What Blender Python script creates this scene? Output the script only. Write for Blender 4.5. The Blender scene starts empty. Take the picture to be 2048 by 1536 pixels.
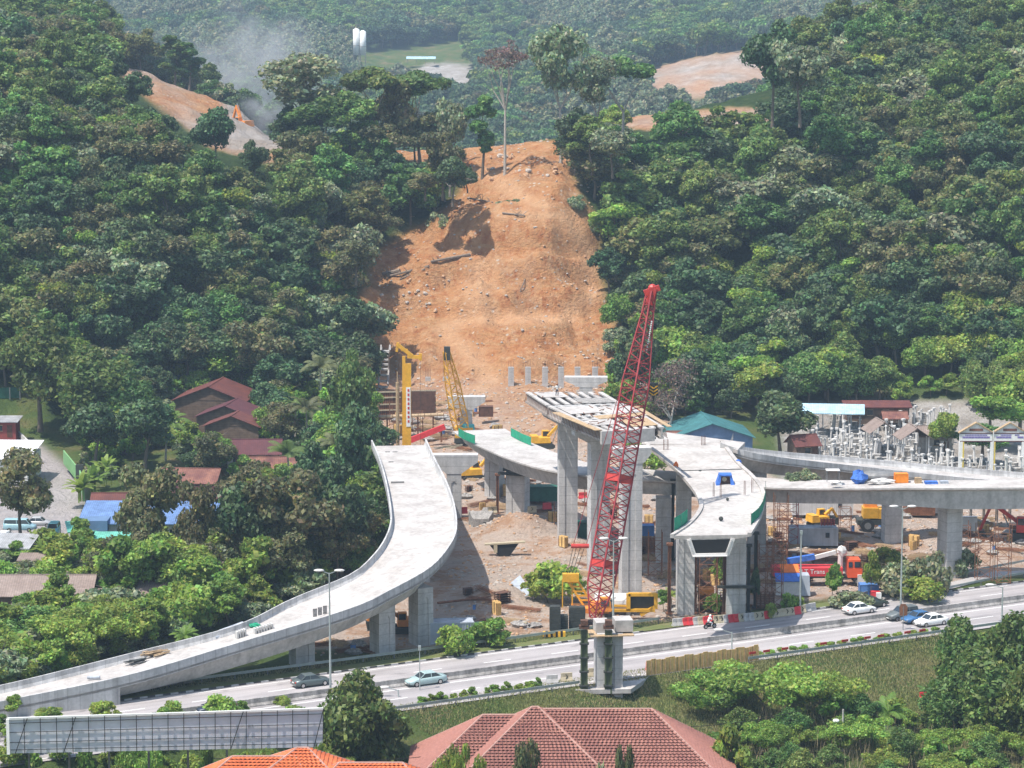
import bpy, bmesh, math, random
import numpy as np
from mathutils import Vector, Matrix
R=math.radians
SC=bpy.context.scene
# ---------------------------------------------------------------- camera
CAM_F=5300.0; CAM_YH=-20.0; CAM_H=77.0
PITCH=math.atan((768-CAM_YH)/CAM_F)
cam=bpy.data.cameras.new('camera'); cam.sensor_width=36.0; cam.lens=36.0*CAM_F/2048.0
cam.clip_start=1.0; cam.clip_end=8000.0
camo=bpy.data.objects.new('camera',cam); SC.collection.objects.link(camo)
camo.location=(0,0,CAM_H); camo.rotation_euler=(math.pi/2-PITCH,0,0); SC.camera=camo
# ---------------------------------------------------------------- sky and sun
SUNV=Vector((-0.40,-0.27,1.0)).normalized()      # direction towards the sun
SUN_EL=math.asin(SUNV.z); SUN_AZ=math.atan2(SUNV.x,SUNV.y)
w=bpy.data.worlds.new('World'); SC.world=w; w.use_nodes=True
nt=w.node_tree; bg=nt.nodes['Background']
sky=nt.nodes.new('ShaderNodeTexSky'); sky.sky_type='NISHITA'; sky.sun_disc=False
sky.sun_elevation=SUN_EL; sky.sun_rotation=SUN_AZ; sky.air_density=1.6; sky.dust_density=2.0; sky.ozone_density=2.5
nt.links.new(sky.outputs[0],bg.inputs[0]); bg.inputs[1].default_value=0.135
sl=bpy.data.lights.new('sun','SUN'); sl.energy=4.7; sl.angle=R(0.53); sl.color=(1.0,0.94,0.86)
so=bpy.data.objects.new('sun',sl); SC.collection.objects.link(so); so.rotation_euler=SUNV.to_track_quat('Z','Y').to_euler()
SC.view_settings.view_transform='Standard'; SC.view_settings.look='None'
SC.view_settings.exposure=0.48; SC.view_settings.gamma=1.0; SC.view_settings.use_curve_mapping=False
SC.cycles.use_denoising=True; SC.cycles.denoiser='OPENIMAGEDENOISE'; SC.cycles.denoising_input_passes='RGB_ALBEDO_NORMAL'; SC.cycles.denoising_prefilter='ACCURATE'
SC.cycles.max_bounces=6; SC.cycles.diffuse_bounces=3; SC.cycles.glossy_bounces=2; SC.cycles.transmission_bounces=3
SC.cycles.transparent_max_bounces=6; SC.cycles.volume_bounces=0; SC.cycles.use_adaptive_sampling=True
SC.cycles.adaptive_threshold=0.02; SC.cycles.sample_clamp_indirect=4.0
rng=random.Random(11); NR=np.random.RandomState(5)
# ---------------------------------------------------------------- calibration: photograph point -> world point at a height
_f=np.array([0,math.cos(PITCH),-math.sin(PITCH)]); _u=np.array([0,math.sin(PITCH),math.cos(PITCH)])
def G(px,py,z=0.0):
    d=_f*CAM_F+np.array([px-1024.0,0,0])-_u*(py-768.0)
    t=(z-CAM_H)/d[2]; return Vector((d[0]*t,d[1]*t,z))
def GY(px,py,Y):
    d=_f*CAM_F+np.array([px-1024.0,0,0])-_u*(py-768.0)
    t=Y/d[1]; return Vector((d[0]*t,Y,CAM_H+d[2]*t))
def scale_at(P): return CAM_F/(P[1]*_f[1]+(P[2]-CAM_H)*_f[2])
def proj(X,Y,Z):
    dz=Z-CAM_H; dep=Y*_f[1]+dz*_f[2]; return 1024+CAM_F*X/dep, 768-CAM_F*(Y*_u[1]+dz*_u[2])/dep
# ---------------------------------------------------------------- materials
MATS={}
def N(nt,t,**k):
    n=nt.nodes.new(t)
    for a,b in k.items(): setattr(n,a,b)
    return n
def mat(name,col,rough=0.8,var=0.15,scale=1.0,col2=None,bump=0.0,metal=0.0,spec=0.3,fine=None,coord='Object',seam=None,trans=0.0,vari=0.0,attr=None,streak=0.0):
    """noise-varied principled material; seam=(axis,period,width) draws board joints"""
    if name in MATS: return MATS[name]
    m=bpy.data.materials.new(name); m.use_nodes=True; nt=m.node_tree; L=nt.links
    b=nt.nodes['Principled BSDF']; b.inputs['Roughness'].default_value=rough; b.inputs['Metallic'].default_value=metal
    b.inputs['Specular IOR Level'].default_value=spec
    tc=N(nt,'ShaderNodeTexCoord'); co=tc.outputs[coord]
    if coord=='World':
        pass
    n1=N(nt,'ShaderNodeTexNoise'); n1.inputs['Scale'].default_value=scale; n1.inputs['Detail'].default_value=6; n1.inputs['Roughness'].default_value=.65
    L.new(co,n1.inputs['Vector'])
    c2=col2 if col2 else tuple(c*(1-var) for c in col); c1=col if col2 else tuple(min(1,c*(1+var*.6)) for c in col)
    rp=N(nt,'ShaderNodeValToRGB'); rp.color_ramp.elements[0].position=.33; rp.color_ramp.elements[1].position=.67
    rp.color_ramp.elements[0].color=(*c2,1); rp.color_ramp.elements[1].color=(*c1,1)
    L.new(n1.outputs['Fac'],rp.inputs[0]); out=rp.outputs[0]
    def mul(out,fac_socket,lo,hi):
        mr=N(nt,'ShaderNodeMapRange'); mr.inputs['To Min'].default_value=lo; mr.inputs['To Max'].default_value=hi
        L.new(fac_socket,mr.inputs['Value'])
        mx=N(nt,'ShaderNodeVectorMath',operation='SCALE'); L.new(out,mx.inputs[0]); L.new(mr.outputs[0],mx.inputs['Scale']); return mx.outputs[0]
    if fine:
        n2=N(nt,'ShaderNodeTexNoise'); n2.inputs['Scale'].default_value=fine; n2.inputs['Detail'].default_value=3; L.new(co,n2.inputs['Vector'])
        out=mul(out,n2.outputs['Fac'],1-var*1.2,1+var*1.2)
    if streak:
        mp=N(nt,'ShaderNodeMapping'); mp.inputs['Scale'].default_value=(1.3,1.3,.08); L.new(co,mp.inputs[0])
        n3=N(nt,'ShaderNodeTexNoise'); n3.inputs['Scale'].default_value=1.0; n3.inputs['Detail'].default_value=4; L.new(mp.outputs[0],n3.inputs['Vector'])
        mr=N(nt,'ShaderNodeMapRange'); mr.inputs['From Min'].default_value=.45; mr.inputs['From Max'].default_value=.7
        L.new(n3.outputs['Fac'],mr.inputs['Value'])
        mr.inputs['To Min'].default_value=1; mr.inputs['To Max'].default_value=1-streak
        mx=N(nt,'ShaderNodeVectorMath',operation='SCALE'); L.new(out,mx.inputs[0]); L.new(mr.outputs[0],mx.inputs['Scale']); out=mx.outputs[0]
    if seam:
        for (ax,per,wd,dk) in (seam if isinstance(seam,list) else [seam]):
            sx=N(nt,'ShaderNodeSeparateXYZ'); L.new(co,sx.inputs[0])
            a=N(nt,'ShaderNodeMath',operation='DIVIDE'); L.new(sx.outputs[ax],a.inputs[0]); a.inputs[1].default_value=per
            fr=N(nt,'ShaderNodeMath',operation='FRACT'); L.new(a.outputs[0],fr.inputs[0])
            lt=N(nt,'ShaderNodeMath',operation='LESS_THAN'); L.new(fr.outputs[0],lt.inputs[0]); lt.inputs[1].default_value=wd/per
            mr=N(nt,'ShaderNodeMapRange'); mr.inputs['To Min'].default_value=1; mr.inputs['To Max'].default_value=dk; L.new(lt.outputs[0],mr.inputs['Value'])
            mx=N(nt,'ShaderNodeVectorMath',operation='SCALE'); L.new(out,mx.inputs[0]); L.new(mr.outputs[0],mx.inputs['Scale']); out=mx.outputs[0]
    if vari:
        oi=N(nt,'ShaderNodeObjectInfo')
        hs=N(nt,'ShaderNodeHueSaturation'); L.new(out,hs.inputs['Color'])
        mr=N(nt,'ShaderNodeMapRange'); mr.inputs['To Min'].default_value=1-vari; mr.inputs['To Max'].default_value=1+vari; L.new(oi.outputs['Random'],mr.inputs['Value']); L.new(mr.outputs[0],hs.inputs['Value'])
        mh=N(nt,'ShaderNodeMath',operation='MULTIPLY'); L.new(oi.outputs['Random'],mh.inputs[0]); mh.inputs[1].default_value=37.0
        fr=N(nt,'ShaderNodeMath',operation='FRACT'); L.new(mh.outputs[0],fr.inputs[0])
        mr2=N(nt,'ShaderNodeMapRange'); mr2.inputs['To Min'].default_value=.5-.05*vari/.3; mr2.inputs['To Max'].default_value=.5+.025*vari/.3; L.new(fr.outputs[0],mr2.inputs['Value']); L.new(mr2.outputs[0],hs.inputs['Hue'])
        out=hs.outputs[0]
    if attr:
        at=N(nt,'ShaderNodeAttribute'); at.attribute_name=attr
        mx=N(nt,'ShaderNodeMixRGB',blend_type='MULTIPLY'); mx.inputs[0].default_value=1; L.new(out,mx.inputs[1]); L.new(at.outputs['Color'],mx.inputs[2]); out=mx.outputs[0]
    L.new(out,b.inputs['Base Color'])
    if bump:
        bp=N(nt,'ShaderNodeBump'); bp.inputs['Strength'].default_value=min(1,bump); bp.inputs['Distance'].default_value=.1*max(1,bump)
        nb=N(nt,'ShaderNodeTexNoise'); nb.inputs['Scale'].default_value=(fine or scale*4); nb.inputs['Detail'].default_value=5; L.new(co,nb.inputs['Vector'])
        L.new(nb.outputs['Fac'],bp.inputs['Height']); L.new(bp.outputs[0],b.inputs['Normal'])
    if trans:
        tr=N(nt,'ShaderNodeBsdfTranslucent'); L.new(out,tr.inputs['Color']); ms=N(nt,'ShaderNodeMixShader'); ms.inputs[0].default_value=trans
        L.new(b.outputs[0],ms.inputs[1]); L.new(tr.outputs[0],ms.inputs[2]); L.new(ms.outputs[0],nt.nodes['Material Output'].inputs['Surface'])
    MATS[name]=m; return m
# ---------------------------------------------------------------- mesh and object helpers
COL=SC.collection
class MB:
    def __init__(s): s.v=[]; s.f=[]; s.m=[]
    def add(s,vs,fs,mi=0):
        o=len(s.v); s.v+= [tuple(v) for v in vs]; s.f+=[tuple(i+o for i in f) for f in fs]; s.m+=[mi]*len(fs); return s
    def hexa(s,p,mi=0):      # 8 corners: bottom 0-3 ccw, top 4-7
        return s.add(p,[(0,3,2,1),(4,5,6,7),(0,1,5,4),(1,2,6,5),(2,3,7,6),(3,0,4,7)],mi)
    def box(s,c,d,rz=0,mi=0,taper=1.0):
        x,y,z=d[0]/2,d[1]/2,d[2]/2; cs,sn=math.cos(rz),math.sin(rz); P=[]
        for zz,t in ((-z,1.0),(z,taper)):
            for a,b in ((-x,-y),(x,-y),(x,y),(-x,y)):
                a*=t;b*=t; P.append((c[0]+a*cs-b*sn,c[1]+a*sn+b*cs,c[2]+zz))
        return s.hexa(P,mi)
    def beam(s,a,b,w,h=None,mi=0,up=(0,0,1)):
        a=Vector(a);b=Vector(b);h=h or w; d=(b-a)
        if d.length<1e-5: return s
        d.normalize(); U=Vector(up); 
        if abs(d.dot(U))>.98: U=Vector((0,1,0)) if abs(d.y)<.9 else Vector((1,0,0))
        r=d.cross(U).normalized(); U=r.cross(d).normalized(); r*=w/2; U=U*(h/2)
        return s.hexa([a-r-U,a+r-U,b+r-U,b-r-U,a-r+U,a+r+U,b+r+U,b-r+U],mi)
    def cyl(s,a,b,r0,r1=None,n=8,mi=0,cap=True):
        a=Vector(a);b=Vector(b);r1=r0 if r1 is None else r1; d=(b-a)
        if d.length<1e-6: return s
        d.normalize(); U=Vector((0,0,1)) if abs(d.z)<.9 else Vector((1,0,0)); r=d.cross(U).normalized(); U=r.cross(d)
        vs=[];fs=[]
        for k in range(n):
            t=2*math.pi*k/n; e=r*math.cos(t)+U*math.sin(t); vs+= [a+e*r0,b+e*r1]
        for k in range(n):
            j=(k+1)%n; fs.append((2*k,2*k+1,2*j+1,2*j))
        if cap: fs.append(tuple(2*k for k in range(n))); fs.append(tuple(2*k+1 for k in reversed(range(n))))
        return s.add(vs,fs,mi)
    def tube(s,pts,r,n=5,mi=0):
        for a,b in zip(pts,pts[1:]): s.cyl(a,b,r,r,n,mi)
        return s
    def prism(s,poly,a,b,mi=0):   # polygon in local (u,v) extruded between frames a,b = (origin,u,v)
        n=len(poly); vs=[]
        for (o,U,V) in (a,b):
            for (p,q) in poly: vs.append(Vector(o)+Vector(U)*p+Vector(V)*q)
        fs=[(k,(k+1)%n,n+(k+1)%n,n+k) for k in range(n)]+[tuple(reversed(range(n))),tuple(range(n,2*n))]
        return s.add(vs,fs,mi)
    def sweep(s,secs,mi=0,cap=True,closed=True):  # list of rings
        n=len(secs[0]); vs=[v for q in secs for v in q]; fs=[]
        for i in range(len(secs)-1):
            for k in range(n if closed else n-1):
                j=(k+1)%n; fs.append((i*n+k,i*n+j,(i+1)*n+j,(i+1)*n+k))
        if cap and closed: fs.append(tuple(reversed(range(n)))); fs.append(tuple(range((len(secs)-1)*n,len(secs)*n)))
        return s.add(vs,fs,mi)
    def sph(s,c,r,nu=8,nv=5,mi=0,sq=(1,1,1),jit=0,rg=None):
        vs=[];fs=[]; rg=rg or rng
        for i in range(nv+1):
            ph=math.pi*i/nv
            for k in range(nu):
                t=2*math.pi*k/nu; j=1+jit*(rg.random()-.5)*2
                vs.append((c[0]+r*sq[0]*math.sin(ph)*math.cos(t)*j,c[1]+r*sq[1]*math.sin(ph)*math.sin(t)*j,c[2]+r*sq[2]*math.cos(ph)*j))
        for i in range(nv):
            for k in range(nu):
                j=(k+1)%nu; fs.append((i*nu+k,(i+1)*nu+k,(i+1)*nu+j,i*nu+j))
        return s.add(vs,fs,mi)
    def build(s,name,mats,parent=None,smooth=False,world=True):
        me=bpy.data.meshes.new(name)
        off=Vector((0,0,0))
        q_=parent if world else None
        while q_ is not None: off=off+q_.matrix_basis.translation; q_=q_.parent
        V=[(v[0]-off[0],v[1]-off[1],v[2]-off[2]) for v in s.v]
        me.from_pydata(V,[],s.f); 
        if not isinstance(mats,(list,tuple)): mats=[mats]
        for m in mats: me.materials.append(m)
        if len(mats)>1: me.polygons.foreach_set('material_index',s.m)
        bm=bmesh.new(); bm.from_mesh(me); bmesh.ops.recalc_face_normals(bm,faces=bm.faces); bm.to_mesh(me); bm.free()
        if smooth: me.polygons.foreach_set('use_smooth',[True]*len(me.polygons))
        me.update(); o=bpy.data.objects.new(name,me); COL.objects.link(o)
        if parent is not None: o.parent=parent
        return o
def tag(o,label,cat,group=None,kind=None):
    if label: o['label']=label
    if cat: o['category']=cat
    if group: o['group']=group
    if kind: o['kind']=kind
    return o
def thing(name,label,cat,loc=(0,0,0),rz=0,group=None):
    o=bpy.data.objects.new(name,None); COL.objects.link(o); o.empty_display_size=.2
    o.location=Vector(loc); o.rotation_euler=(0,0,rz); return tag(o,label,cat,group)
def lpart(mb,name,m,parent,smooth=False): return mb.build(name,m,parent,smooth,world=False)
def kids(o): return [c for c in bpy.data.objects if c.parent==o]
_kc={}
def copy_thing(src,loc,rz=0,sc=1.0,label=None,cat=None,group=None):
    if src.name not in _kc: _kc[src.name]=[(c,kids(c)) for c in kids(src)]
    r=src.copy(); COL.objects.link(r); r.location=Vector(loc); r.rotation_euler=(0,0,rz)
    r.scale=(sc,sc,sc) if not isinstance(sc,(tuple,list)) else sc
    if label: r['label']=label
    if cat: r['category']=cat
    if group: r['group']=group
    for c,gs in _kc[src.name]:
        d=c.copy(); COL.objects.link(d); d.parent=r
        for g in gs:
            e=g.copy(); COL.objects.link(e); e.parent=d
    return r
def pip(poly,x,y):
    """points in polygon, vectorised"""
    x=np.asarray(x,float); y=np.asarray(y,float); ins=np.zeros(x.shape,bool); n=len(poly)
    for i in range(n):
        x1,y1=poly[i]; x2,y2=poly[(i+1)%n]
        c=((y1>y)!=(y2>y)); 
        with np.errstate(divide='ignore',invalid='ignore'): xi=(x2-x1)*(y-y1)/((y2-y1) if y2!=y1 else 1e-9)+x1
        ins^=c&(x<xi)
    return ins
# ---------------------------------------------------------------- highway frame
HO=Vector((1.6,295.7,0)); HA=math.atan(.537); HD=Vector((math.cos(HA),math.sin(HA),0)); HNn=Vector((-math.sin(HA),math.cos(HA),0))
def HW(t,off,z=0): return HO+HD*t+HNn*off+Vector((0,0,z))
# ---------------------------------------------------------------- value noise
_tab=NR.rand(256,256)
def vnoise(x,y,s,seed=0):
    x=np.asarray(x)/s+seed*17.3+500; y=np.asarray(y)/s+seed*9.7+500
    xi=np.floor(x).astype(int); yi=np.floor(y).astype(int); fx=x-xi; fy=y-yi; fx=fx*fx*(3-2*fx); fy=fy*fy*(3-2*fy)
    a=_tab[xi%256,yi%256]; b=_tab[(xi+1)%256,yi%256]; c=_tab[xi%256,(yi+1)%256]; d=_tab[(xi+1)%256,(yi+1)%256]
    return (a*(1-fx)+b*fx)*(1-fy)+(c*(1-fx)+d*fx)*fy-.5
def fbm(x,y,s,o=4,seed=0):
    r=0;a=1
    for k in range(o): r=r+a*vnoise(x,y,s/2**k,seed+k); a*=.5
    return r
# ---------------------------------------------------------------- terrain
CPX=[ # (px,py,z) ground seen in the photograph
 (760,790,5),(980,805,5),(1230,800,4.5),(1000,762,5.5),(1110,770,5.5),
 (830,715,8),(960,720,8),(1080,690,10),(1200,690,10),
 (800,650,12.5),(900,650,13),(1000,645,13.5),(1130,640,13.5),(1215,640,13.5),
 (780,580,18),(870,570,19),(960,590,17.5),(1060,590,18),(1180,560,20),
 (760,520,23),(860,520,24),(960,518,25),(1080,515,25),(1190,500,25),
 (850,450,28),(930,430,31.5),(1010,425,33),(1110,425,33),(1180,430,32),
 (900,350,37.5),(1010,335,40),(1110,330,40.5),(1160,380,37),
 (700,330,40),(600,330,40),(800,330,40),
 (650,480,28),(650,640,14),(650,760,5),
 (0,850,2.5),(200,850,2),(400,880,2),(600,900,2),(300,760,7),(100,760,7),(500,760,6),
 (300,620,19),(100,620,20),(500,620,18),(300,480,30),(100,480,31),(500,480,29),
 (300,340,41),(100,340,43),(420,340,41),(0,200,54),(150,200,52.5),(250,230,49),
 (0,90,63),(100,70,64),
 (480,215,46),(400,200,48.5),(300,155,54),(220,125,57.5),(560,290,38),(540,335,34.5),
 (1300,760,5),(1400,790,3),(1600,800,3),(1800,790,3.5),(2048,790,4),
 (1300,640,14),(1500,650,13),(1700,660,13),(2048,650,14),
 (1300,480,27),(1500,480,28),(1700,480,28),(2048,480,30),
 (1300,330,40),(1500,330,40),(1700,300,43),(2048,300,44),(1250,235,46.5),
 (1400,235,47.3),(1500,195,50.8),(1600,150,55.2),(1700,95,61.3),(1850,40,68),(2048,30,70),
]
CW=[]  # world control points
for a in CPX: g=G(*a); CW.append((g.x,g.y,g.z))
for x in range(-140,201,40):
    for (Y,z) in ((0,74),(60,50),(130,16),(200,-4),(235,-7)):
        if abs(x)<150: CW.append((x,Y,z))
for t in range(-130,191,32):
    for off,z in ((-10.2,-.15),(-24,-5.2),(-40,-7),(10.5,-.25),(24,-.3),(42,-.2),(60,0)): 
        p=HW(t,off); CW.append((p.x,p.y,z))
for x in (-150,-90,-40,20,80,140):
    CW.append((x,405,.3))
for x in range(-420,601,120):
    CW+= [(x,1000,0),(x,1190,4)]
for (px,py,s) in ((0,0,2.86),(400,0,2.86),(800,0,2.86),(1200,0,2.86),(1600,0,2.9),(2048,0,3.2),(800,130,3.25),(1000,130,3.3),(1000,200,3.7),(500,150,3.5),(500,60,3.1),(200,60,3.1),(1300,60,3.2),(1420,185,4.3),(1430,110,4.0),(1500,105,4.0),(1340,130,4.0),(1300,190,4.2),(1600,60,3.4)):
    z=CAM_H-(py+20)/s; g=G(px,py,z); CW.append((g.x,g.y,z))
for x in range(-600,801,200): CW.append((x,2150,150)); CW.append((x,2500,250))
for p in ((-60,720,24),(0,700,14),(60,720,22),(-150,800,40),(0,830,3),(-80,860,8),(100,760,35),(140,850,45),(240,850,60),(330,850,70),(-250,700,72),(-250,560,48),(-180,430,10),(240,600,50),(250,500,25),(260,700,74),(220,430,5),(-150,640,66)):
    CW.append(p)
CW=np.array(CW,float)
_S=100.0
def _solve():
    n=len(CW); A=np.zeros((n+3,n+3)); P=CW[:,:2]/_S
    D=np.linalg.norm(P[:,None]-P[None],axis=2)
    A[:n,:n]=D+0*np.eye(n); A[:n,:n]-=np.eye(n)*0.02; A[:n,n]=1; A[:n,n+1:]=P; A[n,:n]=1; A[n+1:,:n]=P.T
    b=np.zeros(n+3); b[:n]=CW[:,2]; return np.linalg.solve(A,b)
_W=_solve()
MOUNDS=[] # (x,y,rx,ry,h)
def mound(px,py,z,rpx,h,asp=1.0):
    g=G(px,py,z); s=scale_at(g); MOUNDS.append((g.x,g.y,rpx/s,rpx/s*asp,h))
mound(1040,1075,0,95,3.6,1.3); mound(1150,1100,0,60,1.6,1.5); mound(1120,860,3,110,3.0,1.2)
mound(1060,700,9,115,3.2,.7); mound(850,610,15,90,3.5,.8); mound(1110,600,17,80,2.2,.8)
mound(1000,1190,0,70,1.6,1.2); mound(1870,1080,0,80,1.6,1.2); mound(2000,1110,0,90,1.6,1.5); mound(1600,1110,0,70,1.0,1.2)
mound(1060,320,40,60,2.0,1); mound(1110,318,40.5,40,2.6,1); mound(970,325,40,30,1.2,1)
mound(1700,1080,0,70,1.2,1.2); mound(1010,990,0,90,1.6,1.2)
def height(X,Y,detail=True):
    X=np.atleast_1d(np.asarray(X,float)); Y=np.atleast_1d(np.asarray(Y,float)); sh=X.shape; X=X.ravel();Y=Y.ravel()
    Z=np.empty_like(X); n=len(CW); P=CW[:,:2]/_S
    for i in range(0,len(X),20000):
        q=np.stack([X[i:i+20000],Y[i:i+20000]],1)/_S
        D=np.sqrt(((q[:,None]-P[None])**2).sum(2)); Z[i:i+20000]=D@_W[:n]+_W[n]+q@_W[n+1:]
    for (mx,my,rx,ry,h) in MOUNDS:
        d=((X-mx)/rx)**2+((Y-my)/ry)**2; Z+=h*np.exp(-d*1.6)
    # excavated benches and scarps of the cutting
    bw=np.clip((X+38)/6,0,1)*np.clip((38-X)/8,0,1)*np.clip((Y-478)/8,0,1)*np.clip((580-Y)/12,0,1)
    zn=Z+fbm(X,Y,14,2,21)*1.6
    zb=np.interp(zn,[0,6,7.5,10.5,12.2,15.2,17,20.5,23.5,26.5,28,30.6,34.2,37,60],[0,5.6,8.6,9.4,13.2,14.0,18.2,19.4,24.6,25.4,29.6,32.2,33.4,37.2,60])
    Z=Z*(1-bw*.85)+zb*bw*.85
    if detail: Z+=bw*(-np.abs(vnoise(X,Y*.16,2.6,31))*2.6-np.abs(vnoise(X+Y*.3,Y*.2,6.5,33))*3.0+fbm(X,Y,2.8,2,35)*1.3+.9)
    off=(X-HO.x)*HNn.x+(Y-HO.y)*HNn.y
    if detail:
        k=np.clip((Y-330)/150,0.12,1)
        Z+=fbm(X,Y,30,3,1)*1.6*np.clip((Y-460)/60,0,1)+fbm(X,Y,5,3,4)*.9*k+np.abs(fbm(X,Y,9,3,9))*1.5*np.clip((Y-470)/60,0,1)
    a=np.clip((np.abs(off)-11)/6,0,1); a=a*a*(3-2*a)
    aN=np.clip((-off-9.6)/2,0,1); a=np.where(off<0,aN,a)
    near=(Y<420)&(Y>200)
    Z=np.where(near,Z*a-.12*(1-a),Z)
    return Z.reshape(sh)
def hz(x,y): return float(height(x,y,True)[0])
def GT(px,py,far=2300.0):
    """photograph point -> where that line of sight meets the ground"""
    Yv=np.concatenate([np.arange(244,620,2.0),np.arange(620,far,9.0)]); d=_f*CAM_F+np.array([px-1024.0,0,0])-_u*(py-768.0); t=Yv/d[1]
    for it in range(2):
        Xv=d[0]*t; Zv=CAM_H+d[2]*t; g=height(Xv,Yv); b=np.nonzero(g>=Zv)[0]
        if len(b)==0 or b[0]==0: return G(px,py,0)
        k=b[0]
        if it==0: Yv=np.linspace(Yv[k-1],Yv[k],24); t=Yv/d[1]
    return Vector((float(Xv[k]),float(Yv[k]),float(g[k])))
def rows():
    ys=[0,40,80,120,160,190,215,232]; y=244.0
    while y<2600:
        ys.append(y); y+= .85 if y<600 else (.85+(y-600)*.012 if y<900 else (4.6 if y<1500 else 6.5))
    return np.array(ys)
YS=rows(); NXc=430
U=np.linspace(-1,1,NXc)
GXX=(U[None,:]*(0.235*YS+62)[:,None]); GYY=np.repeat(YS[:,None],NXc,1)
GZZ=height(GXX,GYY)
TPX,TPY=proj(GXX,GYY,GZZ)
# ---- surface masks, by place
CLEAR=[(380,1352),(400,1325),(600,1260),(640,1110),(745,1000),(738,860),(742,790),(735,700),(712,600),(738,560),(735,505),(800,474),(870,432),(922,385),(930,352),(700,350),(560,345),(560,318),(900,292),(960,288),(1140,280),(1150,370),(1190,430),(1198,540),(1218,620),(1245,700),(1262,790),(1300,830),(1400,860),(1560,960),(1560,1000),(2200,1010),(2200,1130),(1700,1190),(1340,1240),(1100,1265),(620,1330)]
CUTL=[(205,118),(330,152),(470,200),(570,290),(575,345),(470,340),(380,260),(300,200)]
CUTR=[(1160,195),(1340,225),(1480,215),(1560,220),(1530,280),(1180,250)]
CUTF=[(1290,140),(1400,112),(1560,92),(1560,178),(1450,190),(1280,205)]
QUAR=[(825,142),(860,126),(940,128),(965,172),(900,175)]
QGRN=[(700,108),(940,80),(948,128),(960,175),(880,185),(700,150)]
YARD=[(1560,840),(1610,800),(1935,800),(2200,860),(2200,970),(1560,960)]
PARK=[(-80,880),(70,880),(165,960),(170,1090),(-80,1110)]
GRASSL=[(-90,795),(45,795),(85,860),(60,900),(-90,860)]
inY=lambda a,b:(GYY>a)&(GYY<b)
soil=(pip(CLEAR,TPX,TPY)&inY(306,640))|(pip(CUTL,TPX,TPY)&inY(560,760))|(pip(CUTR,TPX,TPY)&inY(560,760))|(pip(CUTF,TPX,TPY)&inY(1000,1700))
pale=(pip(QUAR,TPX,TPY)&inY(1200,2100))|(pip(YARD,TPX,TPY)&inY(380,520))|(pip(CUTF,TPX,TPY)&inY(1000,1700)&(vnoise(GXX,GYY,40,3)>.25))
park=pip(PARK,TPX,TPY)&inY(340,470)
SOILN=soil|pale|park
def attr(me,name,arr):
    a=me.attributes.new(name,'FLOAT','POINT'); a.data.foreach_set('value',arr.astype(np.float32).ravel())
nr,nc=GXX.shape
co=np.stack([GXX,GYY,GZZ],2).reshape(-1,3).astype(np.float32)
idx=np.arange(nr*nc).reshape(nr,nc)
fc=np.stack([idx[:-1,:-1],idx[:-1,1:],idx[1:,1:],idx[1:,:-1]],2).reshape(-1,4)
me=bpy.data.meshes.new('terrain'); me.vertices.add(len(co)); me.vertices.foreach_set('co',co.ravel())
me.loops.add(fc.size); me.loops.foreach_set('vertex_index',fc.ravel().astype(np.int32))
me.polygons.add(len(fc)); me.polygons.foreach_set('loop_start',(np.arange(len(fc))*4).astype(np.int32)); me.polygons.foreach_set('loop_total',np.full(len(fc),4,np.int32))
me.polygons.foreach_set('use_smooth',[True]*len(fc)); me.update(calc_edges=True)
def soft(a):
    a=a.astype(float)
    for k in range(2): a=(a+np.roll(a,1,0)+np.roll(a,-1,0)+np.roll(a,1,1)+np.roll(a,-1,1))/5
    return a
# wheel-worn haul tracks: paler, flatter soil bands
TRACK=[[(940,800),(985,760),(930,700),(885,660),(930,640),(1060,636),(1150,640)],[(960,640),(955,560),(970,520)],[(1010,430),(1130,430),(1180,500),(1185,590),(1120,640)],[(985,350),(1020,380),(1100,420)],[(700,1180),(900,1215),(1100,1170),(1280,1120)]]
trk=np.zeros_like(GXX)
for tr in TRACK:
    for a,b in zip(tr,tr[1:]):
        for k in range(6):
            x=a[0]+(b[0]-a[0])*k/6;y=a[1]+(b[1]-a[1])*k/6; trk=np.maximum(trk,np.exp(-(((TPX-x)/26)**2+((TPY-y)/11)**2)))
trk*=inY(306,640)
palef=pale.astype(float)
for pg,a_,b_,v_ in ((CUTL,560,760,.38),(CUTF,1000,1700,.55),(CUTR,560,760,.3)): palef=np.maximum(palef,np.where(pip(pg,TPX,TPY)&inY(a_,b_),v_+.9*fbm(GXX,GYY,14,3,5),0))
palef=np.maximum(palef,np.where(pip(CUTL,TPX,TPY)&inY(560,760)&(TPX>450)&(TPY<300),.9,0))
attr(me,'soil',soft(soil)); attr(me,'pale',soft(palef)); attr(me,'park',soft(park)); attr(me,'track',trk)
terrain=bpy.data.objects.new('terrain',me); COL.objects.link(terrain); terrain['kind']='structure'; terrain['label']='ground of the valley and hillsides with bare orange soil cutting'
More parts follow.
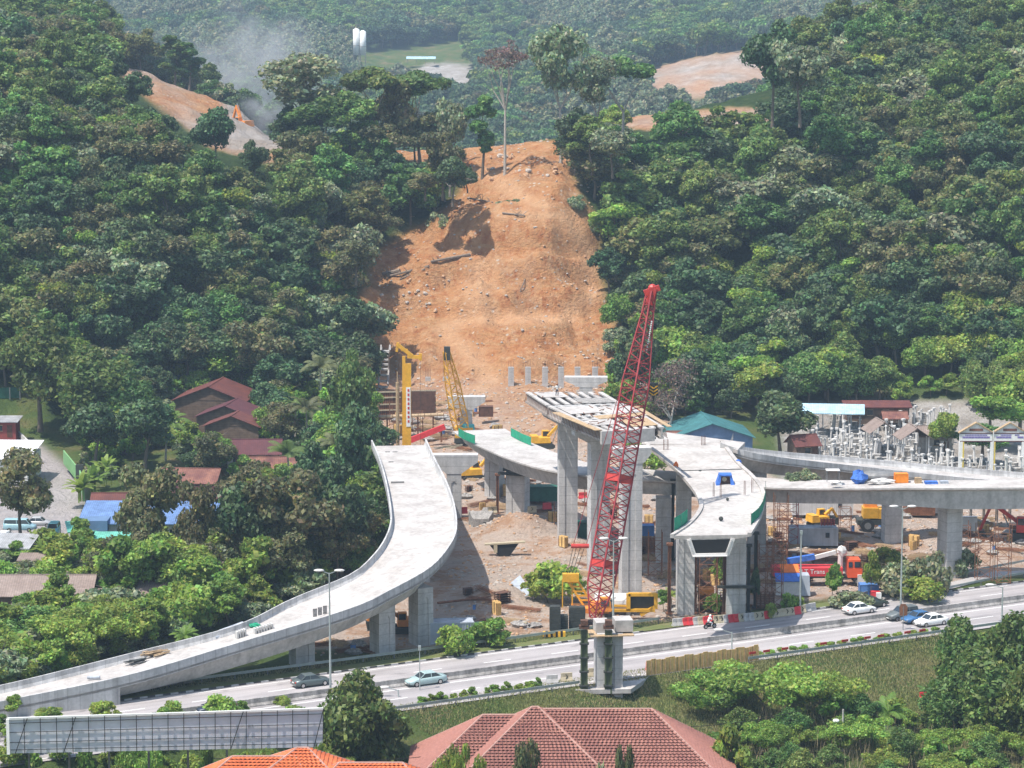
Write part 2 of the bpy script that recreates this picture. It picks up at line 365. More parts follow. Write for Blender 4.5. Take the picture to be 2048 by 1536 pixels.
def terrain_mat():
    m=bpy.data.materials.new('terrain'); m.use_nodes=True; nt=m.node_tree; L=nt.links; b=nt.nodes['Principled BSDF']; b.inputs['Roughness'].default_value=.95; b.inputs['Specular IOR Level'].default_value=.1
    geo=N(nt,'ShaderNodeNewGeometry'); P=geo.outputs['Position']
    def noise(s,d=5,r=.6,mp=None):
        n=N(nt,'ShaderNodeTexNoise'); n.inputs['Scale'].default_value=s; n.inputs['Detail'].default_value=d; n.inputs['Roughness'].default_value=r
        if mp:
            q=N(nt,'ShaderNodeMapping'); q.inputs['Scale'].default_value=mp; L.new(P,q.inputs[0]); L.new(q.outputs[0],n.inputs['Vector'])
        else: L.new(P,n.inputs['Vector'])
        return n.outputs['Fac']
    def ramp(f,stops):
        r=N(nt,'ShaderNodeValToRGB'); e=r.color_ramp.elements
        while len(e)<len(stops): e.new(.5)
        for k,(p,c) in enumerate(stops): e[k].position=p; e[k].color=(*c,1)
        L.new(f,r.inputs[0]); return r.outputs[0]
    def mix(f,a,b_):
        x=N(nt,'ShaderNodeMixRGB'); 
        if isinstance(f,float): x.inputs[0].default_value=f
        else: L.new(f,x.inputs[0])
        L.new(a,x.inputs[1]); L.new(b_,x.inputs[2]); return x.outputs[0]
    def at(n): a=N(nt,'ShaderNodeAttribute'); a.attribute_name=n; return a.outputs['Fac']
    def step(f,lo,hi):
        r=N(nt,'ShaderNodeMapRange'); r.inputs['From Min'].default_value=lo; r.inputs['From Max'].default_value=hi; L.new(f,r.inputs['Value']); return r.outputs[0]
    grass=ramp(noise(.12,6),[(.28,(.05,.085,.025)),(.45,(.085,.125,.035)),(.58,(.13,.135,.05)),(.72,(.22,.17,.10))])
    grass=mix(at('wood'),grass,ramp(noise(.5,5),[(.3,(.022,.042,.014)),(.6,(.045,.075,.024)),(.8,(.08,.075,.04))]))
    s1=ramp(noise(.09,9,.75),[(.30,(.30,.11,.035)),(.42,(.46,.205,.075)),(.52,(.52,.29,.13)),(.60,(.38,.235,.13)),(.72,(.60,.41,.22))])
    s2=ramp(noise(.5,6,.7),[(.3,(.27,.10,.04)),(.5,(.44,.21,.10)),(.7,(.60,.40,.26))])
    so=mix(.5,s1,s2)
    gul=noise(1.0,4,.6,(.6,.6,.10)); so=mix(step(gul,.5,.66),so,ramp(noise(2.0),[(.3,(.30,.10,.035)),(.7,(.42,.19,.08))]))
    hz_=noise(1.0,3,.5,(.05,.05,1.1)); so=mix(step(hz_,.52,.62),so,ramp(noise(.9),[(.3,(.50,.30,.15)),(.7,(.36,.155,.06))]))
    # broken pale rock and rubble in the dirt
    vo=N(nt,'ShaderNodeTexVoronoi'); vo.inputs['Scale'].default_value=1.1; L.new(P,vo.inputs['Vector'])
    sep=N(nt,'ShaderNodeSeparateColor'); L.new(vo.outputs['Color'],sep.inputs[0])
    th=N(nt,'ShaderNodeMath',operation='MULTIPLY'); L.new(step(sep.outputs[0],.86,.9),th.inputs[0]); L.new(step(vo.outputs['Distance'],.42,.25),th.inputs[1])
    th2=N(nt,'ShaderNodeMath',operation='MULTIPLY'); L.new(th.outputs[0],th2.inputs[0]); L.new(step(noise(.07,3),.42,.6),th2.inputs[1])
    so=mix(th2.outputs[0],so,ramp(noise(3.0),[(.3,(.45,.38,.30)),(.7,(.62,.56,.5))]))
    tk=ramp(noise(.8),[(.3,(.50,.27,.14)),(.7,(.60,.37,.21))]); so=mix(at('track'),so,tk)
    # the valley floor in the works area is paler, trodden and rocky
    sx=N(nt,'ShaderNodeSeparateXYZ'); L.new(P,sx.inputs[0]); lowf=step(sx.outputs[2],6.5,1.5)
    fl=ramp(noise(.16,9,.75),[(.28,(.30,.16,.09)),(.42,(.41,.28,.20)),(.52,(.52,.44,.38)),(.62,(.42,.36,.31)),(.75,(.46,.30,.21))])
    so=mix(lowf,so,mix(.12,fl,so))
    base=mix(at('soil'),grass,so)
    pl=ramp(noise(.15,8,.75),[(.3,(.24,.20,.16)),(.5,(.36,.33,.30)),(.68,(.52,.50,.48))]); base=mix(at('pale'),base,pl)
    pk=ramp(noise(.3,5),[(.3,(.36,.33,.32)),(.7,(.47,.43,.42))]); base=mix(at('park'),base,pk)
    L.new(base,b.inputs['Base Color'])
    bp=N(nt,'ShaderNodeBump'); bp.inputs['Strength'].default_value=1.0; bp.inputs['Distance'].default_value=1.0; L.new(noise(1.3,6,.7),bp.inputs['Height']); L.new(bp.outputs[0],b.inputs['Normal'])
    return m
wood=np.zeros_like(GXX)
wood[(GYY>428)&(GXX>-400)]=1; wood*=(1-np.clip(soft(SOILN)*3,0,1))*(TPY<np.interp(TPX,[0,90,100,250,340,480,540,700,1250,1300,1500,1600,1750,1950,2048],[770,790,860,865,760,760,775,830,800,790,785,770,765,770,780]))
wood[pip(QGRN,TPX,TPY)&inY(1200,2100)]=0; attr(me,'wood',soft(wood)); me.materials.append(terrain_mat())
# ---------------------------------------------------------------- trees
def leafmat(name,c1,c2,vari=.25,trans=.25): return mat(name,c1,rough=.55,scale=.35,col2=c2,spec=.35,trans=min(.5,trans+.15),vari=vari,attr='tint')
LEAF={'grey':leafmat('leaf_grey',(0.231,0.180,0.140),(0.136,0.108,0.086),.1),
 'green':leafmat('leaf_green',(0.147,0.252,0.059),(0.078,0.158,0.046)),
 'dark':leafmat('leaf_dark',(0.088,0.158,0.059),(0.049,0.101,0.043),.2,.15),
 'olive':leafmat('leaf_olive',(0.200,0.212,0.084),(0.110,0.132,0.063),.2),
 'bright':leafmat('leaf_bright',(0.269,0.404,0.073),(0.147,0.262,0.052),.2,.3),
 'pale':leafmat('leaf_pale',(0.269,0.324,0.179),(0.135,0.192,0.095),.2,.2),
 'yellow':leafmat('leaf_yellow',(.20,.24,.075),(.11,.15,.05),.2),
 'russet':leafmat('leaf_russet',(0.299,0.198,0.130),(0.190,0.132,0.092),.12)}
BARK=mat('bark',(.16,.13,.10),.9,.3,2.0); BARKP=mat('bark_pale',(.42,.38,.33),.9,.25,2.0)
def cards_mesh(name,P,Nn,S,tint,m,elong=1.5,droop=.0):
    """leaf-sized rhombic faces at P facing Nn"""
    n=len(P); rnd=NR.randn(n,3); T=np.cross(Nn,rnd); T/=np.linalg.norm(T,axis=1)[:,None]+1e-9; B=np.cross(Nn,T)
    S=S[:,None]; a=T*S*elong*.5; b=B*S*.5
    V=np.empty((n,4,3)); V[:,0]=P-a; V[:,1]=P-b*.9+Nn*S*.12; V[:,2]=P+a; V[:,3]=P+b*.9+Nn*S*.12
    if droop: V[:,:,2]-=0
    me=bpy.data.meshes.new(name); me.vertices.add(4*n); me.vertices.foreach_set('co',V.astype(np.float32).ravel())
    me.loops.add(4*n); me.loops.foreach_set('vertex_index',np.arange(4*n,dtype=np.int32)); me.polygons.add(n)
    me.polygons.foreach_set('loop_start',(np.arange(n)*4).astype(np.int32)); me.polygons.foreach_set('loop_total',np.full(n,4,np.int32))
    me.update(calc_edges=True)
    ca=me.color_attributes.new('tint','FLOAT_COLOR','POINT'); c=np.ones((n,4,4),np.float32); c[:,:,:3]=tint[:,None,:]; ca.data.foreach_set('color',c.ravel())
    me.materials.append(m); return me
def crown_mesh(name,seed,m,rx,rz,cz,nb,ncards,size,kind='round',hole=.0):
    r=np.random.RandomState(seed); C=[];RR=[]
    for k in range(nb):
        while True:
            p=r.uniform(-1,1,3)
            if kind=='round' and (p**2).sum()<1 and p[2]>-.75 : break
            if kind=='umbrella' and p[0]**2+p[1]**2<1 and abs(p[2]-(.5-.6*(p[0]**2+p[1]**2)))<.35: break
            if kind=='column' and p[0]**2+p[1]**2<(1-abs(p[2])**2*.75)*.8: break
        q=p*np.array([rx,rx,rz])*r.uniform(.72,.98); C.append(q); RR.append(r.uniform(.20,.46)*rx*(.8 if kind=='umbrella' else 1))
    C=np.array(C);RR=np.array(RR); pr=RR**2; pr/=pr.sum()
    bi=r.choice(nb,ncards,p=pr); d=r.randn(ncards,3); d[:,2]=d[:,2]*.85+.35; d/=np.linalg.norm(d,axis=1)[:,None]
    flat=.55 if kind=='umbrella' else .78
    rad=RR[bi]*r.uniform(.42,1.22,ncards)**.75*(1+.22*np.sin(d[:,0]*7+bi)*np.sin(d[:,1]*8+bi*2)*np.sin(d[:,2]*6)); P=C[bi]+d*rad[:,None]*np.array([1,1,flat])
    # keep the outer shell of the whole crown, not the part buried inside other clumps
    dd=np.sqrt((((P[:,None]-C[None])/np.array([1,1,flat]))**2).sum(2))/RR[None]; dd[np.arange(ncards),bi]=9
    keep=dd.min(1)>.62
    if hole: keep&=np.sin(P[:,0]*2.1+seed)*np.sin(P[:,1]*1.9+seed*2)*np.sin(P[:,2]*2.3)>-(1-hole)
    P=P[keep];bi=bi[keep];d=d[keep]; n=len(P)
    Nn=d+r.randn(n,3)*.75; Nn/=np.linalg.norm(Nn,axis=1)[:,None]
    bt=r.uniform(.75,1.3,nb)[bi]*r.uniform(.62,1.5,n); tint=np.stack([bt*r.uniform(.8,1.3,n),bt*r.uniform(.88,1.12,n),bt*r.uniform(.8,1.3,n)],1)
    P[:,2]+=cz
    return cards_mesh(name,P,Nn,size*r.uniform(.5,1.6,n),tint,m), C+np.array([0,0,cz])
def trunk_mesh(name,seed,h,r0,tips,m,ntip=6):
    r=random.Random(seed); mb=MB(); fork=h*r.uniform(.45,.6); lean=Vector((r.uniform(-.7,.7),r.uniform(-.7,.7),0))
    pts=[Vector((0,0,-1.5)),Vector((0,0,0)),lean*.4+Vector((0,0,fork*.5)),lean+Vector((0,0,fork))]
    rr=[r0*1.25,r0,r0*.8,r0*.65]
    for a,b,p,q in zip(pts,pts[1:],rr,rr[1:]): mb.cyl(a,b,p,q,7,cap=False)
    T=[Vector(t) for t in tips]; r.shuffle(T); F=pts[-1]; mains=[]
    for t in T[:max(3,ntip//3)]:
        m1=F.lerp(t,.38)+Vector((r.uniform(-.5,.5),r.uniform(-.5,.5),r.uniform(.1,.7))); m2=F.lerp(t,.72)+Vector((r.uniform(-.5,.5),r.uniform(-.5,.5),r.uniform(-.2,.5)))
        mb.cyl(F,m1,r0*.5,r0*.36,5,cap=False); mb.cyl(m1,m2,r0*.36,r0*.22,5,cap=False); mb.cyl(m2,t,r0*.22,r0*.07,4,cap=False); mains+=[(m1,r0*.3),(m2,r0*.18)]
    for t in T[max(3,ntip//3):ntip]:
        q,rq=min(mains,key=lambda c:(c[0]-t).length); mm=q.lerp(t,.5)+Vector((r.uniform(-.4,.4),r.uniform(-.4,.4),r.uniform(0,.5))); mb.cyl(q,mm,rq*.8,rq*.5,4,cap=False); mb.cyl(mm,t,rq*.5,rq*.15,4,cap=False)
        for k in range(2): mb.cyl(mm,t+Vector((r.uniform(-1.2,1.2),r.uniform(-1.2,1.2),r.uniform(-.4,1))),rq*.3,.02,3,cap=False)
    me=bpy.data.meshes.new(name); me.from_pydata([tuple(v) for v in mb.v],[],mb.f); me.materials.append(m); me.polygons.foreach_set('use_smooth',[True]*len(me.polygons)); me.update(); return me
# tree kinds: total height h, crown radius
KINDS={}
def def_tree(key,leaf,h,rx,rz,nb,nc,size,kind='round',bark=None,hole=0,r0=.28,ntip=6,seed=1):
    cz=h-rz*.9
    cm,C=crown_mesh('crown',seed,LEAF[leaf],rx,rz,cz,nb,nc,size,kind,hole)
    tm=trunk_mesh('trunk',seed,cz,r0,C,bark or BARK,ntip); KINDS[key]=(cm,tm,h,rx)
def_tree('a','green',13,4.7,5.4,19,7500,.42,seed=1)
def_tree('b','dark',14,5.0,5.9,21,7500,.42,seed=2)
def_tree('c','olive',12,4.6,4.8,18,7000,.38,hole=.3,seed=3)
def_tree('d','green',16,4.3,6.6,20,7500,.40,seed=4)
def_tree('e','pale',13,4.8,5.2,18,5200,.48,hole=.35,seed=5)
def_tree('f','bright',10,4.0,4.2,16,6500,.36,seed=6)
def_tree('g','dark',11,4.4,4.5,16,6500,.38,seed=7,hole=.2)
def_tree('y','yellow',13,4.6,5.0,20,6500,.40,seed=41,hole=.2)
def_tree('u','green',18,5.6,3.2,16,4200,.50,kind='umbrella',r0=.32,seed=8,bark=BARKP,hole=.1)
def_tree('k','green',14,2.6,6.0,14,3800,.48,kind='column',r0=.25,seed=9)
def_tree('r','grey',27,4.6,5.6,26,2200,.30,kind='umbrella',bark=BARKP,r0=.3,ntip=22,seed=10,hole=.5)
def_tree('v','bright',5,2.2,1.9,9,2600,.30,seed=12,r0=.09)   # small young tree
def_tree('s','bright',2.6,2.0,1.5,12,2600,.22,seed=13,r0=.05)   # shrub
def_tree('t','pale',2.4,2.2,1.3,12,2400,.22,seed=14,r0=.05)
def_tree('m','bright',9,5.2,3.4,24,9000,.26,kind='umbrella',seed=15,r0=.2,hole=.1)  # fine-leaved spreading tree
def_tree('n','green',10,4.3,4.3,24,9500,.32,seed=16)         # near broad-leaved tree
def_tree('x','grey',11,4.6,5.2,22,3600,.22,hole=.5,seed=31,bark=BARKP,ntip=16)
def_tree('q','pale',20,5.4,5.6,26,5200,.46,hole=.35,seed=17,bark=BARKP,r0=.33,ntip=14)
def_tree('h','green',12,5.0,4.6,17,2200,.75,seed=21)  # coarse, for far woods
def_tree('i','dark',13,5.2,5.0,17,2200,.75,seed=22)
def_tree('j','olive',12,5.0,4.6,17,2000,.75,seed=23)
def_tree('o','pale',15,4.8,5.8,17,2000,.75,seed=24)
def place_tree(key,loc,h=None,label=None,cat='tree',group=None,rz=None,wide=1.0,name=None):
    cm,tm,H0,rx=KINDS[key]; s=(h/H0) if h else 1.0
    r=bpy.data.objects.new(name or 'tree',None); COL.objects.link(r); r.empty_display_size=.3
    r.location=loc; r.rotation_euler=(0,0,rng.uniform(0,6.28) if rz is None else rz); r.scale=(s*wide,s*wide,s)
    for nm,m in (('trunk',tm),('crown',cm)):
        o=bpy.data.objects.new(nm,m); COL.objects.link(o); o.parent=r
    return tag(r,label,cat,group)
# ---- forest positions
def forest_points():
    pts=[]
    sp=5.7
    xs=np.arange(-340,440,sp); ys=np.arange(425,900,sp)
    X,Y=np.meshgrid(xs,ys); X=X+NR.uniform(-.42,.42,X.shape)*sp; Y=Y+NR.uniform(-.42,.42,Y.shape)*sp
    X=X.ravel();Y=Y.ravel(); Z=height(X,Y); px,py=proj(X,Y,Z)
    ok=(np.abs(px-1024)<1800)&(py<870)
    CL2=[(690,1000),(700,800),(740,790),(730,700),(700,600),(733,560),(735,510),(800,478),(865,432),(915,388),(925,356),(700,352),(560,345),(560,322),(900,318),(1150,302),(1160,370),(1200,430),(1206,540),(1225,620),(1250,700),(1270,800)]
    ok&=~(pip(CL2,px,py)&(Y<640))
    ok&=~(pip(CUTL,px,py)&(Y>560)&(Y<760)); ok&=~(pip(CUTR,px,py)&(Y>560)&(Y<760))
    lim=np.interp(px,[0,90,100,250,340,480,540,700,1250,1300,1500,1600,1750,1950,2048],[770,790,845,850,745,745,760,830,800,770,765,745,740,745,760])
    ok&=py<lim
    ok&=~((Y>585)&(px>560)&(px<1180)&(Y<690))            # open crest behind the felled strip
    ok&=~((Y>560)&(px>560)&(px<1190)&(py>280))
    ok&=~((px>1110)&(px<1230)&(py<300)&(Y<640))
    top=py-16*CAM_F/(Y*_f[1]+(Z-CAM_H)*_f[2])
    ok&=~((px>200)&(px<575)&(top<np.interp(px,[200,330,420,480,575],[128,208,235,268,345]))&(Y<760))
    ok&=~((px>1165)&(px<1570)&(top<np.interp(px,[1165,1240,1335,1345,1400,1500,1570],[222,236,226,196,192,176,165])))
    X,Y,Z,px,py=[a[ok] for a in (X,Y,Z,px,py)]
    # line of sight: drop what higher ground nearer the camera hides
    vis=np.ones(len(X),bool)
    for f in np.linspace(.35,.97,50):
        g=height(X*f,Y*f,False); ray=CAM_H+((Z+16)-CAM_H)*f; vis&=~(g>ray)
    return [a[vis] for a in (X,Y,Z,px,py)]
FX,FY,FZ,FPX,FPY=forest_points()
order=np.argsort(FY+np.where(np.abs(FPX-1024)>1070,5000,0))
HILLK=['a','b','c','d','e','g','a','y','d','g','f','c','b']
HLAB={'y':'yellowish olive broadleaf tree','u':'tall flat-topped tree with pale trunk','a':'mid green broadleaf tree','b':'dark dense broadleaf tree','c':'dull olive thin-leaved tree','d':'tall mid green forest tree','e':'pale grey-green loose-leaved tree','g':'low dark green tree','f':'bright yellow-green low tree'}
def kindat(x,y):
    v=vnoise(x,y,22,7)+rng.uniform(-.3,.3); return HILLK[int(min(.999,max(0,v+.5))*len(HILLK))]
# the rest of the woods: one object of scattered trees
def scatter_obj(name,X,Y,Z,keys,smin,smax,label,seed):
    me=bpy.data.meshes.new(name); me.from_pydata([(float(a),float(b),float(c)) for a,b,c in zip(X,Y,Z)],[],[])
    o=bpy.data.objects.new(name,me); COL.objects.link(o); o['kind']='stuff'; o['label']=label; o['category']='forest'
    r=np.random.RandomState(seed); n=len(X)
    a=me.attributes.new('idx','INT','POINT'); a.data.foreach_set('value',np.array([keys(x,y) for x,y in zip(X,Y)],np.int32))
    s=r.uniform(smin,smax,n); w_=r.uniform(.95,1.4,n); a=me.attributes.new('scl','FLOAT_VECTOR','POINT'); a.data.foreach_set('vector',np.stack([s*w_,s*w_,s],1).astype(np.float32).ravel())
    a=me.attributes.new('rot','FLOAT_VECTOR','POINT'); a.data.foreach_set('vector',np.stack([np.zeros(n),np.zeros(n),r.uniform(0,6.28,n)],1).astype(np.float32).ravel())
    return o
def gn_scatter(o,objs):
    ng=bpy.data.node_groups.new('scatter','GeometryNodeTree'); ng.interface.new_socket('Geometry',in_out='INPUT',socket_type='NodeSocketGeometry'); ng.interface.new_socket('Geometry',in_out='OUTPUT',socket_type='NodeSocketGeometry')
    i=ng.nodes.new('NodeGroupInput'); ou=ng.nodes.new('NodeGroupOutput'); ip=ng.nodes.new('GeometryNodeInstanceOnPoints'); gi=ng.nodes.new('GeometryNodeGeometryToInstance')
    for ob in reversed(objs):
        oi=ng.nodes.new('GeometryNodeObjectInfo'); oi.inputs['Object'].default_value=ob; oi.inputs['As Instance'].default_value=False; oi.transform_space='ORIGINAL'
        g2=ng.nodes.new('GeometryNodeGeometryToInstance'); ng.links.new(oi.outputs['Geometry'],g2.inputs[0]); ng.links.new(g2.outputs[0],gi.inputs[0])
    # join of separate instances keeps each as one pickable instance
    jn=ng.nodes.new('GeometryNodeJoinGeometry')
    for l in list(ng.links):
        if l.to_node==gi: s_=l.from_socket; ng.links.remove(l); ng.links.new(s_,jn.inputs[0])
    ng.nodes.remove(gi)
    def na(nm,t):
        a=ng.nodes.new('GeometryNodeInputNamedAttribute'); a.data_type=t; a.inputs['Name'].default_value=nm; return a
    ng.links.new(i.outputs[0],ip.inputs['Points']); ng.links.new(jn.outputs[0],ip.inputs['Instance']); ip.inputs['Pick Instance'].default_value=True
    ng.links.new(na('idx','INT').outputs['Attribute'],ip.inputs['Instance Index'])
    ng.links.new(na('scl','FLOAT_VECTOR').outputs['Attribute'],ip.inputs['Scale']); ng.links.new(na('rot','FLOAT_VECTOR').outputs['Attribute'],ip.inputs['Rotation'])
    ng.links.new(ip.outputs[0],ou.inputs[0]); md=o.modifiers.new('scatter','NODES'); md.node_group=ng
def proto(key):
    cm,tm,h,rx=KINDS[key]; bm=bmesh.new(); bm.from_mesh(cm); nc_=len(bm.faces); bm.from_mesh(tm)
    me=bpy.data.meshes.new('woodland_tree'); bm.faces.ensure_lookup_table()
    for f in bm.faces[nc_:]: f.material_index=1
    bm.to_mesh(me); bm.free(); me.materials.append(cm.materials[0]); me.materials.append(tm.materials[0])
    return bpy.data.objects.new('woodland_tree',me)
SCK=['a','b','c','d','e','g','f','y','u']; protos=[proto(k) for k in SCK]
def finish_forest(nearn):
    for i in order[:nearn]:
        k=kindat(FX[i],FY[i]); side='left hillside forest, left of the soil cutting' if FPX[i]<950 else 'right hillside forest, right of the soil cutting'
        place_tree(k,(FX[i],FY[i],FZ[i]-.4),KINDS[k][2]*rng.uniform(.6,1.15),HLAB[k]+' in the '+side,'tree','trees of the near hillside forest',wide=rng.uniform(.95,1.35))
    rest=order[nearn:]
    fo=scatter_obj('forest',FX[rest],FY[rest],FZ[rest]-.4,lambda x,y:SCK.index(kindat(x,y)),.62,1.15,'dense green forest covering the hillsides',3); gn_scatter(fo,protos)
def far_points():
    sp=8.2; xs=np.arange(-520,640,sp); ys=np.arange(900,2250,sp); X,Y=np.meshgrid(xs,ys); X=X+NR.uniform(-.45,.45,X.shape)*sp; Y=Y+NR.uniform(-.45,.45,Y.shape)*sp; X=X.ravel();Y=Y.ravel()
    ok=np.abs(X)<.235*Y+25; X=X[ok];Y=Y[ok]; Z=height(X,Y); px,py=proj(X,Y,Z); ok=(py>-60)&(py<420)
    
    for dy in (0,20,38): ok&=~pip(QUAR,px,py-dy); ok&=~pip(QGRN,px,py-dy*.6); ok&=~(pip(CUTF,px,py-dy)&(Y>1000))
    X,Y,Z=X[ok],Y[ok],Z[ok]; vis=np.ones(len(X),bool)
    for f in np.linspace(.2,.97,60):
        g=height(X*f,Y*f,False); vis&=~(g>CAM_H+((Z+16)-CAM_H)*f)
    return X[vis],Y[vis],Z[vis]
QX,QY,QZ=far_points()
FK=['h','i','j','o']; fprot=[proto(k) for k in FK]
ff=scatter_obj('far_forest',QX,QY,QZ-.5,lambda x,y:int(min(3.99,max(0,(vnoise(x,y,60,4)*1.5+.5+rng.uniform(-.3,.3))*4))),.8,1.35,'hazy forest on the far hills beyond the quarry',4); gn_scatter(ff,fprot)
print('TREES hill',len(FX),'far',len(QX))
# ---------------------------------------------------------------- materials of built things
M=lambda k:MATS[k]
mat('concrete',(.50,.49,.475),.85,.22,.35,fine=3,bump=.3,streak=.25)
mat('concrete_deck',(.50,.475,.455),.85,.30,.30,col2=(.34,.315,.295),fine=1.8,bump=.2)
mat('concrete_fascia',(.50,.495,.49),.85,.18,.4,fine=3,streak=.32,seam=(0,1.25,.09,.8))
mat('concrete_pier',(.52,.51,.50),.85,.2,.4,fine=4,streak=.2,seam=(2,1.3,.07,.72))
mat('concrete_old',(.36,.34,.32),.9,.35,.5,fine=4,streak=.45)
mat('concrete_rough',(.30,.285,.27),.95,.4,1.5,fine=6,bump=.6)
mat('asphalt',(.37,.345,.345),.85,.12,.12,fine=5,spec=.2)
mat('asphalt_slip',(.38,.36,.35),.85,.12,.12,fine=5,spec=.2)
def road_mat():
    m=M('asphalt'); nt=m.node_tree; L=nt.links; b=nt.nodes['Principled BSDF']; src=b.inputs['Base Color'].links[0].from_socket
    tc=N(nt,'ShaderNodeTexCoord'); mp=N(nt,'ShaderNodeMapping'); mp.inputs['Rotation'].default_value=(0,0,-HA); L.new(tc.outputs['Object'],mp.inputs[0])
    def layer(src,sc,s,lo,hi,a,d):
        m2=N(nt,'ShaderNodeMapping'); m2.inputs['Scale'].default_value=sc; L.new(mp.outputs[0],m2.inputs[0]); n=N(nt,'ShaderNodeTexNoise'); n.inputs['Scale'].default_value=s; n.inputs['Detail'].default_value=d; L.new(m2.outputs[0],n.inputs['Vector'])
        r=N(nt,'ShaderNodeMapRange'); r.inputs['From Min'].default_value=lo; r.inputs['From Max'].default_value=hi; r.inputs['To Min'].default_value=1; r.inputs['To Max'].default_value=a; L.new(n.outputs['Fac'],r.inputs['Value'])
        x=N(nt,'ShaderNodeVectorMath',operation='SCALE'); L.new(src,x.inputs[0]); L.new(r.outputs[0],x.inputs['Scale']); return x.outputs[0]
    o=layer(src,(.012,.9,1),1.0,.45,.62,.80,3); o=layer(o,(.05,.16,1),1.0,.56,.60,.86,1); o=layer(o,(.3,.5,1),1.0,.62,.70,.72,5); L.new(o,b.inputs['Base Color'])
road_mat()
mat('paint_white',(.80,.80,.78),.6,.10,2)
mat('paint_yellow',(.68,.52,.10),.6,.15,2)
mat('kerb_black',(.06,.06,.06),.8,.2,2)
mat('galv',(.42,.47,.46),.45,.15,1,metal=.4)
mat('rust',(.22,.10,.055),.85,.35,2,fine=8)
mat('rust_dark',(.12,.06,.04),.85,.35,2)
mat('timber',(.42,.30,.18),.85,.3,2,fine=8)
mat('plywood',(.72,.48,.19),.8,.25,1.2,fine=5,seam=(0,.9,.10,.55))
mat('steel_dark',(.05,.055,.05),.6,.3,2)
mat('steel_green',(.09,.115,.06),.6,.3,2)
mat('steel_grey',(.22,.22,.22),.6,.25,2,metal=.3)
mat('machine_yellow',(.72,.38,.03),.5,.2,1.5,spec=.5)
mat('machine_orange',(.75,.26,.04),.5,.2,1.5,spec=.5)
mat('machine_red',(.50,.045,.035),.5,.2,1.5,spec=.5)
mat('boom_red',(.30,.04,.045),.6,.25,.8)
mat('machine_green',(.03,.13,.09),.6,.25,1.5)
mat('rubber',(.025,.025,.025),.85,.2,3)
mat('glass_dark',(.03,.04,.05),.08,.1,1,spec=.8)
mat('chrome',(.6,.6,.6),.3,.1,1,metal=.9)
mat('net_green',(.02,.30,.17),.8,.3,2)
mat('tarp_blue',(.06,.17,.55),.7,.3,1.5,bump=.8)
mat('tarp_orange',(.80,.19,.04),.7,.2,1.5,bump=.6)
mat('box_orange',(.80,.24,.02),.6,.15,1.5)
mat('plastic_red',(.62,.05,.06),.6,.15,2)
mat('plastic_pale',(.46,.40,.28),.7,.15,2)
mat('plastic_white',(.66,.64,.62),.7,.12,2)
mat('black',(.015,.015,.015),.8,.2,2)
mat('rock',(.50,.45,.40),.9,.35,.8,fine=4,bump=.8)
mat('rock_orange',(.52,.33,.2),.9,.3,.8,fine=4,bump=.8)
mat('wood_log',(.23,.18,.14),.95,.3,2)
mat('skin',(.33,.19,.12),.6,.1,3); mat('cloth_white',(.72,.72,.70),.9,.1,3); mat('cloth_dark',(.05,.055,.08),.9,.1,3)
# ---------------------------------------------------------------- highway
def strip(o0,o1,z0,z1=None,t0=-95,t1=150,n=60):
    mb=MB(); vs=[]; z1=z0 if z1 is None else z1
    for k in range(n+1):
        t=t0+(t1-t0)*k/n; vs+= [HW(t,o0,z0),HW(t,o1,z1)]
    mb.add(vs,[(2*k,2*k+2,2*k+3,2*k+1) for k in range(n)]); return mb
def struct(mb,name,m,label=None):
    o=mb.build(name,m); o['kind']='structure'
    if label: o['label']=label
    return o
struct(strip(-9.25,-.35,.0),'road',M('asphalt'),'near carriageway of the highway')
struct(strip(.35,8.75,.0),'road',M('asphalt'),'far carriageway of the highway')
def line(o,w,ta,tb,dash=None):
    mb=MB(); t=ta
    while t<tb:
        e=min(tb,t+(dash[0] if dash else 4.0)); mb.add([HW(t,o-w/2,.006),HW(e,o-w/2,.006),HW(e,o+w/2,.006),HW(t,o+w/2,.006)],[(0,1,2,3)]); t=e+(dash[1] if dash else 0)
    return mb
for (o,w_,d,lb) in ((-1.25,.16,None,'solid white line beside the median on the near carriageway'),(-4.7,.16,(3.6,5.4),'dashed lane line of the near carriageway'),(-8.3,.14,None,'thin edge line by the near guardrail'),(4.75,.16,(3.6,5.4),'dashed lane line of the far carriageway'),(1.15,.14,None,'thin edge line beyond the median'),(8.1,.14,None,'thin edge line by the striped kerb')):
    struct(line(o,w_,-93,148,d),'road_marking',M('paint_white'),lb)
# verge + slip road on the right
def rowpts(L,z): return [G(a,b,z) for a,b in L]
def ribbon(A,B,zz=.0):
    mb=MB(); vs=[]
    for a,b in zip(A,B): vs+=[a,b]
    return mb.add(vs,[(2*k,2*k+1,2*k+3,2*k+2) for k in range(len(A)-1)])
slA=rowpts([(1600,1222),(1700,1203),(1800,1186),(1880,1170),(2000,1139),(2120,1112)],.01); slB=rowpts([(1600,1223),(1700,1206),(1800,1193),(1880,1183),(2000,1153),(2120,1130)],.01)
struct(ribbon(slB,slA),'road',M('asphalt_slip'),'narrow slip road climbing away on the far side of the highway')
def grass_mat():
    return mat('verge',(.09,.135,.035),.95,.3,.5,col2=(.17,.16,.07),fine=5,bump=.8)
grass_mat()
vg=struct(strip(8.95,11.6,.06,-.05,-93,52),'verge',M('verge'),'grass verge between the striped kerb and the far guardrail')
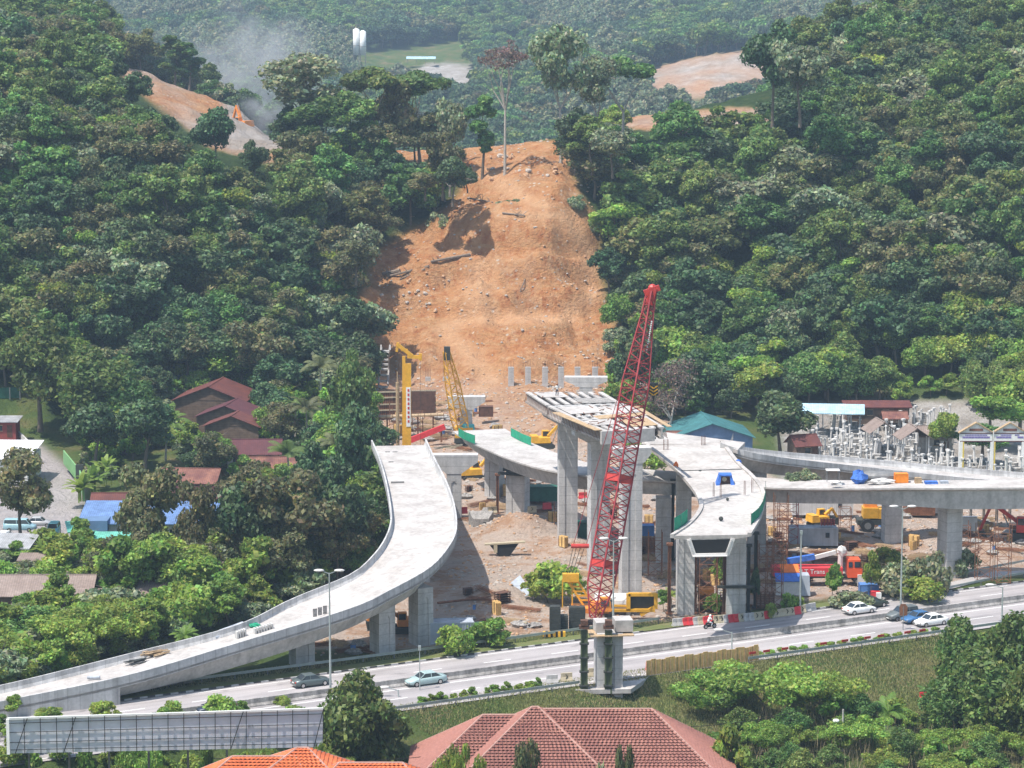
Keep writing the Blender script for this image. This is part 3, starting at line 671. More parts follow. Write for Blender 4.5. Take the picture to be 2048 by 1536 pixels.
# striped kerb
def kerb(ta,tb):
    k=thing('kerb','black and white striped kerb along the far edge of the highway','kerb',HW((ta+tb)/2,8.85,0))
    for nm,ph,mm in (('black_blocks',0,'kerb_black'),('white_blocks',1,'concrete')):
        mb=MB(); t=ta+ph*.9
        while t<tb: mb.beam(HW(t,8.87,.07),HW(min(tb,t+.9),8.87,.07),.2,.16); t+=1.8
        mb.build('kerb_'+nm,M(mm),k)
    return k
kerb(-93,21); 
k2=kerb(46,120); k2['label']='black and white striped kerb beside the slip road at the right'
# median barrier
def barrier_sec(t,h=.86):
    return [HW(t,-.32,0),HW(t,-.30,.12),HW(t,-.12,.36),HW(t,-.09,h),HW(t,.09,h),HW(t,.12,.36),HW(t,.30,.12),HW(t,.32,0)]
md=thing('median_barrier','long grey concrete barrier down the middle of the highway','barrier',HW(0,0,0))
mb=MB(); mb.sweep([barrier_sec(t) for t in np.linspace(-93,148,80)]); mb.build('barrier_wall',M('concrete_old'),md)
# guardrails
def guardrail(ptsf,ta,tb,label,step=4.0):
    g=thing('guardrail',label,'guardrail',ptsf(ta)); mb=MB(); n=int((tb-ta)/2)
    P=[ptsf(ta+(tb-ta)*k/n) for k in range(n+1)]
    for a,b in zip(P,P[1:]):
        mb.beam(a+Vector((0,0,.66)),b+Vector((0,0,.66)),.05,.13); mb.beam(a+Vector((0,0,.48)),b+Vector((0,0,.48)),.05,.13); mb.beam(a+Vector((0,.03,.57)),b+Vector((0,.03,.57)),.03,.1)
    mb.build('rail',M('galv'),g)
    t=ta
    while t<=tb:
        p=ptsf(t)+Vector((.0,.1,0)); MB().box((p.x,p.y,p.z+.3),(.12,.12,.8)).build('post',M('steel_grey'),g); t+=step
    return g
guardrail(lambda t:HW(t,-9.75,0),-34,1.5,'grey steel guardrail on the near edge, left of the lone road pier')
guardrail(lambda t:HW(t,-9.75,0),24,120,'grey steel guardrail on the near edge, right of the plywood hoarding')
guardrail(lambda t:HW(t,11.9,0),-43,25,'grey steel guardrail on the far verge between the curved ramp and the pier legs')
sg=[G(*p,0.0) for p in ((1672,1208),(1760,1187),(1850,1167),(1950,1148),(2090,1122))]
def along(P):
    L=[0]; 
    for a,b in zip(P,P[1:]): L.append(L[-1]+(b-a).length)
    def f(t):
        for k in range(len(P)-1):
            if t<=L[k+1] or k==len(P)-2:
                u=(t-L[k])/(L[k+1]-L[k]); return P[k].lerp(P[k+1],u)
    return f,L[-1]
f_,l_=along(sg); guardrail(f_,0,l_,'grey steel guardrail along the slip road at the right')
sg=[G(*p,0.0) for p in ((1880,1187),(1960,1170),(2090,1146))]; f_,l_=along(sg); guardrail(f_,0,l_,'short guardrail between the slip road and the highway at the right edge')
# ---------------------------------------------------------------- viaducts
def resample(P,n):
    P=[Vector(p) for p in P]; Q=[]
    for i in range(len(P)-1):
        a=P[max(0,i-1)];b=P[i];c=P[i+1];d=P[min(len(P)-1,i+2)]
        for k in range(12):
            t=k/12; Q.append(.5*((2*b)+(c-a)*t+(2*a-5*b+4*c-d)*t*t+(3*b-a-3*c+d)*t**3))
    Q.append(P[-1]); L=[0]
    for a,b in zip(Q,Q[1:]): L.append(L[-1]+(b-a).length)
    L=np.array(L); out=[]
    for s in np.linspace(0,L[-1],n):
        out.append(Vector([float(np.interp(s,L,[q[k] for q in Q])) for k in range(3)]))
    return out
def viaduct(name,label,LP,RP,girder=2.1,gw=.46,slab=.28,par=(1,1),ph=.9,depths=None,n=48,cat='viaduct',dz=0.0):
    """LP, RP: outer edges at deck-surface level"""
    A=resample(LP,n);B=resample(RP,n); mid=[(a+b)/2 for a,b in zip(A,B)]
    v=thing(name,label,cat,(mid[n//2].x,mid[n//2].y,mid[n//2].z-girder))
    secs=[];gs=[];pl=[];pr=[];Z=Vector((0,0,1))
    for i,(a,b,m) in enumerate(zip(A,B,mid)):
        s=(b-a); W=s.length; s.normalize()
        f=lambda o,z: m+s*o+Z*z
        h=W/2; secs.append([f(-h,0),f(h,0),f(h,-slab*.8),f(h*gw*1.25,-slab*1.9),f(-h*gw*1.25,-slab*1.9),f(-h,-slab*.8)])
        gd=girder if depths is None else float(np.interp(i/(n-1),[d[0] for d in depths],[d[1] for d in depths]))
        gs.append([f(-h*gw*1.22,-slab*1.5),f(h*gw*1.22,-slab*1.5),f(h*gw*.86,-gd),f(-h*gw*.86,-gd)])
        for (on,sg_,lst) in ((par[0],-1,pl),(par[1],1,pr)):
            if on: lst.append([f(sg_*h,-slab*1.1),f(sg_*h,ph),f(sg_*(h-.22),ph),f(sg_*(h-.26),.35),f(sg_*(h-.42),.004),f(sg_*(h-.42),-slab*.5)])
    MB().sweep(secs).build('deck',M('concrete_deck'),v); MB().sweep(gs).build('girder',M('concrete'),v)
    for lst,nm in ((pl,'parapet'),(pr,'parapet')):
        if lst: MB().sweep(lst).build(nm,M('concrete_fascia'),v)
    v['deckinfo']=0; return v,A,B,mid
def stem(mb,c,w,d,z0,z1,rz,groove=True):
    cs,sn=math.cos(rz),math.sin(rz)
    def q(x,y): return (c[0]+x*cs-y*sn,c[1]+x*sn+y*cs)
    x,y=q(0,0); zc=(z0+z1)/2
    if not groove: mb.box((x,y,zc),(w,d,z1-z0),rz); return
    mb.box((x,y,zc),(w-.02,d-.24,z1-z0),rz)
    for sy in (-1,1):
        for sx in (-1,1):
            a=q(sx*(w*.34),sy*(d/2-.06)); mb.box((a[0],a[1],zc),(w*.32,.12,z1-z0),rz)
        a=q(0,sy*(d/2-.06)); zt=z1-1.1; mb.box((a[0],a[1],(zt+z1)/2),(w*.36,.12,z1-zt),rz)
        for sx in (-1,1):
            a=q(sx*w*.15,sy*(d/2-.065)); mb.box((a[0],a[1],zt-.12),(w*.10,.11,.3),rz)
def pier(parent,c,w,d,z0,z1,rz=0.0,head=None,hh=1.6,name='pier',groove=True,seat=False,label=None):
    """stem plus optional flared crosshead of width head"""
    p=parent; mb=MB(); hz_=hh if head else 0; stem(mb,c,w,d,z0,z1-hz_,rz,groove); st=mb.build('pier_stem' if not p or name=='own' else name,M('concrete_pier'),p)
    if head:
        cs,sn=math.cos(rz),math.sin(rz); U=(cs,sn,0);V=(0,0,1); n=Vector((-sn,cs,0))
        prof=[(-head/2,z1),(-head/2,z1-hh*.38),(-w*.5-.25,z1-hh*.92),(-w*.5,z1-hh),(w*.5,z1-hh),(w*.5+.25,z1-hh*.92),(head/2,z1-hh*.38),(head/2,z1)]
        o=Vector((c[0],c[1],0)); m2=MB(); m2.prism(prof,(o-n*(d/2+.06),U,V),(o+n*(d/2+.06),U,V)); h_=m2.build('crosshead',M('concrete_pier'),p)
    return st
UPV=Vector((0,0,1))
RR_=[(0,1403,1.9),(256,1350,3.2),(468,1288,4.9),(700,1217,7.2),(780,1180,8.6),(860,1135,9.9),(900,1090,10.7),(914,1055,11.1),(910,1010,11.3),(895,965,11.4),(870,915,11.5),(853,878,11.5)]
RL_=[(0,1370,1.9),(256,1307,3.2),(468,1251,4.9),(581,1198,6.0),(700,1148,7.8),(745,1110,9.2),(768,1078,10.1),(780,1045,10.8),(779,1010,11.1),(770,960,11.3),(757,915,11.5),(742,880,11.5)]
ext=[(-190,1441,.9)]
RRw=[G(*p)-UPV*.9 for p in ext+RR_]; RLw=[G(*p)-UPV*.9 for p in [(-190,1404,.9)]+RL_]
ramp,rA,rB,rM=viaduct('curved_ramp','finished curved concrete ramp with parapets sweeping down to the highway at left','' or RLw,RRw,girder=1.9,n=70,ph=.9,depths=[(0,.9),(.10,1.3),(.24,2.3),(.42,2.3),(.55,1.9),(1,1.9)],gw=.62)
def near_mid(mids,x,y): return min(mids,key=lambda m:(m.x-x)**2+(m.y-y)**2)
for (px,py,w_,d_) in ((765,1303,2.1,2.6),(842,1284,2.0,2.6),(604,1326,2.4,2.0)):
    g=G(px,py,0); m=near_mid(rM,g.x,g.y); pier(ramp,(g.x,g.y),w_,d_,-1.0,m.z-1.75,.5)
for (px,py) in ((862,1180),(855,1100),(835,1010)):
    m=near_mid(rM,*G(px,py,2).xy); 
m=rM[48]; pier(ramp,(m.x,m.y),2.2,2.2,-1,m.z-1.75,.2); m=rM[60]; pier(ramp,(m.x,m.y),2.2,2.2,-1,m.z-1.75,.1); m=rM[68]; pier(ramp,(m.x,m.y),2.2,2.2,-1,m.z-1.75,.05)
# base wall carrying the start of the ramp
mb=MB(); i0,i1=0,12; mb.sweep([[rB[i]-UPV*.2,rB[i]-UPV*(rB[i].z+.6),rB[i]-UPV*(rB[i].z+.6)+Vector((-.3,.5,0)),rB[i]-UPV*.2+Vector((-.3,.5,0))] for i in range(i0,i1)]); mb.build('retaining_wall',M('concrete_fascia'),ramp)
ow=thing('old_wall','low stained old concrete wall in front of the ramp foot','wall',G(143,1412,0)); mb=MB(); P=[G(143,1405,0),G(200,1393,0),G(300,1374,0),G(384,1362,0)]
for a,b in zip(P,P[1:]): mb.beam(a+UPV*.5,b+UPV*.5,.35,1.3)
mb.build('wall_run',M('concrete_old'),ow)
# low deck B
BN=[(905,862,9.6),(930,878,9.6),(960,893,9.7),(1030,922,9.9),(1110,943,10.2),(1210,955,10.5),(1336,962,11),(1540,975,11.6),(1700,977,12.2),(1785,976,12.5),(1900,976,12.7),(2048,975,12.8),(2300,975,12.8)]
def offset_path(P,w,side=1):
    W=[G(*p) for p in P]; out=[]
    for i,p in enumerate(W):
        d=(W[min(i+1,len(W)-1)]-W[max(0,i-1)]); d.z=0; d.normalize(); n=Vector((-d.y,d.x,0)); out.append(p+n*w*side)
    return W,out
bn,_b=offset_path(BN,1.0); bf=[p+(q-p)*float(np.interp(i,[0,5,7,9,12],[8.4,8.4,6.8,5.6,5.4])) for i,(p,q) in enumerate(zip(bn,_b))]
vb,bA,bB,bM=viaduct('lower_viaduct','low unfinished viaduct without parapets passing behind the tall piers','' or bf,bn,girder=2.5,par=(0,0),n=80,gw=.62,depths=[(0,2.0),(.15,2.6),(.45,2.3),(.7,2.3),(.80,3.1),(.86,3.1),(1,2.4)])
g=G(1022,1030,0); m=near_mid(bM,g.x,g.y); pier(vb,(m.x,m.y),2.9,2.4,-1,m.z-2.4,-.35)
g=G(1897,1156,0); m=near_mid(bM,g.x+.3,g.y+3); pier(vb,(g.x+.3,g.y+1.6),2.3,2.6,-1,m.z-2.9,.35,groove=False)
g=G(1327,1123,0); m=near_mid(bM,g.x,g.y); pier(vb,(g.x,g.y+1.2),2.0,2.2,-1,m.z-2.2,0)
m=bM[6]; pier(vb,(m.x,m.y),2.4,2.2,0,m.z-2,-.4)
# S curve deck
SL=[(1283,884,15.4),(1320,915,14.9),(1355,945,14.4),(1385,980,13.9),(1397,1003,13.6),(1396,1022,13.4),(1375,1048,13.2),(1340,1072,13)]
SR=[(1447,884,15.6),(1478,925,15.0),(1505,950,14.6),(1524,972,14.2),(1531,992,13.9),(1529,1012,13.6),(1521,1038,13.3),(1503,1069,13)]
vs_,sA,sB,sM=viaduct('s_curve_ramp','unfinished S-curved ramp deck ending open over the highway with a hollow box end','' or [G(*p) for p in SR],[G(*p) for p in SL],girder=2.45,par=(0,0),n=50,gw=.46)
# low raised edge kerbs of the S deck
for P,sg_ in ((sA,1),(sB,-1)):
    mb=MB(); C_=[]
    for i,p in enumerate(P):
        m=sM[i]; s=(m-p).normalized(); C_.append([p,p+UPV*.22,p+UPV*.22+s*.5,p+s*.5+UPV*.003])
    mb.sweep(C_); mb.build('edge_kerb',M('concrete_deck'),vs_)
mb=MB()
for i in (16,):
    a,b=sA[i],sB[i]; mb.beam(a+UPV*.02,b+UPV*.02,.35,.05)
mb.build('deck_joint',M('steel_dark'),vs_)
# open box end: dark void inside light rim
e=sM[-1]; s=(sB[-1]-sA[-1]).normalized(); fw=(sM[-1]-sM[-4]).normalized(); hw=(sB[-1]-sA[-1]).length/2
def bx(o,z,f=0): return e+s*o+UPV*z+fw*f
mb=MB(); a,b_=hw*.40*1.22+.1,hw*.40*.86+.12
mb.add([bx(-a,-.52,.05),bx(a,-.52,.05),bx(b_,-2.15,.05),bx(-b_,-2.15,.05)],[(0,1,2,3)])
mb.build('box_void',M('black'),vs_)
mb=MB(); 
for sg_ in (-1,1):
    mb.beam(bx(sg_*(a+.16),-.42,.0),bx(sg_*(b_+.16),-2.42,.0),.34,.5)
    for k in range(9):
        t=(k+.5)/9; mb.beam(bx(sg_*(a+.22-(a-b_)*t),-.5-1.8*t,.24),bx(sg_*(a-.02-(a-b_)*t),-.5-1.8*t,.24),.07,.1)
mb.beam(bx(-b_-.25,-2.32,.05),bx(b_+.25,-2.32,.05),.4,.34); mb.beam(bx(-b_-.25,-2.42,.4),bx(b_+.25,-2.42,.4),.5,.1)
mb.build('box_end_rim',M('plastic_white'),vs_)
for (px,py,w_) in ((1371,1228,2.0),(1470,1230,2.45)):
    g=G(px,py,0); pier(vs_,(g.x,g.y+1.3),w_,2.5,-1,11.0,.08)
# flared bracket carrying the deck on the right leg
g=G(1470,1230,0)
i=int(np.argmin([abs(p.y-(g.y+1.3)) for p in sM])); m=sM[i]
mb=MB(); U=(1,0,0); o=Vector((0,g.y+1.3,0)); prof=[(g.x-5.4,11.3),(g.x-1.2,9.4),(g.x+1.2,8.6),(g.x+1.25,11.3)]
mb.prism(prof,(o-Vector((0,1.2,0)),U,(0,0,1)),(o+Vector((0,1.2,0)),U,(0,0,1))); mb.build('crosshead',M('concrete_pier'),vs_)
g=G(1356,1060,3); pier(vs_,(23.2,352),2.0,2.2,-1,12.3,0)
# branch to the right
BRN=[(1440,896,15.4),(1475,908,14.7),(1520,919,13.8),(1600,930,12.5),(1700,941,11.2),(1800,952,10.2),(1900,963,9.4),(2048,976,8.6),(2250,990,8.0)]
br,bo=offset_path(BRN,8.2); 
v3,cA,cB,cM=viaduct('right_branch_viaduct','long straight viaduct branch running right past the stone yard with a low white edge','' or bo,br,girder=2.0,par=(1,1),ph=.75,n=50,gw=.5)
g=G(1785,1088,0); m=near_mid(cM,g.x,g.y); pier(v3,(g.x,g.y+1.3),2.4,2.4,-1,m.z-1.9,.1,groove=False)
m=cM[5]; pier(v3,(m.x,m.y),2.4,2.4,-1,m.z-1.9,.0)
# junction slab between the branch and the S deck
mb=MB(); J=[G(1290,866,15.6),G(1330,862,15.6),G(1490,888,15.2),G(1475,908,14.9),G(1447,888,15.55),G(1283,888,15.45)]
mb.prism([(p.x,p.y) for p in J],((0,0,15.45),(1,0,0),(0,1,0)),((0,0,14.9),(1,0,0),(0,1,0))); mb.build('junction_slab',M('concrete_deck'),v3)
# high viaduct of precast girders
CLp=[G(1047,783,21.3),G(1090,810,21.3),G(1150,840,21.3),G(1207,862,21.3)]; CRp=[G(1213,783,21.3),G(1250,805,21.3),G(1295,828,21.3),G(1335,854,21.3)]
vc=thing('girder_viaduct','high unfinished viaduct of parallel precast girders on three tall piers','viaduct',((CLp[2]+CRp[2])/2)-UPV*2)
def cpt(u,v):   # u along 0..1, v across 0..1
    k=u*3; i=min(2,int(k)); f=k-i; a=CLp[i].lerp(CLp[i+1],f); b=CRp[i].lerp(CRp[i+1],f); return a.lerp(b,v)
NG=8
for sp in ((0,.34),(.34,.68),(.68,1.0)):
    for k in range(NG):
        v=(k+.35)/NG; a=cpt(sp[0]+.008,v);b=cpt(sp[1]-.008,v)
        mb=MB(); mb.beam(a-UPV*.1,b-UPV*.1,.62,.2); mb.beam(a-UPV*.75,b-UPV*.75,.24,1.1); mb.beam(a-UPV*1.4,b-UPV*1.4,.6,.3); mb.build('girder',M('concrete_deck'),vc)
for v in (.03,.97):
    mb=MB(); mb.beam(cpt(0,v)-UPV*.25,cpt(1,v)-UPV*.25,.08,.08)
    for k in range(60): a=cpt((k+.5)/60,v); mb.beam(a-UPV*.2,a-UPV*1.5+Vector((.5 if v>.5 else -.3,0,0))*.6,.07,.07)
    mb.build('edge_rebar',M('rust'),vc)
mb=MB(); 
for u0,u1,v0,v1 in ((.50,.98,-.10,0.0),(.45,1.0,1.0,1.07),(.62,.7,.3,.95)):
    P=[cpt(u0,v0),cpt(u1,v0),cpt(u1,v1),cpt(u0,v1)]; mb.hexa([p-UPV*.02 for p in P]+[p+UPV*.06 for p in P])
mb.build('formwork',M('timber'),vc)
mb=MB()
for sp,v0,v1 in ((.36,.05,.98),(.60,.1,.9),(.67,.0,1.0)):
    P=[cpt(sp,v0),cpt(sp+.02,v0),cpt(sp+.02,v1),cpt(sp,v1)]; mb.hexa([p-UPV*.3 for p in P]+[p+UPV*.03 for p in P])
mb.build('diaphragm',M('concrete'),vc)
for u0,u1,v0,v1,mm in ((.03,.16,.10,.42,'concrete_deck'),(.20,.33,.45,.88,'concrete_rough'),(.40,.56,.08,.50,'concrete_deck'),(.44,.60,.55,.97,'concrete_deck'),(.72,.86,.05,.38,'concrete_deck'),(.76,.95,.50,.90,'timber')):
    P=[cpt(u0,v0),cpt(u1,v0),cpt(u1,v1),cpt(u0,v1)]; mb=MB(); mb.hexa([p+UPV*.012 for p in P]+[p+UPV*.09 for p in P]); mb.build('slab_panel',M(mm),vc)
mb=MB()
for k in range(26):
    a=cpt(rng.uniform(.04,.94),rng.uniform(.05,.85)); mb.beam(a+UPV*.14,a+Vector((rng.uniform(-1.4,1.4),rng.uniform(-2.5,2.5),.16)),.09,.06)
mb.build('loose_bars',M('rust'),vc)
for (px,py,u) in ((1135,1100,.33),(1197,1150,.66),(1262,1206,.97)):
    g=G(px,py,0); a=cpt(u,0);b=cpt(u,1); ang=math.atan2(b.y-a.y,b.x-a.x); mc=(a+b)/2
    pier(vc,(g.x,g.y+(3.0 if u>.9 else 1.2)),2.6,2.0,-1,19.6,ang*.5,head=(4.9 if u>.9 else 7.0),hh=2.0)
mb=MB(); a=cpt(.985,-.02); b=cpt(.985,.80); mb.beam(a-UPV*.85+Vector((0,-.5,0)),b-UPV*.85+Vector((0,-.5,0)),.5,1.7); mb.build('end_beam',M('concrete_deck'),vc)
# foreground road pier
g=G(1217,1383,-.6); fp=thing('road_pier','lone square concrete pier under construction on the near side of the highway','pier',g)
mb=MB(); stem(mb,(g.x,g.y+1.3),2.9,2.6,-1.5,6.0,.12,True); mb.build('pier_stem',M('concrete_pier'),fp)
mb=MB(); mb.box((g.x-.8,g.y+1.5,6.6),(1.5,2.3,1.2),.12); mb.box((g.x+1.6,g.y+1.5,6.8),(2.0,2.3,1.3),.12); mb.build('pier_cap',M('concrete_deck'),fp)
mb=MB(); mb.box((g.x+.2,g.y+.9,5.9),(4.9,3.2,.12),.12); mb.build('work_platform',M('timber'),fp)
for dx in (-2.75,-.05):
    c=(g.x+dx,g.y-.35); prop=thing('steel_prop','%s dark green steel prop standing against the lone road pier'%('left-hand' if dx<-1 else 'right-hand'),'prop',(c[0],c[1],-.8))
    mb=MB(); 
    for ex in (-.32,.32): mb.box((c[0]+ex,c[1],2.9),(.16,.5,7.2))
    mb.box((c[0],c[1],2.9),(.5,.12,7.2)); mb.build('column',M('steel_green'),prop)
    mb=MB()
    for z in (.2,1.8,3.4,5.0): mb.box((c[0],c[1]-.02,z),(1.05,.66,.16))
    mb.build('collar',M('steel_dark'),prop)
    mb=MB(); mb.box((c[0],c[1],6.9),(1.15,.8,.35)); mb.box((c[0],c[1],7.4),(.8,.9,.55)); mb.build('jack',M('rust_dark'),prop)
# free-standing T piers
def tpier(px,py,z,w,head,zb,rz,label,d=1.9,hh=2.2):
    g=G(px,py,z); t=thing('t_pier',label,'pier',(g.x,g.y,zb),0,'T-shaped piers without deck'); pier(t,(g.x,g.y),w,d,zb,z,rz,head=head,hh=hh,name='own'); return g,t
tpier(908,908,9.8,2.15,7.0,-1,0,'T-shaped pier with niche, beside the parapet end of the curved ramp',hh=2.8)
tpier(932,792,10.2,2.1,6.4,2,.02,'T-shaped pier with a white crosshead behind the yellow lattice crane')
tpier(1172,753,13.0,2.2,7.2,3,-.04,'T-shaped pier rising behind the far end of the girder viaduct',hh=1.7)
# abutment columns with starter bars
mat('rebar',(.16,.075,.05),.85,.3,3)
for n_,px in enumerate((1022,1056,1090,1122,1155,1190)):
    g=G(px,772,5.3); t=thing('bridge_column','short grey column with starter bars, %s of the row below the soil slope'%['first','second','third','fourth','fifth','sixth'][n_],'column',g,0,'row of short bridge columns')
    MB().box((g.x,g.y,6.6),(1.05,1.0,4.4)).build('shaft',M('concrete_pier'),t)
    mb=MB()
    for a in range(4):
        for b_ in (0,1): mb.box((g.x-.42+a*.28,g.y-.4+b_*.8,9.3),(.05,.05,1.3))
    mb.build('starter_bars',M('rebar'),t)
for n_,px in enumerate((818,856,891)):
    g=G(px,762,5.5); t=thing('pile_cap_bars','clump of rusty starter bars, %s of three behind the drilling rig'%['left one','middle one','right one'][n_],'rebar',g,0,'clumps of starter bars behind the rig')
    MB().box((g.x,g.y,5.9),(1.0,.9,.7)).build('pile_head',M('concrete'),t)
    mb=MB()
    for a in range(4):
        for b_ in (0,1): mb.box((g.x-.4+a*.27,g.y-.35+b_*.7,7.0),(.05,.05,1.7))
    mb.build('starter_bars',M('rebar'),t)
# green safety nets on deck edges
def net(P,label,h=1.25):
    t=thing('safety_net',label,'net',P[0]); mb=MB()
    for a,b in zip(P,P[1:]): mb.hexa([a,b,b+Vector((0,.05,0)),a+Vector((0,.05,0)),a+UPV*h,b+UPV*h*rng.uniform(.9,1.1),b+UPV*h+Vector((0,.05,0)),a+UPV*h+Vector((0,.05,0))])
    mb.build('netting',M('net_green'),t); mb=MB()
    for a in P: mb.cyl(a,a+UPV*(h+.2),.03,n=5)
    mb.build('net_posts',M('steel_grey'),t)
net([G(*p) for p in ((917,872,9.7),(930,880,9.7),(950,888,9.75))],'green safety net on the near edge of the lower viaduct end')
net([G(*p) for p in ((1022,872,9.7),(1040,882,9.7),(1062,891,9.8))],'green safety net on the far edge of the lower viaduct beside the yellow excavator')
net([G(*p) for p in ((1375,1046,13.2),(1362,1056,13.15),(1348,1064,13.1))],'green safety net at the left corner of the S-curved deck end',1.7)
net([G(*p) for p in ((1531,985,14),(1531,1002,13.8),(1526,1022,13.5),(1518,1036,13.4),(1502,1050,13.2))],'green safety net along the right edge of the S-curved deck',1.3)
# ---------------------------------------------------------------- cars
def make_car(name,label,loc,rz,paint,L=4.4,W=1.7,H=1.4,kind='sedan',group=None,lights=True):
    t=thing(name,label,'car' if kind!='suv' else 'car',loc,rz,group)
    # x forward. stations: (x, halfwidth, zlow, zhigh)
    h=H; l=L/2; wl=.30*L
    st=[(-l,.78,.40,.60),(-l+.06,.9,.30,.86 if kind!='van' else 1.0),(-l+.7,1,.22,.92),(-wl,1,.2,.92),(0,1,.2,.90),(wl,1,.2,.88),(l-.7,.97,.22,.78),(l-.15,.9,.30,.68),(l,.80,.38,.58)]
    secs=[]
    for (x,hw,a,b) in st:
        w=W/2*hw; a*=H/1.4;b*=H/1.4
        secs.append([Vector((x,-w*.92,a)),Vector((x,w*.92,a)),Vector((x,w,a+.12)),Vector((x,w,b-.14)),Vector((x,w*.86,b)),Vector((x,-w*.86,b)),Vector((x,-w,b-.14)),Vector((x,-w,a+.12))])
    mb=MB(); mb.sweep(secs); lpart(mb,'body',paint,t,True)
    zb=.88*H/1.4; 
    if kind=='sedan': r0,r1,s0,s1=-L*.36,L*.22,-L*.20,L*.07
    elif kind=='van': r0,r1,s0,s1=-L*.47,L*.34,-L*.45,L*.22
    else: r0,r1,s0,s1=-L*.46,L*.20,-L*.42,L*.06
    wa,wb=W*.43,W*.36
    gl=MB(); gl.hexa([(r0,-wa,zb-.04),(r1,-wa,zb-.04),(r1,wa,zb-.04),(r0,wa,zb-.04),(s0,-wb,H-.05),(s1,-wb,H-.05),(s1,wb,H-.05),(s0,wb,H-.05)]); lpart(gl,'window',M('glass_dark'),t)
    rf=MB(); rf.hexa([(s0-.06,-wb-.03,H-.07),(s1+.06,-wb-.03,H-.07),(s1+.06,wb+.03,H-.07),(s0-.06,wb+.03,H-.07),(s0+.05,-wb+.08,H),(s1-.05,-wb+.08,H),(s1-.05,wb-.08,H),(s0+.05,wb-.08,H)])
    for sy in (-1,1):
        rf.beam((r0,sy*wa,zb-.03),(s0,sy*wb,H-.05),.09,.07); rf.beam((r1,sy*wa,zb-.03),(s1,sy*wb,H-.05),.07,.06); xm=(r0+r1)/2-.05; rf.beam((xm,sy*(wa+.004),zb-.03),(xm-.02,sy*(wb+.008),H-.05),.08,.03)
    lpart(rf,'roof',paint,t)
    for (x,sy) in ((-L*.30,-1),(-L*.30,1),(L*.31,-1),(L*.31,1)):
        wh=MB(); wh.cyl((x,sy*(W/2-.19),.31),(x,sy*(W/2+.005),.31),.31,n=16); o=lpart(wh,'wheel',M('rubber'),t)
        ri=MB(); ri.cyl((x,sy*(W/2),.31),(x,sy*(W/2+.02),.31),.19,n=12); r=lpart(ri,'rim',M('chrome'),o)
    for sy in (-1,1):
        a=MB(); a.box((l-.10,sy*W*.34,.56*H/1.4),(.12,.32,.15)); lpart(a,'headlight',M('chrome'),t)
        a=MB(); a.box((-l+.06,sy*W*.35,.70*H/1.4),(.10,.30,.16)); lpart(a,'taillight',M('machine_red'),t)
    a=MB(); a.box((l+.01,0,.38),(.1,W*.86,.14)); a.box((-l-.01,0,.42),(.1,W*.86,.16)); lpart(a,'bumper',M('steel_grey'),t)
    a=MB(); a.box((l+.065,0,.40),(.02,.44,.1)); a.box((-l-.005,0,.62*H/1.4),(.05,.44,.11)); lpart(a,'number_plate',M('paint_white'),t)
    return t
def paint(n,c,metal=.3): return mat('paint_'+n,c,.35,.06,1,metal=metal,spec=.6)
AW=HA # far side heads right, near side heads left
make_car('car','grey green sedan driving right on the far carriageway below the curved ramp',G(622,1371),AW,paint('greygreen',(.12,.15,.15)),4.35)
make_car('car','pale blue boxy sedan with dark bumpers driving left on the near carriageway',G(851,1368),AW+math.pi,paint('paleblue',(.38,.50,.50),.1),4.8,1.72,1.43)
make_car('car','dark car partly hidden behind the billboard frame',G(432,1424),AW+math.pi,paint('darkblue',(.03,.045,.07)),4.4)
make_car('car','white sedan with a black stripe driving right beside a dark green car',G(1718,1226),AW,paint('white',(.78,.78,.76),0),4.3)
make_car('car','dark green sedan driving right on the far carriageway behind the white car',G(1742,1214),AW,paint('darkgreen',(.05,.065,.05)),4.5)
make_car('car','silver and dark four-wheel-drive car leading behind the brown sign',G(1804,1238),AW+math.pi,paint('gunmetal',(.16,.18,.18)),4.3,1.75,1.65,'suv')
make_car('car','blue sedan driving left between the silver four-wheel-drive and the white sedan',G(1836,1244),AW+math.pi,paint('blue',(.06,.17,.36)),4.4)
make_car('car','white sedan driving left, the nearest of the three cars by the near guardrail',G(1862,1250),AW+math.pi,paint('white',(.78,.78,.76),0),4.4)
make_car('car','black car almost hidden behind shrubs on the slip road verge',G(1863,1176)+Vector((0,0,.0)),AW,M('steel_dark'),4.2)
# parked in the yard at left
make_car('car','turquoise four-wheel-drive parked facing the camera in the paved yard',G(107,1070,.6),-math.pi/2,paint('turquoise',(.16,.42,.42)),4.0,1.65,1.75,'suv')
make_car('van','blue and white van parked under the tree in the paved yard',G(40,1062,.6),0.0,paint('sky',(.30,.48,.55),0),4.6,1.7,1.8,'van')
make_car('car','silver car parked beside the blue van in the paved yard',G(62,1058,.6)+Vector((.8,1.9,0)),0.0,paint('silver',(.5,.5,.5)),4.2)
make_car('car','white car parked at the far left edge of the paved yard',G(14,1082,.6),0.1,paint('white',(.78,.78,.76),0),4.2)
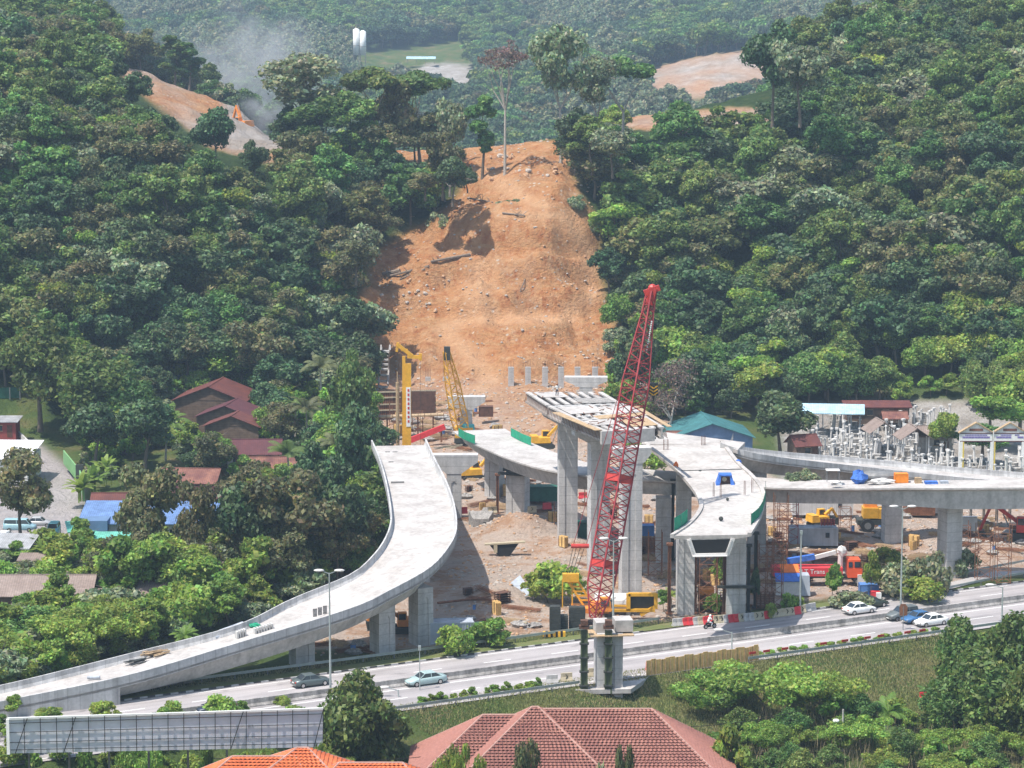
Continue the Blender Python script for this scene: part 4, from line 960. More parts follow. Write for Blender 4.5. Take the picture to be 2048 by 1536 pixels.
# motorbike and rider
g=G(1420,1257); a=HA; mk=thing('motorcycle','small black motorcycle ridden along the far carriageway past the red and pale barriers','motorcycle',g,a)
for x in (-.62,.62):
    mb=MB(); mb.cyl((x,-.05,.3),(x,.05,.3),.3,n=14); o=lpart(mb,'wheel',M('rubber'),mk); m2=MB(); m2.cyl((x,-.06,.3),(x,.06,.3),.16,n=10); lpart(m2,'rim',M('chrome'),o)
mb=MB(); mb.beam((-.6,0,.62),(.1,0,.70),.2,.13); mb.beam((.1,0,.62),(.5,0,.85),.18,.2); mb.beam((.62,0,.3),(.42,0,.98),.07,.07); mb.beam((-.3,0,.35),(.3,0,.38),.22,.3); lpart(mb,'frame',M('black'),mk)
mb=MB(); mb.cyl((.42,-.32,1.0),(.42,.32,1.0),.025,n=6); lpart(mb,'handlebar',M('steel_grey'),mk)
mb=MB(); mb.box((-.72,0,.62),(.06,.14,.1)); lpart(mb,'taillight',M('machine_red'),mk)
mb=MB(); mb.box((-.25,0,.74),(.6,.24,.1)); lpart(mb,'seat',M('rubber'),mk)
def person(label,loc,rz,joints,edges,rad,clothes,cat='person',helmet=None,bulk=1.0,skin='skin'):
    """one continuous skinned body; clothing as thin child shells following it"""
    t=thing('person',label,cat,loc,rz)
    me=bpy.data.meshes.new('body'); me.from_pydata(joints,edges,[]); me.materials.append(M(skin)); o=bpy.data.objects.new('body',me); COL.objects.link(o); o.parent=t
    sk=o.modifiers.new('skin','SKIN'); 
    for i,r in enumerate(rad): me.skin_vertices[0].data[i].radius=(r,r*.85); me.skin_vertices[0].data[i].use_root=(i==0)
    sd=o.modifiers.new('sub','SUBSURF'); sd.levels=1; sd.render_levels=1
    for (nm,m,segs) in clothes:
        mb=MB()
        for (i,j,ra,rb) in segs: mb.cyl(joints[i],joints[j],ra,rb,8)
        lpart(mb,nm,M(m),t,True)
    hd=joints[4]
    mb=MB(); 
    if helmet: mb.sph((hd[0],hd[1],hd[2]+.05),.16,10,7); lpart(mb,'helmet',M(helmet),t,True)
    else: mb.sph((hd[0]-.01,hd[1],hd[2]+.035),.118,10,6); lpart(mb,'hair',M('black'),t,True)
    mb=MB(); mb.cyl((hd[0]+.09,hd[1],hd[2]-.02),(hd[0]+.125,hd[1],hd[2]-.04),.018,.012,5); lpart(mb,'nose',M(skin),t)
    return t
ED=[(0,1),(1,2),(2,3),(3,4),(4,5),(2,6),(6,7),(7,8),(2,9),(9,10),(10,11),(0,12),(12,13),(13,14),(14,15),(0,16),(16,17),(17,18),(18,19)]
RD=[.15,.14,.15,.06,.095,.07,.06,.045,.035,.06,.045,.035,.09,.065,.045,.04,.09,.065,.045,.04]
def stand(h=1.7,lean=0.0,arm=.2,step=.12):
    k=h/1.7; J=[(0,0,.92),(lean*.2,0,1.15),(lean*.5,0,1.38),(lean*.6,0,1.48),(lean*.7,0,1.58),(lean*.72,0,1.69),(lean*.5,.19,1.38),(lean*.4+arm*.3,.24,1.12),(lean*.4+arm,.22,.90),(lean*.5,-.19,1.38),(lean*.4-arm*.2,-.24,1.12),(lean*.4+arm*.4,-.22,.88),(0,.1,.85),(step,.11,.47),(step*.6,.11,.07),(step*.6+.18,.11,.03),(0,-.1,.85),(-step*.3,-.11,.47),(-step,-.11,.07),(-step+.18,-.11,.03)]
    return [(a*k,b*k,c*k) for a,b,c in J]
SHIRT=lambda c:('shirt',c,[(0,1,.16,.165),(1,2,.165,.18),(2,3,.15,.075),(2,6,.11,.075),(6,7,.075,.06),(2,9,.11,.075),(9,10,.075,.06)])
TROU=lambda c:('trousers',c,[(0,12,.15,.1),(12,13,.1,.075),(13,14,.075,.06),(0,16,.15,.1),(16,17,.1,.075),(17,18,.075,.06)])
# rider
RJ=[(-.25,0,.92),(-.18,0,1.12),(-.04,0,1.36),(.0,0,1.46),(.03,0,1.56),(.04,0,1.67),(-.02,.19,1.34),(.12,.25,1.12),(.4,.27,1.03),(-.02,-.19,1.34),(.12,-.25,1.12),(.4,-.27,1.03),(-.18,.1,.86),(.22,.15,.72),(.1,.15,.32),(.28,.15,.28),(-.18,-.1,.86),(.22,-.15,.72),(.1,-.15,.32),(.28,-.15,.28)]
person('rider in a white shirt and white helmet sitting on the small black motorcycle',g,a,RJ,ED,RD,[SHIRT('cloth_white'),TROU('cloth_white')],helmet='paint_white')
pw=G(1114,792,21.4); person('worker in a white shirt and cap standing on the precast girders',pw,-1.2,stand(1.72,.1),ED,RD,[SHIRT('cloth_white'),TROU('cloth_dark')],helmet='rust')
# ---------------------------------------------------------------- lattice work
def lattice(mb,A,B,w0,w1,seg,r=.06,rot=0.0,rl=None,taper=None):
    A=Vector(A);B=Vector(B); d=(B-A).normalized(); U=d.cross(Vector((math.cos(rot),math.sin(rot),0.0))).normalized(); V=d.cross(U).normalized(); rl=rl or r*.55
    rings=[]
    for k in range(seg+1):
        t=k/seg; w=(w0+(w1-w0)*t) if taper is None else float(np.interp(t,[q[0] for q in taper],[q[1] for q in taper])); c=A.lerp(B,t); rings.append([c+U*w/2+V*w/2,c-U*w/2+V*w/2,c-U*w/2-V*w/2,c+U*w/2-V*w/2])
    for k in range(seg):
        for j in range(4):
            mb.beam(rings[k][j],rings[k+1][j],r*2,r*2); 
            a,b=(j,(j+1)%4) if k%2 else ((j+1)%4,j); mb.beam(rings[k][a],rings[k+1][b],rl*1.6,rl*1.6)
            if k%2==0: mb.beam(rings[k][j],rings[k][(j+1)%4],rl*1.5,rl*1.5)
    return rings
def text_on(parent,s,loc,rot,size,m,name='lettering',ext=.01):
    c=bpy.data.curves.new(name,'FONT'); c.body=s; c.size=size; c.extrude=ext; c.align_x='CENTER'; c.align_y='CENTER'
    o=bpy.data.objects.new(name,c); COL.objects.link(o); dg=bpy.context.evaluated_depsgraph_get(); me=bpy.data.meshes.new_from_object(o.evaluated_get(dg)); bpy.data.objects.remove(o)
    me.materials.clear(); me.materials.append(m); o=bpy.data.objects.new(name,me); COL.objects.link(o)
    Mx=Matrix.Translation(Vector(loc))@rot.to_4x4()
    if parent:
        o.parent=parent; Mx=parent.matrix_basis.inverted()@Mx
    o.matrix_basis=Mx; return o
from mathutils import Euler
# ---- red lattice crane
foot=G(1190,1236,2.0); cb=G(1190,1246,0)
cr=thing('crawler_crane','tall red lattice boom crane with an orange cab beside the highway','crane',cb)
tip=GY(1303,583,foot.y+10)
mb=MB(); RG=lattice(mb,foot,tip,1.1,1.1,46,.085,.75,.06,[(0,.9),(.10,2.3),(.72,2.3),(.93,1.0),(1,.8)]); bo_=mb.build('boom',M('boom_red'),cr)
for t in (.155,.43):
    mb=MB(); k=int(t*46); q=RG[k]; q2=RG[k+1]
    for j in range(4): mb.add([q[j],q[(j+1)%4],q2[(j+1)%4],q2[j]],[(0,1,2,3)])
    mb.build('boom_panel',M('machine_red'),bo_)
mb=MB(); mb.sph(tip+Vector((.1,0,.4)),.55,8,5); mb.beam(tip-Vector((.9,0,.2)),tip+Vector((1.0,0,.5)),.5,.7); mb.beam(tip-Vector((.3,0,1.6)),tip+Vector((.2,0,.5)),1.0,.9); mb.build('boom_head',M('machine_red'),bo_)
for nm,px,py in (('hook_block',1307,778),):
    hk=GY(px,py,tip.y+.2); mb=MB(); mb.beam(tip,hk+Vector((0,0,.6)),.05,.05); mb.build('hoist_rope',M('steel_dark'),cr)
    mb=MB(); mb.box(hk,(1.1,.5,1.5)); mb.cyl(hk-Vector((0,0,.8)),hk-Vector((0,0,1.5)),.2,.08); h_=mb.build('hook_block',M('steel_dark'),cr)
    mb=MB()
    for k in range(3):
        z=hk.z+.45-k*.42; mb.beam((hk.x-.5,hk.y-.27,z),(hk.x,hk.y-.27,z-.35),.05,.14); mb.beam((hk.x,hk.y-.27,z-.35),(hk.x+.5,hk.y-.27,z),.05,.14)
    mb.build('chevron',M('machine_yellow'),h_)
# lettering up the boom: pale blocks too worn to read
k0=int(.80*46); mb=MB()
for k in range(16):
    t=.815+.0062*k; c=foot.lerp(tip,t)+Vector((.62,-.45,0)); mb.box(c,(.16,.05,.16 if k%3 else .2))
mb.build('boom_lettering',M('paint_white'),bo_)
# upper works
mb=MB(); mb.box((cb.x-.6,cb.y+.4,1.75),(4.6,2.9,.6)); mb.box((cb.x+.5,cb.y-.2,2.2),(2.4,2.0,.9)); mb.hexa([(cb.x-.9,cb.y-1.4,1.5),(cb.x+.4,cb.y-1.4,1.5),(cb.x+.4,cb.y,1.5),(cb.x-.9,cb.y,1.5),(cb.x-.9,cb.y-1.4,2.1),(cb.x+.4,cb.y-1.4,2.7),(cb.x+.4,cb.y,2.7),(cb.x-.9,cb.y,2.1)]); mb.build('house',M('machine_orange'),cr)
mb=MB(); mb.box((cb.x+1.2,cb.y-.9,2.6),(1.5,1.1,1.7),0,0,.88); cb_=mb.build('cab',M('machine_orange'),cr); mb=MB(); mb.box((cb.x+1.9,cb.y-.95,2.75),(.25,.9,1.0)); mb.box((cb.x+1.15,cb.y-1.46,2.8),(1.0,.04,.7)); mb.build('window',M('glass_dark'),cb_)
for sx in (-1,1):
    mb=MB(); mb.box((cb.x-.2+sx*1.9,cb.y,.55),(.9,6.2,.9)); 
    for e in (-3.1,3.1): mb.cyl((cb.x-.65+sx*1.9,cb.y+e,.55),(cb.x+.25+sx*1.9,cb.y+e,.55),.45,n=12)
    mb.build('track',M('steel_dark'),cr)
mb=MB(); T0=G(1145,1155,8.0); T0=GY(1143,1158,cb.y+.5)
for dx in (-.6,.6):
    mb.beam((cb.x-.8+dx*1.0,cb.y+.5,2.1),T0+Vector((dx,0,0)),.22,.25); mb.beam((T0.x+dx-.5,cb.y+.6,1.8),T0+Vector((dx-.5,.1,0)),.14,.14)
for k in range(5):
    t=.2+k*.17; c=Vector((cb.x-.8,cb.y+.5,2.1)).lerp(T0,t); mb.box(c,(1.5,.15,.22))
mb.box(T0+Vector((-.1,0,.2)),(2.0,.8,1.0)); mb.build('gantry',M('machine_yellow'),cr)
SB=GY(1160,1092,cb.y+1.6); mb=MB(); mb.cyl(SB-Vector((1.1,0,0)),SB+Vector((1.1,0,0)),.28,n=8); mb.build('spreader_bar',M('machine_red'),cr)
mb=MB()
for dx in (-.8,-.4,.1,.6): mb.beam(T0+Vector((dx*.7,0,.5)),SB+Vector((dx,0,0)),.05,.05)
mb.build('reeving_rope',M('steel_dark'),cr)
mb=MB()
for dx in (-.8,.8): mb.beam(SB+Vector((dx,0,.2)),tip+Vector((dx*.4,.2,-.5)),.06,.06)
mb.build('pendant_rope',M('boom_red'),cr)
for n_,(px,w_,h_,py) in enumerate(((1110,1.35,2.9,1262),(1128,1.0,1.7,1260),(1154,2.0,2.6,1258))):
    g=G(px,py,0); t=thing('counterweight','stack of dark ribbed counterweight slabs, %s of three beside the red crane'%['left and tallest','small middle one','right one'][n_],'counterweight',g,0,'counterweight stacks by the crane')
    mb=MB(); n=int(h_/.32)
    for k in range(n): mb.box((g.x,g.y,.3+k*.32),(w_,1.3,.27)); 
    mb.box((g.x,g.y,.3+n*.16),(w_*.9,1.15,n*.31)); mb.build('slabs',M('steel_dark'),t)
g=G(1105,1272,0); bs=thing('striped_beam','yellow and black striped beam lying by the guardrail','beam',g)
for nm,mm,o_ in (('yellow_stripes','machine_yellow',0),('black_stripes','black',1)):
    mb=MB()
    for k in range(o_,9,2): mb.box((g.x-1+k*.3,g.y,.25),(.3,.6,.6))
    mb.build(nm,M(mm),bs)
# yellow formwork traveller + tank
g=G(1262,1240,0); fm=thing('formwork_truss','long yellow steel frame with a dark window opening lying beside the crane','steel frame',g,0)
mb=MB(); y=g.y+1
mb.beam((g.x-4.2,y,1.0),(g.x+3.0,y,1.0),.5,.35); mb.beam((g.x-.3,y,3.0),(g.x+3.2,y,3.0),.5,.4); mb.beam((g.x-.3,y,1),(g.x-.3,y,3.1),.5,.5); mb.beam((g.x+3.1,y,1.2),(g.x+3.1,y,3.1),.45,.45); mb.beam((g.x+1.2,y,.4),(g.x+3.1,y,1.5),.4,.4); mb.beam((g.x-4.2,y,.4),(g.x-2.6,y,1.6),.3,.3); mb.beam((g.x-2.6,y,1.6),(g.x-.4,y,1.5),.25,.25)
mb.build('frame',M('machine_yellow'),fm); mb=MB(); mb.box((g.x+1.4,y+.3,2),(3.2,.2,1.8)); mb.build('machine_panel',M('steel_dark'),fm)
g=G(1232,1232,0); tk=thing('storage_tank','long white tank lying behind the yellow frame','tank',g)
mb=MB(); mb.cyl((g.x-2.6,g.y+2,1.3),(g.x+2.4,g.y+2,1.3),1.15,n=16); mb.build('shell',M('plastic_white'),tk); mb=MB(); [mb.box((g.x+dx,g.y+2,.2),(.5,2,.6)) for dx in (-1.8,1.6)]; mb.build('cradle',M('steel_grey'),tk)
# ---- yellow drilling rig
g=G(812,905,3.2); rg=thing('drilling_rig','tall yellow drilling rig mast with a white name banner at the foot of the slope','drilling rig',g)
top=GY(812,712,g.y); mb=MB(); mb.beam((g.x-.35,g.y,3),(top.x-.35,g.y,top.z),.5,.6); mb.beam((g.x+.35,g.y-.1,2),(top.x+.35,g.y-.1,top.z-1.2),.95,.7); mast=mb.build('mast',M('machine_yellow'),rg)
mb=MB(); mb.box((top.x+.35,g.y-.5,top.z-8.2),(.7,.05,6.4)); bn_=mb.build('banner',M('paint_white'),mast)
mb=MB()
for k in range(8): mb.box((top.x+.38,g.y-.54,top.z-5.5-k*.72),(.3,.04,.42))
mb.build('banner_lettering',M('machine_red'),bn_)
mb=MB(); hd=top+Vector((0,0,.3)); mb.beam(hd+Vector((-1.4,0,1.6)),hd+Vector((1.0,0,-.3)),.5,.55); mb.beam(hd+Vector((.2,0,-.4)),hd+Vector((2.4,0,-.5)),.45,.5); mb.beam(hd+Vector((2.3,0,-1.0)),hd+Vector((2.3,0,.1)),.5,.4); mb.beam(hd+Vector((-1.5,0,.4)),hd+Vector((-1.3,0,1.9)),.4,.4); mb.beam(hd+Vector((-.8,0,.6)),hd+Vector((.3,0,.7)),.3,.3); mb.build('mast_head',M('machine_yellow'),rg)
mb=MB(); mb.cyl((g.x-1.3,g.y-.3,1),(g.x-1.3,g.y-.3,top.z-4.2),.28,n=8); mb.cyl((g.x-1.3,g.y-.3,top.z-4.2),(g.x-1.3,g.y-.3,top.z-2.5),.1,n=6); mb.build('kelly_bar',M('timber'),rg)
mb=MB(); mb.beam((g.x-1.3,g.y,top.z-2.5),(top.x-1.3,g.y,top.z+1.5),.04,.04); mb.beam((g.x+2.3,g.y,3),(top.x+2.3,g.y,top.z-.5),.04,.04); mb.build('rope',M('steel_dark'),rg)
mb=MB(); mb.beam((g.x+.3,g.y+.5,4.5),(g.x+2.4,g.y+2,1.5),.3,.3); mb.build('back_stay',M('machine_yellow'),rg); mb=MB(); mb.box((g.x+.9,g.y+2.5,2.0),(4.2,3.4,2.0)); mb.build('house',M('machine_yellow'),rg)
# ---- yellow lattice boom crane (mid)
bA_=G(923,862,4.6); bB_=GY(893,703,bA_.y-3); ym=thing('lattice_crane','short dirty yellow lattice boom crane in front of the white T-pier','crane',bA_)
mb=MB(); lattice(mb,bA_,bB_,2.2,.8,13,.075,.5,.055,[(0,1.7),(.15,2.1),(.6,1.8),(1,.8)]); mb.build('boom',M('machine_yellow'),ym)
mb=MB(); mb.box(bB_+Vector((.1,0,-.3)),(1.0,.9,2.2)); mb.build('boom_head',M('steel_dark'),ym); mb=MB(); mb.box((bA_.x+.4,bA_.y+1.5,4.2),(3,3,1.8)); mb.build('house',M('machine_yellow'),ym)
mb=MB(); mb.box((bA_.x+.4,bA_.y+1.5,3.0),(3.2,4,.8)); mb.build('track',M('steel_dark'),ym)
g=G(934,864,4.3); gn=thing('generator','small turquoise generator set on the dirt beside the lattice crane','generator',g)
mb=MB(); mb.box((g.x+.2,g.y,g.z+.7),(2.1,1.2,1.2),.2,0,.9); mb.build('canopy',mat('turquoise',(.08,.45,.50),.6,.2,2),gn); mb=MB(); mb.box((g.x+.2,g.y,g.z+.1),(2.3,1.3,.2),.2); mb.build('skid',M('steel_dark'),gn)
# ---- excavators
def excavator(name,label,loc,rz,paintm,sc=1.0,pose=((1.2,2.2),(3.4,4.6),(5.6,3.2),(5.4,1.2)),track=True,cab=True):
    t=thing(name,label,'excavator',loc,rz); t.scale=(sc,sc,sc)
    for sy in (-1,1):
        mb=MB(); mb.prism([(-1.9,.25),(-1.6,0),(1.6,0),(1.9,.25),(1.9,.6),(1.6,.85),(-1.6,.85),(-1.9,.6)],((0,sy*1.15-.28,0),(1,0,0),(0,0,1)),((0,sy*1.15+.28,0),(1,0,0),(0,0,1))); lpart(mb,'track',M('steel_dark'),t)
    mb=MB(); mb.box((-.5,0,1.45),(3.4,2.5,.9),0,0,.94); mb.box((-1.5,0,2.0),(1.2,2.3,.4)); lpart(mb,'house',paintm,t)
    mb=MB(); mb.box((.55,.75,2.15),(1.3,.95,1.5),0,0,.9); c=lpart(mb,'cab',paintm,t); mb=MB(); mb.box((1.21,.75,2.3),(.06,.78,1.0)); mb.box((.55,1.24,2.35),(.95,.04,.8)); mb.box((.55,.255,2.35),(.95,.04,.8)); lpart(mb,'window',M('glass_dark'),c)
    P=[(p[0],-.1,p[1]) for p in pose]; mb=MB(); mb.beam(P[0],P[1],.42,.6,up=(0,1,0)); lpart(mb,'boom',paintm,t); mb=MB(); mb.beam(P[1],P[2],.34,.45,up=(0,1,0)); lpart(mb,'arm',paintm,t)
    mb=MB(); a=Vector(P[2]); mb.hexa([a+Vector(q) for q in ((-.9,-.55,-1.0),(0,-.55,-1.3),(0,.55,-1.3),(-.9,.55,-1.0),(-.5,-.55,0),(.25,-.55,0),(.25,.55,0),(-.5,.55,0))]); lpart(mb,'bucket',M('steel_dark'),t)
    mb=MB(); m_=(Vector(P[0])+Vector(P[1]))/2; mb.cyl((P[0][0]+.2,-.1,P[0][1]-.6),m_+Vector((.3,0,-.1)),.09,n=6); mb.cyl(m_+Vector((0,0,.35)),Vector(P[1])+Vector((-.1,0,.5)),.08,n=6); lpart(mb,'hydraulic_ram',M('chrome'),t)
    return t
excavator('excavator','yellow excavator on a dirt mound behind the lower viaduct',G(1086,902,3.6)+Vector((0,3,0)),.15,M('machine_yellow'),.95,((.9,2.0),(3.6,4.9),(5.4,6.2),(5.4,1.2)))
excavator('excavator','rusty orange-red excavator breaking rock on the far left hill cut',GY(487,262,690),2.3,M('machine_orange'),1.25,((.9,2.0),(2.4,5.2),(3.6,2.6),(3.4,1)))
excavator('excavator','orange excavator with its dark boom half under the curved ramp',G(745,1300,0)+Vector((3.6,9,0)),math.pi+.1,M('machine_orange'),.9,((.9,2.0),(3.2,3.9),(5.2,1.6),(5,1)))
excavator('excavator','red excavator with a long arm at the right edge beneath the viaduct',G(2052,1078,0.3),math.pi-.2,M('machine_red'),1.15,((.9,2.0),(4.2,4.3),(5.6,.9),(5.4,.5)))
excavator('excavator','yellow excavator half hidden behind the niche of the T-shaped pier',G(945,972,.5)+Vector((0,5,0)),.3,M('machine_yellow'),1.0)
excavator('excavator','old yellow and black machine parked below the viaduct right of the S-curved ramp',G(1640,1053,.3),.4,M('machine_yellow'),.85,((.9,2.0),(2.2,3.0),(3.2,1.4),(3,1)))
# ---- rough terrain crane (yellow, big wheel)
g=G(1752,1062,.2); rt=thing('mobile_crane','yellow wheeled crane with a big tyre parked behind the branch pier','crane',g)
mb=MB(); mb.box((g.x+.6,g.y+1.5,1.35),(6.4,2.4,.7)); mb.build('chassis',M('steel_dark'),rt)
for dx in (-1.2,2.6):
    for dy in (.2,2.9):
        mb=MB(); mb.cyl((g.x+dx,g.y+dy-.35,.95),(g.x+dx,g.y+dy+.35,.95),.98,n=18); w_=mb.build('wheel',M('rubber'),rt); mb=MB(); mb.cyl((g.x+dx,g.y+dy-.38,.95),(g.x+dx,g.y+dy+.38,.95),.5,n=12); mb.build('rim',M('steel_grey'),w_)
mb=MB(); mb.box((g.x-.7,g.y+1.5,2.7),(2.2,2.3,1.5)); mb.box((g.x+1.3,g.y+1.5,2.6),(1.9,2.3,1.4)); mb.build('house',M('machine_yellow'),rt)
mb=MB(); mb.box((g.x-.7,g.y+1.5,3.9),(1.9,1.5,.9),0,0,.9); mb.beam((g.x-1,g.y+1.5,4.2),(g.x+3.4,g.y+1.5,4.8),.6,.6); mb.build('boom',M('machine_orange'),rt)
# ---- concrete pump truck (red)
g=G(1640,1172,0); tr=thing('pump_truck','long red truck with white lettering and a blue-wrapped boom behind the verge','truck',g,0)
mb=MB(); mb.box((g.x-1.6,g.y+1.6,1.75),(9.2,2.4,1.1)); mb.build('flatbed',M('plastic_red'),tr); mb=MB(); mb.box((g.x-.6,g.y+1.6,1.0),(11.4,1.2,.35)); mb.build('chassis',M('steel_dark'),tr)
mb=MB(); mb.box((g.x+4.6,g.y+1.6,1.6),(1.9,2.4,1.2)); mb.box((g.x+4.5,g.y+1.6,2.75),(1.7,2.3,1.2),0,0,.93); c=mb.build('cab',mat('cab_orange',(.72,.10,.03),.45,.1,1,spec=.5),tr); mb=MB(); mb.box((g.x+4.9,g.y+.42,2.75),(.75,.06,.75)); mb.box((g.x+4.0,g.y+.42,2.75),(.5,.06,.7)); mb.box((g.x+5.38,g.y+1.6,2.75),(.06,1.9,.75)); mb.build('window',M('glass_dark'),c)
for dx in (-4.6,-3.3,2.2,4.9):
    for dy in (.5,2.7):
        mb=MB(); mb.cyl((g.x+dx,g.y+dy-.2,.52),(g.x+dx,g.y+dy+.2,.52),.52,n=14); w_=mb.build('wheel',M('rubber'),tr); mb=MB(); mb.cyl((g.x+dx,g.y+dy-.22,.52),(g.x+dx,g.y+dy+.22,.52),.24,n=10); mb.build('rim',M('steel_grey'),w_)
mb=MB(); mb.beam((g.x-1.6,g.y+1.6,3.2),(g.x+2.2,g.y+1.6,4.2),.5,.5); mb.cyl((g.x+2.8,g.y+1.6,2),(g.x+2.8,g.y+1.6,4.4),.35,n=8); mb.sph((g.x+3,g.y+1.6,4.3),.7,8,5,jit=.2); mb.build('boom',M('plastic_white'),tr)
mb=MB(); mb.beam((g.x-4.2,g.y+1.5,3.0),(g.x-.6,g.y+1.5,3.6),.7,.7); mb.beam((g.x-4.0,g.y+1.5,2.6),(g.x-2.0,g.y+1.5,3.2),.6,.3); mb.build('tarpaulin',M('tarp_blue'),tr)
RX=Euler((math.pi/2,0,0)).to_matrix()
text_on(tr,'A  SLT Trans',(g.x-1.6,g.y+.38,1.8),RX,.85,M('paint_white'))
# ---- containers, tents, sheds in the works yard
def container(name,label,loc,L,m,rz=0,H=2.5,W=2.4,extra=True):
    t=thing(name,label,'container',loc,rz); mb=MB(); n=int(L/.3)
    mb.box((0,0,H/2),(L-.12,W-.12,H-.12))
    for k in range(n):
        x=-L/2+.15+k*(L-.3)/(n-1); 
        for sy in (-1,1): mb.box((x,sy*(W/2-.05),H/2),(.14,.09,H-.2))
    lpart(mb,'corrugated_walls',m,t); mb=MB()
    for sy in (-1,1):
        for z in (.08,H-.06): mb.box((0,sy*(W/2-.04),z),(L,.12,.15))
        for sx in (-1,1): mb.box((sx*(L/2-.06),sy*(W/2-.06),H/2),(.14,.14,H))
    lpart(mb,'frame',m,t)
    if extra: mb=MB(); mb.box((L*.28,-W/2-.0,H*.6),(.55,.08,.7)); lpart(mb,'window',M('glass_dark'),t)
    return t
mat('cont_grey',(.42,.46,.52),.6,.15,.8,streak=.3)
container('site_container','grey-blue corrugated site container with a small window and clutter on its roof',G(1628,1092,.4)+Vector((0,1.3,0)),6.7,M('cont_grey'))
mat('cont_white',(.62,.62,.62),.6,.12,.8,streak=.3)
container('site_container','long white container behind the parked machines below the viaduct',G(1640,1035,.4)+Vector((.6,3,0)),9.0,M('cont_white'))
container('site_container','pale blue-grey container half shaded by the curved ramp',G(903,1288,-.1)+Vector((0,1.2,0)),5.3,M('cont_grey'),.1,2.6,2.4,False)
container('site_container','small blue metal container below the viaduct beside the tall pier legs',G(1295,1070,.4),1.9,mat('cont_blue',(.10,.22,.5),.6,.15,1),0,1.5,1.5,False)
container('office_cabin','brown timber cabin behind the branch pier',G(1838,1028,.3),4.4,M('rust'),0,2.6,2.4,True)
container('office_cabin','white cabin beside the brown cabin at the right',G(1882,1024,.3),2.2,M('cont_white'),0,2.4,2.2,False)
g=G(1582,1192,0); tn=thing('shelter','low shelter with orange and blue sheets over a white side, near the roadside','shelter',g)
mb=MB(); mb.hexa([(g.x-2,g.y-.2,1.9),(g.x+1.2,g.y-.2,1.9),(g.x+1.2,g.y+1.5,2.6),(g.x-2,g.y+1.5,2.6),(g.x-2,g.y-.2,2.0),(g.x+1.2,g.y-.2,2.0),(g.x+1.2,g.y+1.5,2.7),(g.x-2,g.y+1.5,2.7)]); mb.build('blue_sheet',M('tarp_blue'),tn)
mb=MB(); mb.hexa([(g.x-1.2,g.y+1.5,2.7),(g.x+1.2,g.y+1.5,2.7),(g.x+1.2,g.y+3.2,3.4),(g.x-1.2,g.y+3.2,3.4),(g.x-1.2,g.y+1.5,2.8),(g.x+1.2,g.y+1.5,2.8),(g.x+1.2,g.y+3.2,3.5),(g.x-1.2,g.y+3.2,3.5)]); mb.build('orange_sheet',M('tarp_orange'),tn)
mb=MB(); mb.box((g.x-.4,g.y,1),(3.1,.12,1.8)); mb.build('side_wall',M('plastic_white'),tn); mb=MB(); mb.box((g.x+1.9,g.y+1.4,1.3),(1.2,2.6,2.6),0,0,.8); mb.build('end_wall',M('cont_grey'),tn)
# small crate-like things on the decks
def lump(name,label,cat,c,r,m,sq=(1,1,.7),jit=.25,extra=None):
    t=thing(name,label,cat,c); mb=MB(); mb.sph((c[0],c[1],c[2]+r*sq[2]*.6),r,10,7,sq=sq,jit=jit); mb.build(cat.replace(' ','_')+'_body',m,t); 
    if extra: mb=MB(); extra(mb,c); mb.build('contents',M('steel_grey'),t)
    return t
def boxy(name,label,cat,c,d,m,rz=0,lidm=None,group=None):
    t=thing(name,label,cat,c,rz,group); mb=MB(); mb.box((0,0,d[2]*.48),(d[0],d[1],d[2]*.96),0,0,.97); lpart(mb,'case',m,t); mb=MB()
    for sx in (-1,1):
        for sy in (-1,1): mb.box((sx*(d[0]/2),sy*(d[1]/2),d[2]/2),(.07,.07,d[2]))
    mb.box((0,0,d[2]),(d[0]*1.02,d[1]*1.02,.06)); lpart(mb,'edge_frame',lidm or m,t); return t
B_=lambda px,py=966: G(px,py,12.6)
boxy('site_box','bright orange steel box standing on the lower viaduct at right','box',B_(1802,964),(1.7,1.2,1.15),M('box_orange'))
boxy('crate','small brown plywood crate on the lower viaduct beside the orange box','crate',B_(1836,966),(.8,.8,.7),M('timber'))
boxy('site_box','low flat blue box on the lower viaduct, right of the crate','box',B_(1862,968),(1.6,1,.35),M('tarp_blue'))
boxy('site_box','low grey blue box on the lower viaduct next to the flat blue box','box',B_(1888,968),(1.0,.8,.4),M('cont_grey'))
lump('tarp_heap','crumpled bright blue tarpaulin heap on the lower viaduct','tarpaulin',B_(1718,962),1.0,M('tarp_blue'),(1,.7,.9))
lump('sack_heap','heap of white sacks on the lower viaduct between the blue heap and the orange box','sacks',B_(1762,966),.9,M('plastic_white'),(1.8,.8,.45),.3)
lump('sack_heap','small white sack heap on the lower viaduct left of the blue heap','sacks',B_(1672,968),.6,M('plastic_white'),(1.5,.8,.5),.3)
lump('tarp_heap','low grey tent-like tarpaulin on the lower viaduct left of the orange box','tarpaulin',B_(1760,958),1.6,M('steel_grey'),(1.9,.8,.45),.05)
t=thing('shelter','small open shelter with a pale roof on the lower viaduct','shelter',B_(1665,962)); c=t.location
mb=MB(); mb.box((c.x,c.y,c.z+1.5),(1.8,1.4,.08)); mb.build('roof',M('plastic_white'),t); mb=MB(); [mb.box((c.x+sx*.8,c.y+sy*.6,c.z+.75),(.08,.08,1.5)) for sx in (-1,1) for sy in (-1,1)]; mb.build('legs',M('steel_grey'),t)
c=G(1450,970,14.0); t=thing('tarp_shelter','blue tarpaulin shelter with a round fan in its opening on the S-curved deck','tarpaulin',c)
mb=MB(); 
